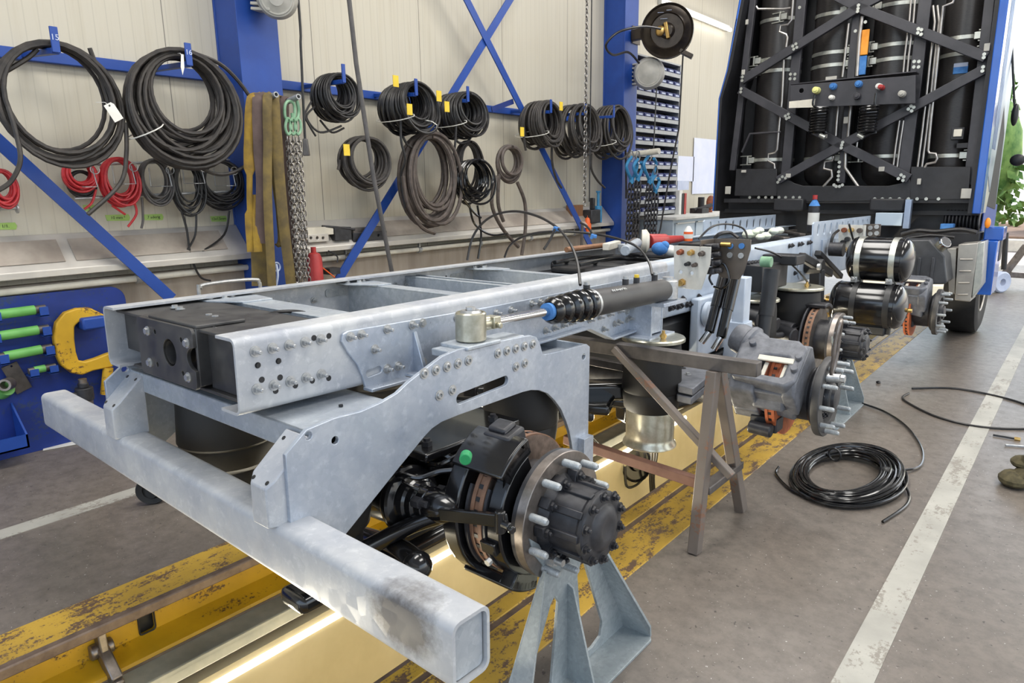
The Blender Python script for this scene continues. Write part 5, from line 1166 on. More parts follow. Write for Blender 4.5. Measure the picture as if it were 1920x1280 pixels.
coil('big loose coil of black hose hanging from the hook marked 15', (100, 76), (-20, 190), (226, 190), (100, 318), -4.47, 9, .0125, 'hose_dusty', .80, .07, 3, .05, tails=([(70, 92), (50, 110), (0, 140)], [(168, 90), (190, 150), (205, 200)], [(15, 200, .05), (30, 250, .08), (38, 300, .1), (20, 340, .1), (-10, 360, .1)], [(236, 230, .03), (237, 290, .04), (225, 345, .05), (165, 402, .06)]))
coil('big dense coil of black hose hanging from the hook marked 16', (335, 92), (226, 200), (444, 200), (335, 326), -4.46, 27, .0125, 'hose_dusty', .56, .12, 4, .035, ties=1, tails=([(360, 98), (420, 125), (470, 185), (482, 240), (478, 290), (445, 320), (400, 325), (340, 290), (300, 250)],))
coil('thin black cable bundle bound with grey tape on the first hook right of the column', (624, 137), (590, 185), (664, 185), (622, 236), -4.52, 46, .008, 'hose_black', .50, .13, 5, .06, tails=([(584, 190), (572, 215), (580, 235), (592, 255)], [(600, 225), (622, 248), (645, 240)], [(590, 200), (575, 220), (600, 248), (640, 236)]))
coil('deep black hose coil with two yellow tags on the hook left of the crossed braces', (760, 154), (728, 205), (800, 205), (757, 256), -4.53, 44, .0105, 'hose_black', .62, .21, 6, .04, ties=2, tags=(((768, 205), 'tag_yellow'), ((742, 152), 'tag_yellow')), tails=([(752, 215, .1), (752, 262, .1), (760, 300, .1), (752, 330, .05), (760, 390, .05)], [(795, 230, .1), (798, 255, .1), (785, 278, .1), (765, 272, .1), (755, 255, .1)]))
coil('deep black hose coil with a yellow tag on the hook below the blue cross', (858, 172), (830, 217), (896, 217), (855, 263), -4.53, 44, .0105, 'hose_black', .62, .20, 7, .04, ties=1, tags=(((838, 200), 'tag_yellow'), ((823, 180), 'tag_yellow')), tails=([(856, 205, .12), (854, 262, .12), (850, 300, .1)], [(890, 235, .1), (880, 262, .1), (862, 268, .1), (850, 255, .1)]))
coil('black hose coil with one yellow tag hanging lower behind the long grey drop hose', (683, 254), (638, 305), (728, 305), (683, 362), -4.52, 18, .012, 'hose_dusty', .64, .09, 8, .04, tags=(((650, 281), 'tag_yellow'),), tails=([(638, 300), (634, 318)],))
coil('thick brown-grey hose coil, the tallest one hanging in the middle of the wall', (808, 246), (752, 340), (858, 340), (808, 440), -4.48, 12, .0175, 'hose_brown', .62, .12, 9, .05, tails=([(756, 330, .05), (765, 385, .05), (790, 425, .06), (815, 437, .06)],))
coil('black hose coil half hidden behind the thick brown-grey coil', (880, 262), (852, 325), (906, 325), (880, 390), -4.56, 10, .012, 'hose_dusty', .6, .06, 10, .04)
coil('untidy glossy black hose tangle beside the thick brown-grey coil', (888, 297), (854, 343), (920, 343), (888, 392), -4.44, 13, .0105, 'hose_gloss', .55, .10, 11, .16, tails=([(880, 385), (890, 420), (920, 440), (950, 438)], [(895, 385), (902, 440), (896, 485)], [(870, 375), (890, 400), (902, 408)]))
coil('small brown hose coil hanging by itself with long loose tails', (955, 270), (929, 310), (980, 310), (955, 350), -4.5, 5, .0185, 'hose_brown', .66, .06, 12, .03, tails=([(932, 330), (922, 380), (940, 425), (972, 463)], [(936, 320), (934, 380), (944, 415)], [(970, 342), (984, 380), (985, 430), (978, 478)]))
coil('black hose coil with a yellow tag on its left, hanging before the right brace', (1012, 188), (988, 235), (1040, 235), (1010, 283), -4.53, 30, .0125, 'hose_dusty', .6, .20, 13, .04, ties=1, tags=(((979, 247), 'tag_yellow'),), tails=([(982, 240), (983, 265), (986, 282)],))
coil('black hose coil behind the hanging hoist chain', (1076, 194), (1052, 245), (1106, 245), (1074, 302), -4.53, 26, .0135, 'hose_dusty', .60, .20, 14, .06, tails=([(1036, 255), (1035, 300), (1043, 335), (1053, 352)],), tags=(((1052, 199), 'tag_yellow'),))
coil('black hose coil nearest to the second blue column', (1145, 197), (1118, 245), (1170, 245), (1143, 304), -4.53, 22, .013, 'hose_dusty', .60, .19, 15, .06, tails=([(1165, 215), (1172, 260), (1174, 330), (1174, 372)], [(1112, 260), (1108, 310), (1118, 335), (1134, 352)]), ties=1)
for lb, t, l, r_, bt, m_, tn, sd, tl in (
    ('red cable coil cut off by the left edge of the photo', (5, 316), (-25, 356), (34, 356), (5, 394), 'cable_red', 14, 21, ()),
    ('red cable coil left of the other on the wire rack', (148, 298), (115, 332), (184, 332), (148, 362), 'cable_red', 14, 22, ([(180, 355), (172, 380), (158, 392)],)),
    ('larger red cable coil right of the other on the wire rack', (220, 294), (184, 340), (260, 340), (220, 393), 'cable_red', 15, 23, ([(250, 375), (256, 400), (240, 425)], [(210, 385), (235, 402)])),
    ('black cable coil right of the red ones on the wire rack', (290, 296), (256, 345), (326, 345), (290, 394), 'cable_grey', 11, 24, ([(266, 370), (268, 410), (265, 428)],)),
    ('loose drooping black cable loops between two tidy black coils', (352, 300), (318, 355), (384, 355), (352, 414), 'hose_black', 7, 25, ([(340, 395), (350, 430), (358, 480), (375, 518), (395, 526)], [(368, 400), (366, 440), (352, 468)])),
    ('black cable coil at the right end of the wire rack by the column', (412, 297), (362, 345), (462, 345), (412, 400), 'hose_black', 14, 26, ([(430, 395), (420, 440), (378, 472)],))):
    coil(lb, t, l, r_, bt, -4.74, tn, .0075, m_, .62, .05, sd, .07, tails=tl, name='cable_coil', group='cable coils on the wire rack')
for px, sz in (((150, 363), 34), ((238, 352), 26)): pass
coil('black cable coil behind the left red coil on the wire rack', (150, 318), (122, 346), (184, 346), (152, 374), -4.80, 6, .008, 'hose_black', .7, .02, 31, .05, name='cable_coil', group='cable coils on the wire rack')
# hooks on the wall beam
def wall_hook(px, Xe, label, num=None, w=.04):
    q = W(*px, x=Xe); g = empty('wall_hook', (Xe, q.y, q.z), label, 'hook', 'blue hooks on the wall beam'); zb_ = 2.31 - q.z
    b = MB(); b.bar((-.02, 0, -.06), (-4.85 - Xe, -.0, zb_), w, .03); b.build('arm', 'blue_paint', g, bevel=.003)
    b = MB(); b.box(-.012, 0, -w / 2, w / 2, -.07, .06); b.build('end_plate', 'blue_paint', g, bevel=.003)
    if num: text('number', num, .042, 'label_pale', (.0012, 0, .005), FACE_X, g)
    return g
wall_hook((103, 72), -4.36, 'blue bracket hook marked 15 holding the loose black coil', '15'); wall_hook((354, 100), -4.34, 'blue bracket hook marked 16 holding the dense black coil', '16')
for px, lb in (((645, 136), 'blue bracket hook holding the taped thin-cable bundle'), ((781, 162), 'blue bracket hook holding the deep coil with two yellow tags'), ((878, 175), 'blue bracket hook holding the deep coil below the cross'), ((1034, 198), 'blue bracket hook holding the coil at the foot of the right brace'), ((1098, 202), 'blue bracket hook behind the hoist chain'), ((1152, 208), 'blue bracket hook nearest the second column')): wall_hook(px, -4.33, lb, None, .03)
# paper tags on the two big coils
for px, w_, h_, a, lb in (((213, 210), .055, .10, .5, 'white paper tag with a punched hole on the loose black coil'), ((342, 118), .022, .10, -.1, 'narrow white paper tag on the dense black coil')):
    q = W(*px, x=-4.34); b = MB(); hs = [circ(.0, h_ * .38, .006)] if w_ > .03 else []
    b.plate([(-w_ / 2, -h_ / 2), (w_ / 2, -h_ / 2), (w_ / 2, h_ * .35), (w_ * .3, h_ / 2), (-w_ / 2, h_ / 2)] if w_ > .03 else [(0, -h_ / 2 - .02), (w_ / 2, -h_ / 4), (w_ / 3, h_ / 2), (-w_ / 3, h_ / 2), (-w_ / 2, -h_ / 4)], hs, 'x', 0, .0015)
    o = T_(b, 'paper_tag', 'tag_white', lb, 'tag'); o.location = q; o.rotation_euler = (a, 0, 0)
    b = MB(); b.tube([V(0, 0, h_ * .4), V(-.03, 0, h_ * .6), V(-.14, .0, h_ * .7)], .002, 5); b.build('string', 'tag_white', o)
# wire rack holding the small coils
g = empty('wire_rack', (-4.80, 1.9, 1.6), 'bent wire rack on the wall carrying red and black cable coils', 'rack')
b = MB()
for px in (('l', (140, 372), (445, 358)), ('t', (115, 310), (430, 300))): q0, q1 = W(*px[1], x=-4.80) - V(-4.80, 1.9, 1.6), W(*px[2], x=-4.80) - V(-4.80, 1.9, 1.6); b.cyl(q0, q1, .009, n=10)
b.build('rail', 'zinc', g)
for px in ((150, 335), (222, 330), (290, 335), (352, 330), (410, 335)):
    q = W(*px, x=-4.80) - V(-4.80, 1.9, 1.6); b = MB(); b.tube([q + V(0, -.03, .07), q + V(0, -.03, -.05), q + V(.16, -.03, -.05), q + V(.16, .035, -.05), q + V(.16, .02, .06)], .0035, 6); b.torus(q + V(.17, .03, .05), (1, 0, 0), .025, .003, 16, 5); b.build('wire_hook', 'zinc', g)
q = W(30, 390, x=-4.8); b = MB(); b.cyl(q + V(0, -.6, 0), q, .011, n=12); b.cyl(q, q + V(0, .008, 0), .03, n=16); T_(b, 'rack_bar', 'zinc', 'short silver bar with end disc under the leftmost red coil', 'bar')
# green tape labels with handwriting
for px, s, w_ in (((10, 424), '1/1.', .10), ((221, 408), '10 mm ²', .135), ((288, 407), '7 aderig', .115), ((410, 410), '12x1,5mm', .11), ((168, 390), '6', .06)):
    q = W(*px, x=-4.898); b = MB(); b.plate([(-w_ / 2, -.018), (w_ / 2, -.022), (w_ / 2 + .008, .0), (w_ / 2, .02), (-w_ / 2 - .008, .02)], [], 'x', 0, .002)
    o = T_(b, 'tape_label', 'tape_green', {'1/1.': 'green tape label at the left edge below the cut-off red coil', '10 mm ²': 'green tape label handwritten 10 mm below the larger red coil', '7 aderig': 'green tape label handwritten 7 aderig below the black coil', '12x1,5mm': 'green tape label by the column below the last cable coil', '6': 'small green tape label half behind the blue brace'}[s], 'label'); o.location = q
    text('writing', s, .026, 'ink', (.0026, 0, 0), FACE_X, o, .0006)
# ---- slings and chains on the pegs of the first column
for px, lb in (((518, 177), 'grey pipe peg carrying the lifting slings'), ((560, 181), 'grey pipe peg carrying the green-hooked chain')):
    q = W(*px, x=-4.30); b = MB(); b.lathe([(.012, .0), (.019, 0), (.019, -.36), (.012, -.36)], q, (1, -.08, .12), 18, close=True); T_(b, 'pipe_peg', 'shelf_grey', lb, 'peg', 'pipe pegs on the column')
def ribbon(pts, w, t, mat, lb):
    b = MB(); P = cat(pts, 7); A = []; k = len(P)
    for i, p in enumerate(P):
        d = (P[min(i + 1, k - 1)] - P[max(i - 1, 0)]).normalized(); s = V(.25, 1, 0).normalized(); s = (s - d * s.dot(d)).normalized(); n = d.cross(s)
        ww = w(i / (k - 1)) if callable(w) else w; rip = .006 * sin(i * .9)
        A.append([b.bm.verts.new(p + s * (ww * u) + n * (v * t + rip * (1 if abs(u) < .3 else -.4))) for u, v in ((-.5, 0), (-.3, .8), (0, 1), (.3, .8), (.5, 0), (.3, -.8), (0, -1), (-.3, -.8))])
    for i in range(k - 1):
        for j in range(8): b.bm.faces.new((A[i][j], A[i][(j + 1) % 8], A[i + 1][(j + 1) % 8], A[i + 1][j]))
    b.bm.faces.new(A[0][::-1]); b.bm.faces.new(A[-1]); return T_(b, 'lifting_sling', mat, lb, 'sling', 'lifting slings on the peg', ang=60)
def sl(pp, X, w, mat, lb, t=.010): return ribbon([W(x, y, x=X + (q[0] if q else 0)) for x, y, *q in pp], w, t, mat, lb)
sl([(500, 330, -.15), (498, 196, -.13), (490, 178, -.05), (478, 180, .02), (471, 200, .045), (468, 270, .03), (468, 350, .02), (469, 410, .0), (473, 472, 0)], -4.42, lambda t: .075 if t < .7 else (.04 if t < .85 else .07), 'sling_yellow', 'bright yellow lifting sling, first from the left on the peg')
sl([(504, 340, -.13), (502, 196, -.12), (496, 177, -.03), (487, 182, .05), (485, 204, .075), (487, 280, .06), (492, 350, .05), (489, 456, .03)], -4.42, .085, 'sling_brown', 'grey-brown lifting sling beside the bright yellow one')
sl([(512, 340, -.10), (511, 196, -.09), (506, 177, .0), (502, 181, .07), (501, 204, .095), (502, 280, .08), (502, 370, .08), (510, 536, .05)], -4.40, .06, 'sling', 'narrow olive lifting sling in the middle of the bunch')
sl([(520, 340, -.10), (519, 198, -.09), (515, 180, -.02), (513, 184, .035), (515, 208, .06), (522, 300, .06), (530, 400, .05), (546, 535, .03)], -4.40, .075, 'sling', 'long olive lifting sling reaching down right of the middle')
sl([(536, 340, -.10), (534, 200, -.09), (530, 184, -.05), (526, 188, .0), (526, 210, .02), (534, 300, .02), (544, 420, .02), (558, 533, .02)], -4.43, .06, 'sling_brown', 'brown lifting sling next to the hanging chain')
sl([(480, 370, .0), (486, 440, .0), (488, 536, .0)], -4.50, .12, 'sling', 'wide dull lifting sling at the back of the bunch')
sl([(478, 365, .02), (480, 420, .04), (484, 472, .05)], -4.44, lambda t: .03 + .03 * t, 'sling_yellow', 'short yellow sling end dangling at the left of the bunch')
sl([(518, 250, -.02), (516, 330, .0), (524, 400, .0), (527, 452, .02), (520, 460, .03)], -4.46, .05, 'sling', 'dark olive sling loop hanging short behind the long one')
b = MB(); b.torus(W(519, 500, x=-4.40), (1, .2, .1), .03, .006, 14, 6); b.tube(cat([W(518, 495, x=-4.38), W(521, 515, x=-4.37), W(518, 535, x=-4.38)], 5), .008, 6); T_(b, 'cord', 'label_pale', 'knotted pale cord among the lower sling ends', 'cord')
def chain_mesh(b, P0, P1, ln=.046, r=.0048, wd=.0125, sag=0):
    P0, P1 = Vector(P0), Vector(P1); n = max(2, int((P1 - P0).length / (ln * .72))); d = (P1 - P0).normalized()
    a = d.cross(V(1, 0, 0)).normalized(); c = d.cross(a)
    for i in range(n):
        o = P0.lerp(P1, (i + .5) / n); u = (a if i % 2 else c) * cos(.5) + (c if i % 2 else -a) * sin(.5); h = ln / 2 - wd
        pts = [o + d * (h + wd * sin(q)) + u * (wd * cos(q)) for q in [pi * j / 4 for j in range(5)]] + [o - d * (h + wd * sin(q)) - u * (wd * cos(q)) for q in [pi * j / 4 for j in range(5)]]
        b.tube(pts, r, 5, True)
g = empty('chain_sling', W(550, 200, x=-4.36), 'steel chain sling with green hooks hanging right of the brown slings', 'chain'); O = g.location
b = MB(); pts = [W(x, y, x=-4.36) - O for x, y in ((540, 190), (534, 200), (535, 220), (544, 228), (552, 218), (551, 195))]; b.tube(cat(pts, 5, True), .011, 8, True)
b.tube(cat([W(x, y, x=-4.36) - O for x, y in ((556, 187), (560, 205), (558, 222), (550, 226), (548, 212))], 5), .012, 8); b.build('master_ring', 'green_hook', g)
for x0 in (540, 549, 558):
    b = MB(); b.tube(cat([W(x0 + dx, y, x=-4.35) - O for dx, y in ((-1, 222), (-5, 238), (0, 252), (6, 244), (5, 228))], 5, True), .010, 7, True); b.build('hook', 'green_hook', g)
for i, (x0, x1) in enumerate(((538, 557), (543, 563), (549, 568), (555, 573), (561, 579))):
    b = MB(); chain_mesh(b, W(x0, 256 + 4 * (i % 2), x=-4.36 + .02 * (i % 2)) - O, W(x1, 528, x=-4.36 + .02 * (i % 2)) - O); b.build('chain', 'chain', g)
# ---- chains with blue hooks beyond the second column
q0, q1 = W(1176, 292, x=-4.58), W(1236, 283, x=-4.12); b = MB(); b.cyl(q0 + V(-.1, 0, 0), q1, .035, n=18); T_(b, 'pipe_peg', 'off_white', 'cream pipe peg carrying the blue-hooked chains', 'peg')
for i, (x0, y0, x1, d, lb) in enumerate(((1184, 318, 1180, .0, 'dark chain with a blue hook nearest the second column'), (1196, 318, 1192, .05, 'dark chain with a blue hook second from the column'), (1218, 316, 1213, .1, 'dark chain under the largest blue hook'), (1229, 345, 1224, .12, 'dark chain with the lowest blue hook, farthest from the column'))):
    g = empty('chain_sling', W(x0, y0 - 30, x=-4.42 + d), lb, 'chain', 'blue-hooked chains'); O = g.location; X_ = -4.42 + d
    s = (1.2, 1, 1.35, .8)[i]
    b = MB(); b.tube(cat([W(x0 + dx * s, y0 + dy * s, x=X_) - O for dx, dy in ((0, -20), (-8, -6), (-3, 10), (0, 14), (4, 10), (9, -6), (6, -14))], 5), .02, 8); b.cyl(W(x0, y0 + 12 * s, x=X_) - O, W(x0, y0 + 22 * s, x=X_) - O, .03, n=10); b.build('hook', 'hook_blue', g)
    b = MB(); b.tube(cat([W(x0 + dx, y0 + dy, x=X_) - O for dx, dy in ((0, -15), (-3, -25), (0, -36), (4, -25))], 5, True), .008, 6, True); b.build('link', 'zinc', g)
    for k in range(2):
        b = MB(); chain_mesh(b, W(x0 + k * 6 - 3, y0 + 22 * s, x=X_ + .02 * k) - O, W(x1 + k * 6 - 4, 452, x=X_ + .02 * k) - O, .085, .010, .024); b.build('chain', 'chain_dark', g)
# ---- things hanging from above
b = MB(); b.tube([V(-3.4, W(648, -60, x=-3.4).y - .45, 5.5), W(648, -60, x=-3.4), W(668, 120, x=-3.4), W(700, 330, x=-3.4), W(736, 516, x=-3.4), W(750, 620, x=-3.4)], .014, 10); T_(b, 'drop_hose', 'cable_grey', 'long straight grey hose hanging down in front of the wall coils', 'hose')
g = empty('drop_cable', W(573, 262, x=-4.35), 'black drop cable ending in a rubber socket right of the chain', 'cable'); O = g.location
b = MB(); b.tube(cat([V(-4.35, W(550, -40, x=-4.35).y - .02, 5.5) - O, W(556, -40, x=-4.35) - O, W(564, 90, x=-4.35) - O, W(568, 180, x=-4.35) - O, W(572, 262, x=-4.35) - O], 6), .009, 8); b.build('cord', 'hose_black', g)
b = MB(); q0, q1 = W(572, 260, x=-4.35) - O, W(575, 292, x=-4.35) - O; b.cyl(q0, q1, .022, .032, 4); b.build('socket', 'cable_grey', g, bevel=.005)
b = MB(); O = W(1100, 0, x=-4.25); chain_mesh(b, W(1104, -40, x=-4.25) + V(0, -.02, 1.6), W(1096, 385, x=-4.25), .05, .0055, .014); T_(b, 'hoist_chain', 'chain', 'thin bright hoist chain hanging in front of the right-hand coils', 'chain')
b = MB(); b.tube([W(1110, -40, x=-4.26) + V(0, -.02, 1.6), W(1110, -40, x=-4.26), W(1107, 200, x=-4.26), W(1105, 378, x=-4.26)], .007, 6); T_(b, 'pull_cord', 'hose_black', 'thin black cord hanging beside the hoist chain', 'cord')
def cable_reel(px, X, r, lb, axis, mat='lamp_grey'):
    q = W(*px, x=X); g = empty('cable_reel', q, lb, 'reel'); a = Vector(axis).normalized()
    b = MB(); b.lathe([(0, .10), (r * .35, .10), (r * .4, .095), (r * .85, .085), (r * .98, .05), (r, 0), (r * .95, -.05), (0, -.06)], (0, 0, 0), a, 36); b.torus(a * .085, a, r * .72, .008, 32, 6); b.build('drum_cover', mat, g)
    b = MB()
    for i in range(6): z = -r * .6 + r * 1.2 * i / 5; b.bar(Vector((-a.y, a.x, 0)) * -r * .2 + a * .04 + V(0, 0, z), Vector((-a.y, a.x, 0)) * -r * 1.15 - a * .05 + V(0, 0, z), .10, .02)
    b.build('cooling_fins', mat, g, bevel=.004)
    b = MB(); b.box(-4.6 - q.x, -.0, -.03, .03, -.05, .05); b.build('wall_arm', 'navy_paint', g); return g
cable_reel((520, -4), -4.42, .135, 'off-white round cable reel high on the first column', (.8, -.6, -.25))
g = cable_reel((1217, 138), -4.42, .19, 'grey finned cable reel on the second column below the hose reel', (.42, -.9, -.05))
b = MB(); b.tube([W(1231, 165, x=-4.42) - g.location, W(1228, 230, x=-4.42) - g.location, W(1225, 282, x=-4.42) - g.location], .008, 6); b.build('cable', 'hose_black', g)
q = W(1251, 58, x=-4.15); g = empty('hose_reel', q, 'big black hose reel on the second column near the lit tube', 'reel'); a = V(.42, -.9, -.08).normalized(); r = .30
b = MB(); b.lathe([(0, .05), (.06, .05), (.09, .02), (r * .62, .02), (r * .66, .04), (r * .72, .02), (r * .92, .0), (r, .03), (r * 1.02, .01), (r, -.02), (r * .6, -.03), (r * .6, -.12), (r, -.13), (r, -.14), (0, -.14)], (0, 0, 0), a, 44); b.build('drum', 'reel_black', g)
b = MB(); s_ = V(-a.y, a.x, 0); b.bar(a * .05 + s_ * -.02 + V(0, 0, .09), a * .06 + s_ * .02 + V(0, 0, -.09), .05, .04); b.ball(a * .05 + s_ * -.08 + V(0, 0, .0), .06, 14, (1, .5, 1)); b.build('swivel', 'brass', g, bevel=.008)
b = MB(); b.bar(a * -.05 + s_ * .15 + V(0, 0, -.22), a * -.05 + s_ * .30 + V(0, 0, -.30), .10, .05); b.build('hose_guide', 'reel_black', g, bevel=.005); b = MB(); b.bar(a * -.08 - s_ * .28, V(-4.585 - q.x, -.05, 0), .08, .12); b.build('bracket', 'reel_black', g, bevel=.005)
b = MB(); b.tube([W(1281, 98, x=-4.1) - q, W(1273, 240, x=-4.0) - q, W(1255, 330, x=-3.9) - q, W(1238, 430, x=-3.8) - q, W(1232, 450, x=-3.75) - q], .010, 7); b.tube(cat([W(1238, 54, x=-4.05) - q, W(1205, 50, x=-4.1) - q, W(1160, 60, x=-4.2) - q, W(1136, 85, x=-4.3) - q, W(1150, 103, x=-4.35) - q, W(1178, 98, x=-4.4) - q, W(1198, 118, x=-4.42) - q], 6), .013, 8); b.build('hose', 'hose_black', g)
b = MB()
for u, v, w_ in ((-.1, .2, .035), (-.05, .13, .04), (.02, .22, .03)): qq = a * .03 + s_ * u * .8 + V(0, 0, v); b.bar(qq - s_ * w_, qq + s_ * w_, .004, .04, a)
b.build('sticker', 'label_pale', g)
q0, q1 = W(1185, 48, x=-4.6), W(1198, 85, x=-4.6); b = MB(); b.box(-4.598, -4.585, q0.y, q1.y, q1.z, q0.z); T_(b, 'mounting_plate', 'trestle_rust', 'rust-edged steel mounting plate on the second column', 'plate')
a_, c_ = W(1250, 5, x=-4.82), W(1366, 47, x=-4.82)
g = empty('ceiling_tube_lamp', (-4.82, (a_.y + c_.y) / 2, a_.z), 'lit white strip lamp high on the wall beside the cab', 'lamp'); h = (c_.y - a_.y) / 2 + .1
b = MB(); b.box(-.08, -.02, -h, h, -.03, .05); b.build('housing', 'white_paint', g, bevel=.005); b = MB(); b.cyl((.005, -h + .03, -.02), (.005, h - .03, -.02), .028, n=12); b.build('tube', 'tube_white', g)
# ---- grey bin rack with rows of small blue bins
y0, y1 = 8.10, 9.3; z0, z1 = 1.15, 3.14
g = empty('bin_rack', (-4.78, (y0 + y1) / 2, z0), 'tall grey rack of small-parts bins between the column and the cab', 'rack'); w2 = (y1 - y0) / 2; hh = z1 - z0
b = MB(); b.box(-.11, -.10, -w2, w2, 0, hh); b.build('back', 'cab_black', g)
for s in (-1, 1): b = MB(); b.box(-.11, .10, s * w2 - .015, s * w2 + .015, 0, hh + .02); b.build('side', 'shelf_grey', g)
b = MB(); b.box(-.11, .10, -w2, w2, hh, hh + .02); b.build('top', 'shelf_grey', g)
NR = 13
for k in range(NR):
    z = hh * k / NR; b = MB(); b.box(-.10, .09, -w2 + .015, w2 - .015, z, z + .012); b.box(.085, .10, -w2 + .015, w2 - .015, z - .005, z + .045); b.build('shelf', 'shelf_grey', g)
b = MB(); b.box(-.06, .07, -.085, .085, 0, .05); b.box(.05, .085, -.085, .085, .0, .04); bin0 = tag(b.build('storage_bin', 'bin_blue', bevel=.003), 'small blue storage bin with a pale front card in the grey rack', 'bin', 'storage bins in the grey rack')
b = MB(); b.box(.086, .089, -.05, .05, .008, .028); b.build('front_card', 'label_pale', bin0)
first = True
for k in range(NR):
    for j in range(6):
        o = bin0 if first else copy_tree(bin0); first = False
        o.location = (-4.78 + .02, (y0 + y1) / 2 - w2 + .11 + j * (2 * w2 - .2) / 5, z0 + hh * k / NR + .045)
# ---- wall bench beyond the rack
by0, by1 = 8.5, 11.6
g = empty('workbench', (-4.6, (by0 + by1) / 2, 0), 'long pale workbench with a white top under the bin rack', 'bench'); w2 = (by1 - by0) / 2
b = MB(); b.box(-.22, .34, -w2, w2, 1.085, 1.125); b.build('top', 'white_paint', g, bevel=.004)
b = MB(); b.box(-.22, .28, -w2 + .02, w2, .0, 1.085); b.build('body', 'pale_sheet', g)
for k in range(5):
    yy = -w2 + .35 + .62 * k; b = MB(); b.box(.28, .295, yy - .27, yy + .27, .55, 1.04); dr = b.build('drawer', 'pale_sheet', g, bevel=.004); b = MB(); b.box(.295, .32, yy - .27, yy + .27, 1.03, 1.045); b.build('pull', 'zinc', dr)
def on_bench(px, py): return W(px, py, x=-4.55)
def block(name, px0, py0, px1, py1, X, th, mat, lb, ct, rx=0, **k):
    a, c = W(px0, py0, x=X), W(px1, py1, x=X); b = MB(); b.box(X - th, X, a.y, c.y, c.z, a.z); return T_(b, name, mat, lb, ct, None, **k)
block('wall_sheet', 1302, 258, 1347, 362, -4.885, .004, 'paper', 'large pale blue drawing sheet pinned on the wall beside the cab', 'sheet'); block('wall_sheet', 1272, 292, 1300, 340, -4.885, .004, 'paper', 'smaller pale sheet pinned left of the large drawing', 'sheet')
for i, (x0, m_, lb) in enumerate(((1277, 'white_paint', 'white ring binder standing first on the bench'), (1281, 'cab_black', 'black ring binder standing on the bench'), (1285, 'red_paint', 'red ring binder standing on the bench'))):
    a, c = W(x0, 357, x=-4.6), W(x0 + 4, 397, x=-4.6); b = MB(); b.box(-4.88, -4.62, a.y, c.y, 1.125, 1.125 + (.34, .3, .3)[i]); T_(b, 'ring_binder', m_, lb, 'binder', None, bevel=.004)
a, c = W(1269, 335, x=-4.7), W(1289, 358, x=-4.7); b = MB(); b.box(-4.9, -4.68, a.y, c.y, 1.47, 1.60); T_(b, 'paper_tray', 'label_pale', 'pale paper box on top of the binders', 'box')
q = W(1333, 370, x=-4.6); b = MB(); b.cyl((-4.62, q.y, 1.126), (-4.62, q.y, 1.16), .05, n=16); b.ball((-4.6, q.y, 1.27), .11, 16, (.5, 1, 1)); T_(b, 'grinding_disc', 'rust', 'round purplish disc tool at the end of the bench', 'tool')
q = W(1312, 378, x=-4.6); b = MB(); b.box(-4.7, -4.5, q.y - .12, q.y + .12, 1.126, 1.20); b.cyl((-4.6, q.y + .05, 1.2), (-4.6, q.y + .05, 1.36), .05, n=14); b.cyl((-4.62, q.y - .15, 1.17), (-4.5, q.y + .2, 1.24), .03, n=10); T_(b, 'power_tool', 'cab_black', 'dark power tool lying on the bench before the drawing sheet', 'tool', None, bevel=.006)
q = W(1390, 378, x=-4.3); b = MB(); b.box(-4.45, -4.28, q.y - .3, q.y + .45, 1.126, 1.17); b.ball((-4.36, q.y, 1.17), .06, 12, (1, 2, .5)); T_(b, 'cloth', 'cloth_blue', 'blue cloth lying on the far end of the bench', 'cloth')
# ---- on the sheet-metal ledge
LZ = 1.09
def ledge_box(name, px0, py0, px1, py1, mat, lb, ct, X=-4.70, th=.10, hs=()):
    a, c = W(px0, py0, x=X), W(px1, py1, x=X); b = MB()
    b.plate([(a.y, c.z), (c.y, c.z), (c.y, a.z), (a.y, a.z)], [circ(W(*h, x=X).y, W(*h, x=X).z, .012) for h in hs], 'x', X - th, X); return T_(b, name, mat, lb, ct, None, bevel=.003)
ledge_box('aluminium_block', 577, 440, 617, 452, 'sheet_metal', 'pale block with three round holes on the ledge', 'block', hs=((583, 446), (595, 446), (606, 446)))
ledge_box('aluminium_plate', 576, 427, 626, 439, 'off_white', 'pale flat plate lying on the holed block', 'plate', -4.71); ledge_box('steel_angle', 627, 427, 660, 449, 'black_cast', 'short dark steel angle on the ledge', 'angle'); ledge_box('steel_angle', 662, 428, 722, 436, 'trestle_steel', 'upper of two long dark angles behind the blue brace', 'angle', -4.72); ledge_box('steel_angle', 662, 437, 726, 449, 'black_cast', 'lower long dark angle with a hole behind the blue brace', 'angle', -4.71, hs=((710, 441),))
b = MB(); b.tube([W(604, 424, x=-4.72), W(630, 426, x=-4.71), W(665, 430, x=-4.70)], .010, 8); T_(b, 'pry_bar', 'black_cast', 'thin dark bar lying on top of the ledge blocks', 'bar')
q = W(1105, 412, x=-4.70); b = MB(); b.lathe([(0, 0), (.04, 0), (.042, .02), (.042, .13), (.03, .16), (.012, .17), (.012, .19), (0, .19)], (-4.72, q.y, q.z - .14), (0, 0, 1), 18); T_(b, 'spray_can', 'orange', 'orange can on the ledge behind the right brace', 'can')
q = W(1124, 385, x=-4.72); b = MB(); b.cyl((-4.74, q.y, 1.10), (-4.74, q.y, 1.30), .05, n=16); b.cyl((-4.74, q.y, 1.30), (-4.74, q.y, 1.46), .018, n=10); b.cyl((-4.74, q.y, 1.46), (-4.74, q.y, 1.48), .03, n=10); T_(b, 'bottle_jack', 'hook_blue', 'blue bottle jack on the ledge next to the second column', 'jack', None, bevel=.003)
q = W(1112, 385, x=-4.72); b = MB(); b.box(-4.79, -4.66, q.y - .12, q.y + .08, 1.10, 1.26); b.box(-4.76, -4.70, q.y - .02, q.y + .02, 1.26, 1.40); T_(b, 'vice', 'black_cast', 'dark vice on the ledge left of the blue jack', 'vice', None, bevel=.01)
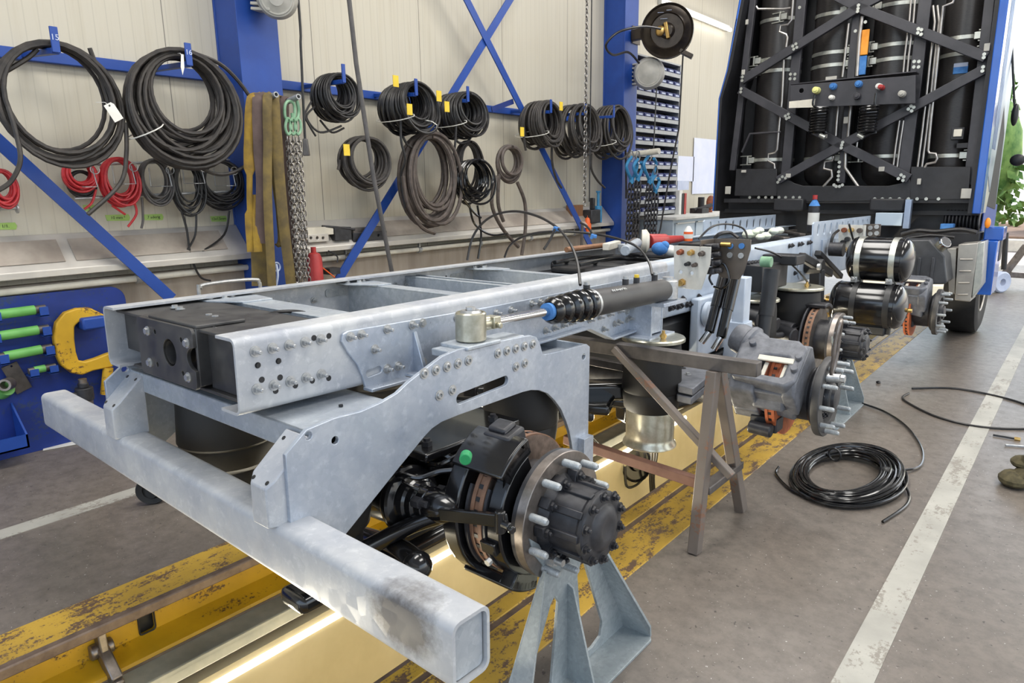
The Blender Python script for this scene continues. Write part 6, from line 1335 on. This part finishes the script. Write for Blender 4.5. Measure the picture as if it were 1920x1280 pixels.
q = W(1080, 390, x=-4.8); b = MB(); b.box(-4.86, -4.78, q.y - .12, q.y + .12, 1.13, 1.32); T_(b, 'cardboard_box', 'wood', 'small brown box on the ledge behind the brace foot', 'box')
# ---- white pipe with its clamps along the plinth
g = empty('wall_pipe', (-4.78, 2, .975), 'cream pipe running along the wall under the ledge', 'pipe')
b = MB(); b.cyl((0, -6, -.012), (0, 5.75, .018), .021, n=14); b.build('tube', 'off_white', g)
for i in range(10):
    yy = -2.6 + .83 * i; b = MB(); b.cyl((0, yy - .018, .004 * (yy) / 2), (0, yy + .018, .004 * yy / 2), .03, n=14); b.box(-.012, .012, yy - .008, yy + .008, .02, .075); b.box(-.05, 0, yy - .01, yy + .01, -.01, .01); b.build('clamp', 'zinc', g)
# ---- blue tool board with its tools
b = MB(); b.plate([(-2, .0), (1.79, .0)] + [(1.79 - .09 + .09 * cos(pi / 2 * i / 6), .945 - .09 + .09 * sin(pi / 2 * i / 6)) for i in range(7)] + [(-2, .985)], [], 'x', -4.80, -4.765); g = T_(b, 'tool_board', 'blue_board', 'big blue steel tool board standing against the wall at the left', 'board', None, bevel=.004)
for (a, c, lb, rr) in (((-20, 585), (84, 572), 'green pipe tool highest on the blue board', .028), ((-20, 626), (90, 609), 'green pipe tool second from the top on the blue board', .028), ((-5, 664), (96, 645), 'worn green pipe tool third from the top on the blue board', .028), ((52, 690), (103, 680), 'shortest green pipe tool beside the grey plate on the blue board', .022)):
    p0, p1 = W(*a, x=-4.70) + V(0, 0, -.02), W(*c, x=-4.70) + V(0, 0, -.02); t = empty('pipe_tool', p0.lerp(p1, .5), lb, 'tool', 'green pipe tools on the board'); O = t.location; u = (p1 - p0).normalized()
    b = MB(); b.cyl(p0 - O + u * .03, p1 - O - u * .055, rr, n=18); b.build('grip_tube', 'green_paint', t); b = MB(); b.cyl(p1 - O - u * .06, p1 - O, rr * .86, n=14); b.build('steel_end', 'trestle_steel', t); b = MB(); b.cyl(p0 - O, p0 - O + u * .04, rr * .86, n=14); b.build('steel_end', 'trestle_steel', t)
    for q in (p1 - O - u * .02, p0 - O + u * .02): b = MB(); b.box(-.055, .045, q.y - .022, q.y + .022, q.z - rr - .012, q.z - rr - .004); b.box(.037, .045, q.y - .022, q.y + .022, q.z - rr - .01, q.z + rr * .6); b.build('holder', 'blue_paint', t)
X_ = -4.69
def bp(x, y): q = W(x, y, x=X_); return (q.y, q.z)
oc = [bp(*p) for p in ((200, 592), (170, 577), (145, 578), (122, 586), (106, 605), (101, 630), (106, 665), (115, 685), (135, 700), (155, 703), (175, 695), (200, 690), (212, 688), (212, 660), (200, 664), (180, 672), (160, 678), (148, 676), (143, 660), (140, 635), (140, 612), (148, 604), (170, 600), (200, 606))]
t = empty('screw_clamp', (0, 0, 0), 'big worn yellow C-clamp hanging on the blue board', 'clamp')
b = MB(); b.plate(oc, [], 'x', X_ - .05, X_); b.build('frame', 'clamp_yellow', t, bevel=.008)
b = MB(); q0, q1 = bp(205, 690), bp(200, 740); b.cyl((X_ - .02, q0[0], q0[1]), (X_ - .02, q1[0], q1[1]), .03, n=16); b.build('screw', 'clamp_yellow', t)
a, c = bp(148, 596), bp(196, 612); b = MB(); b.box(-4.765, X_ + .05, a[0], c[0], c[1], a[1]); T_(b, 'board_hook', 'blue_paint', 'blue rounded hook plate carrying the yellow C-clamp', 'hook', None, bevel=.012)
b = MB(); pl = [bp(*p) for p in ((8, 693), (37, 680), (66, 728), (38, 742))]; b.plate(pl, [circ(*bp(27, 689), .006)], 'x', -4.755, -4.745); T_(b, 'steel_plate', 'trestle_steel', 'grey steel plate with a small hole hung askew on the blue board', 'plate')
q = W(8, 722, x=-4.66); b = MB(); b.lathe([(.022, 0), (.034, 0), (.036, -.01), (.036, -.07), (.022, -.07)], q, (.8, -.55, .1), 24, close=True); T_(b, 'pipe_nut', 'steel_bare', 'round steel pipe coupling at the left edge of the blue board', 'coupling'); b = MB(); b.cyl(q + V(-.05, .02, -.03), q + V(-.10, .0, -.06), .045, n=16); T_(b, 'pipe_holder', 'green_paint', 'green socket behind the round steel coupling', 'socket')
t = empty('valve', W(158, 735, x=-4.64), 'black and steel valve hanging below the yellow C-clamp', 'valve')
b = MB(); b.cyl((0, -.16, -.01), (0, .02, -.01), .022, n=14); b.cyl((0, 0, -.05), (0, 0, .03), .05, n=20); b.cyl((0, 0, .03), (0, 0, .06), .03, n=14); b.build('body', 'black_cast', t, bevel=.004); b = MB(); b.cyl((0, 0, .06), (0, 0, .085), .024, n=14); b.cyl((0, 0, -.09), (0, 0, -.05), .042, n=18); b.build('flange', 'steel_bare', t)
b = MB(); a, c = W(-20, 832, x=-4.6), W(52, 835, x=-4.6); b.box(-4.76, -4.56, a.y, c.y, .10, .11); b.box(-4.57, -4.56, a.y, c.y, .10, .18); b.plate([(-4.76, .10), (-4.56, .10), (-4.56, .18), (-4.76, .33)], [], 'y', c.y - .01, c.y); T_(b, 'board_tray', 'blue_paint', 'open blue steel tray at the foot of the tool board', 'tray')
# ---- small things behind the truck
b = MB(); q = W(110, 833, z=0); b.plate([(q.x - .1, q.y - .04), (q.x + .05, q.y - .1), (q.x + .12, q.y + .16), (q.x - .06, q.y + .14)], [], 'z', .002, .006); T_(b, 'paper_scrap', 'tag_white', 'scrap of white paper on the floor at the foot of the blue board', 'paper')
b = MB(); q = W(287, 925, z=.05); b.lathe([(.045, -.02), (.07, -.025), (.075, -.015), (.075, .015), (.07, .025), (.045, .02)], V(q.x, q.y, .076), (.85, -.5, 0), 28, close=True); b.cyl(V(q.x - .015, q.y + .02, .076), V(q.x + .015, q.y - .02, .076), .042, n=18); b.box(q.x - .04, q.x + .04, q.y + .0, q.y + .06, .14, .17); T_(b, 'castor', 'tyre', 'black castor wheel on the floor below the rear tube', 'wheel')
b = MB(); b.tube(cat([V(-4.2, W(374, 560, x=-4.2).y, .0), W(374, 560, x=-4.2), W(376, 540, x=-4.2), W(382, 534, x=-4.2), W(430, 527, x=-4.2), W(478, 524, x=-4.2), W(486, 530, x=-4.2), W(490, 560, x=-4.2), V(-4.2, W(490, 560, x=-4.2).y, .0)], 5), .012, 8); T_(b, 'trolley_handle', 'zinc', 'bent silver handle bar rising behind the far rail at the left', 'handle')
b = MB(); q = W(590, 500, x=-4.55); b.lathe([(0, -.55), (.06, -.55), (.06, .06), (.045, .10), (.02, .11), (.02, .15), (0, .15)], q, (0, 0, 1), 20); T_(b, 'fire_extinguisher', 'red_paint', 'red cylinder standing behind the far rail beside the chain', 'extinguisher')
b = MB(); b.tube([W(578, 475, x=-4.6), W(600, 498, x=-4.6), W(628, 520, x=-4.6)], .005, 6); T_(b, 'cord', 'orange', 'thin orange cord running behind the red cylinder', 'cord')
b = MB(); b.tube(cat([W(615, 470, x=-4.7), W(632, 480, x=-4.7), W(632, 492, x=-4.7)], 5), .006, 6); b.box(-4.72, -4.62, W(612, 495, x=-4.66).y, W(632, 500, x=-4.66).y, .87, .92); T_(b, 'wall_socket', 'black_cast', 'black socket with a short cable under the ledge', 'socket')
# ---- things lying on the truck frame
def tw(px, py, z): return TRUCK_LOC + TRUCK_ROT @ L(px, py, z=z)
t = empty('angle_grinder', tw(1240, 452, 1.28), 'dusty red angle grinder with a pale guard lying on the far rail', 'tool'); O = t.location
b = MB(); p0, p1 = tw(1215, 452, 1.30) - O, tw(1247, 450, 1.30) - O; b.cyl(p0, p1, .048, .042, 18); b.cyl(p1, tw(1278, 447, 1.29) - O, .032, .022, 14); b.build('body', 'red_paint', t, bevel=.004)
b = MB(); q = tw(1203, 452, 1.30) - O; b.lathe([(.02, 0), (.075, 0), (.078, .03), (.05, .05)], q, (.8, .5, 0), 24); b.build('guard', 'off_white', t); b = MB(); b.cyl(tw(1180, 462, 1.28) - O, tw(1192, 455, 1.30) - O, .035, n=14); b.build('disc_holder', 'hose_brown', t)
q = tw(1237, 466, 1.26); b = MB(); b.ball(q, .05, 16, (1.1, 1, .85)); b.ball(q + V(.03, .01, .02), .03, 10); b.cyl(q + V(0, 0, -.1), q, .008, n=8); T_(b, 'cloth', 'cloth_blue', 'crumpled bright blue cloth on the near rail beside the pale valve plate', 'cloth')
q = tw(1256, 470, 1.24); b = MB(); b.ball(q, .055, 12, (.8, 1, .7)); T_(b, 'cloth', 'tag_white', 'white rag tucked behind the pale valve plate', 'cloth')
def can(px, py, z, r, h, m1, m2, lb, nm='spray_can', X=None):
    q = tw(px, py, z); t = empty(nm, q, lb, 'can'); b = MB(); b.cyl((0, 0, 0), (0, 0, h), r, n=20); b.build('can_body', m1, t, bevel=.004); b = MB(); b.lathe([(r, h), (r * .7, h + r * .6), (r * .5, h + r * .9), (r * .3, h + r * 1.2), (0, h + r * 1.2)], (0, 0, 0), (0, 0, 1), 18); b.build('dome', m2, t)
    b = MB(); b.lathe([(r + .0015, h * .3), (r + .0015, h * .75)], (0, 0, 0), (0, 0, 1), 20); b.build('label_band', 'white_paint' if m1 != 'white_paint' else 'orange', t); return t
can(1290, 452, 1.245, .036, .075, 'orange', 'white_paint', 'short orange and white spray can standing behind the valve plate')
t = can(1523, 436, 1.25, .05, .25, 'black_cast', 'cloth_blue', 'tall bottle with a blue cap in front of the upper step plate', 'bottle'); b = MB(); b.cyl((0, 0, .31), (0, 0, .35), .022, n=12); b.build('nozzle', 'red_paint', t)
q = tw(1438, 440, 1.29); b = MB()
for i in range(9): b.ball(q + V(R.uniform(-.12, .12), R.uniform(-.2, .2), R.uniform(-.01, .05)), R.uniform(.03, .06), 8, (1, 1.3, .7))
T_(b, 'rag', 'rag_pale', 'crumpled pale greenish rag on the black deck between the rails', 'cloth')
t = empty('hammer', tw(1120, 466, 1.27), 'wooden-handled hammer lying along the far rail', 'tool'); O = t.location; b = MB(); b.cyl(tw(1062, 468, 1.285) - O, tw(1138, 459, 1.285) - O, .016, n=10); b.build('shaft', 'wood', t); b = MB(); b.bar(tw(1136, 463, 1.29) - O, tw(1158, 457, 1.29) - O, .045, .045); b.build('head', 'off_white', t, bevel=.006)
b = MB(); b.bar(tw(1165, 465, 1.27), tw(1185, 462, 1.27), .05, .05); b.cyl(tw(1172, 470, 1.29), tw(1195, 455, 1.30), .03, n=12); T_(b, 'clamp_tool', 'galv', 'small grey clamp on the far rail left of the red grinder', 'tool', None, bevel=.004)
b = MB(); pts = [W(1085, 440, x=-2.6), W(1085, 480, x=-2.6)]; b.tube([W(1092, 420, x=-3.2), W(1090, 478, x=-3.2)], .012, 8); T_(b, 'pipe_stand', 'hose_brown', 'upright brown tube behind the hammer', 'tube')
# ---- floor hoses and scraps on the right
rn = random.Random(5); c = W(1585, 897, z=0); pts = []; n = 40; turns = 30; K = [(rn.uniform(.60, 1), rn.uniform(-1, 1), rn.uniform(-1, 1), rn.uniform(0, 1)) for _ in range(turns + 2)]
rx, ry = .275, .42
ax_ = (W(1585, 950, z=0) - W(1600, 845, z=0)).normalized()
for i in range(turns * n + 1):
    t = i / n; k = int(t); f = t - k; f = f * f * (3 - 2 * f); s, u, v, w_ = [K[k][j] * (1 - f) + K[k + 1][j] * f for j in range(4)]; a = 2 * pi * t
    pts.append(V(c.x + u * .012 + rx * s * cos(a), c.y + v * .015 + ry * s * sin(a), .010 + .075 * w_ * (.6 + .4 * sin(a + .5))))
t = empty('floor_hose', (0, 0, 0), 'glossy black hose coil lying on the floor with a trailing end', 'hose coil')
b = MB(); b.tube(pts, .0068, 7); b.tube(cat([W(1650, 880, z=.04), W(1695, 881, z=.02), W(1726, 872, z=.01), W(1728, 840, z=.01), W(1700, 800, z=.01), W(1660, 772, z=.01), W(1617, 756, z=.01)], 8), .0068, 7); b.tube(cat([W(1575, 838, z=.06), W(1620, 846, z=.07), W(1665, 880, z=.05), W(1700, 915, z=.02), W(1700, 945, z=.01), W(1655, 978, z=.008)], 8), .0068, 7); b.tube(cat([W(1460, 875, z=.02), W(1456, 890, z=.01), W(1490, 922, z=.01), W(1560, 948, z=.01)], 8), .0068, 7); b.build('winding', 'hose_gloss', t)
b = MB(); q = W(1663, 886, z=.05); b.ball(q, .04, 12, (1, .8, .8)); q = W(1565, 852, z=.06); b.torus(q, (.3, 1, 0), .035, .006, 16, 6); b.build('tie', 'black_satin', t)
b = MB(); b.tube(cat([W(1710, 728, z=.008), W(1790, 728, z=.008), W(1880, 745, z=.008), W(1940, 765, z=.008), W(1990, 790, z=.008), W(1940, 803, z=.008), W(1840, 800, z=.008), W(1760, 782, z=.008), W(1708, 758, z=.008), W(1692, 745, z=.008), W(1704, 737, z=.008)], 8), .0075, 7); T_(b, 'loose_hose', 'hose_black', 'loose black hose lying in one wide loop across the white floor line', 'hose')
for a, c2, lb, br in (((1862, 815), (1902, 822), 'short dark rod with a brass end on the floor', True), ((1885, 834), (1925, 837), 'short pale rod on the floor nearest the rag', False)):
    p0, p1 = W(*a, z=.008), W(*c2, z=.008); t = empty('rod', p0.lerp(p1, .5), lb, 'rod'); b = MB(); b.cyl(p0 - t.location, p1 - t.location, .006, n=8); b.build('shank', 'black_satin' if br else 'zinc', t)
    if br: b = MB(); b.cyl(p1 - t.location, p1 - t.location + (p1 - p0).normalized() * .03, .012, n=8); b.build('tip', 'brass', t)
q = W(1912, 905, z=0); b = MB()
for i in range(5): b.ball(q + V(-.02 + .05 * i % .13, .03 * i - .05, .035 + .022 * i), .075 - .006 * i, 12, (1, 1.3, .55))
b.box(q.x + .0, q.x + .12, q.y - .02, q.y + .1, .12, .165); T_(b, 'rag', 'cloth_olive', 'crumpled olive rag on the floor at the right edge', 'cloth')
b = MB(); q = W(1716, 658, z=0)
b.ball(W(1647, 716, z=.008), .018, 8, (1, 1.4, .6)); T_(b, 'debris', 'black_satin', 'small dark crumb on the floor by the yellow kerb', 'crumb')
# ---- in the pit: round work light and hanging cable
q = W(1190, 868, x=-2.42); t = empty('work_light', q, 'round black work light hanging on the pit wall behind the rusty stretcher', 'light')
b = MB(); b.lathe([(0, -.06), (.10, -.06), (.13, -.02), (.14, .03), (.125, .04), (.12, .02), (.06, .015), (.05, .04), (0, .045)], (0, 0, 0), (.9, -.4, .2), 28); b.build('lamp_head', 'black_gloss', t); b = MB(); b.tube(cat([V(0, -.14, .02), V(.03, -.16, -.12), V(.03, 0, -.16), V(.03, .13, -.10), V(0, .14, .02)], 6), .010, 6); b.build('handle', 'black_satin', t)
b = MB()
for dx in (0, .03, .055): b.tube(cat([W(1218, 790, x=-2.3) + V(0, dx, 0), W(1222, 850, x=-2.3) + V(0, dx * 1.5, 0), W(1219, 900, x=-2.3) + V(0, dx, 0), W(1224, 960, x=-2.3) + V(0, dx, 0), W(1224, 1010, x=-2.3) + V(0, dx, 0)], 6), .010, 6)
b.tube(cat([W(1105, 815, x=-2.35), W(1125, 835, x=-2.35), W(1150, 860, x=-2.35)], 6), .006, 6); T_(b, 'pit_cable', 'hose_black', 'bunch of black cables hanging into the pit below the silver piston', 'cable')
q = W(212, 1250, x=-2.55); t = empty('sliding_bracket', q, 'grey steel bracket riding on the yellow pit beam at the lower left', 'bracket'); b = MB(); b.bar((-.10, .0, .14), (-.08, .0, .02), .055, .03, (0, 1, 0)); b.bar((-.09, 0, .03), (.02, .0, -.05), .055, .04, (0, 1, 0)); b.bar((.02, 0, -.04), (.03, 0, -.22), .055, .035, (0, 1, 0)); b.cyl((-.10, -.04, .03), (-.10, .04, .03), .03, n=14); b.build('arm', 'steel_bare', t, bevel=.006); b = MB(); b.cyl((.045, 0, -.09), (.05, 0, -.09), .010, n=12); b.build('hole', 'black_satin', t)
# ================================================================ outdoors beyond the open front
b = MB(); b.box(-12, 40, 16, 60, -.25, -.02); struct(b.build('ground_outside', 'outdoor_paving'))
b = MB(); b.box(-4, 40, 19.2, 19.6, -.02, .25); struct(b.build('kerb_outside', 'off_white', bevel=.02))
b = MB(); b.box(-4, 40, 19.6, 27, -.02, .30); struct(b.build('ground_bed', 'soil'))
def bush(x, y, r, h, lb, sd, mat='leaf_green'):
    rr = random.Random(sd); b = MB()
    for i in range(900):
        a, u = rr.uniform(0, 2 * pi), rr.uniform(0, 1) ; z = u * h; w_ = r * (1 - .55 * u) * rr.uniform(.75, 1.05); p = V(x + w_ * cos(a), y + w_ * sin(a), .28 + z); n = V(rr.uniform(-1, 1), rr.uniform(-1, 1), rr.uniform(-.5, 1)).normalized(); u_ = n.orthogonal().normalized(); v_ = n.cross(u_); s = rr.uniform(.10, .2)
        vs = [b.bm.verts.new(p + u_ * s * .6), b.bm.verts.new(p + v_ * s), b.bm.verts.new(p - u_ * s * .6), b.bm.verts.new(p - v_ * s)]; b.bm.faces.new(vs)
    g = empty('bush', (0, 0, 0), lb, 'bush', 'bushes outside'); b.build('foliage', mat, g, fix=False)
    b = MB(); b.ball((x, y, .28 + h * .45), 1, 14, (r * .8, r * .8, h * .48)); b.cyl((x, y, .2), (x, y, .5), .08, n=8); b.build('core', mat, g)
bush(.0, 22.5, 1.3, 3.2, 'green bush outside right of the cab mirror, nearest the hall', 1); bush(3.0, 23.6, 1.5, 3.8, 'green bush outside cut by the right edge of the photo', 2, 'grass_green'); bush(-2.9, 24.5, 1.4, 4.2, 'tall green bush outside mostly hidden behind the cab', 3)
t = empty('sack_truck', (.0, 0, 0), 'dark-handled hand truck with a wheel standing by the front tyre', 'hand truck'); y_ = 11.8; q0, q1 = W(1886, 436, y=y_), W(1882, 505, y=y_); b = MB(); b.cyl(q0, q1, .035, n=10); b.build('handle', 'black_satin', t); b = MB(); q = W(1878, 512, y=y_); b.lathe([(.05, -.04), (.13, -.05), (.15, -.03), (.15, .03), (.13, .05), (.05, .04)], V(q.x, q.y, .15), (.8, -.6, 0), 24, close=True); b.build('wheel', 'label_pale', t)
t = empty('steel_trestle', (.0, 0, 0), 'grey A-shaped steel trestle by the open front door', 'trestle'); y_ = 12.4; b = MB(); b.bar(W(1925, 460, y=y_), W(1885, 512, y=y_), .10, .10); b.bar(W(1885, 514, y=y_), W(1990, 520, y=y_), .08, .08); b.bar(W(1925, 455, y=y_), W(1965, 512, y=y_), .10, .10); b.build('frame', 'steel_bare', t, bevel=.006)
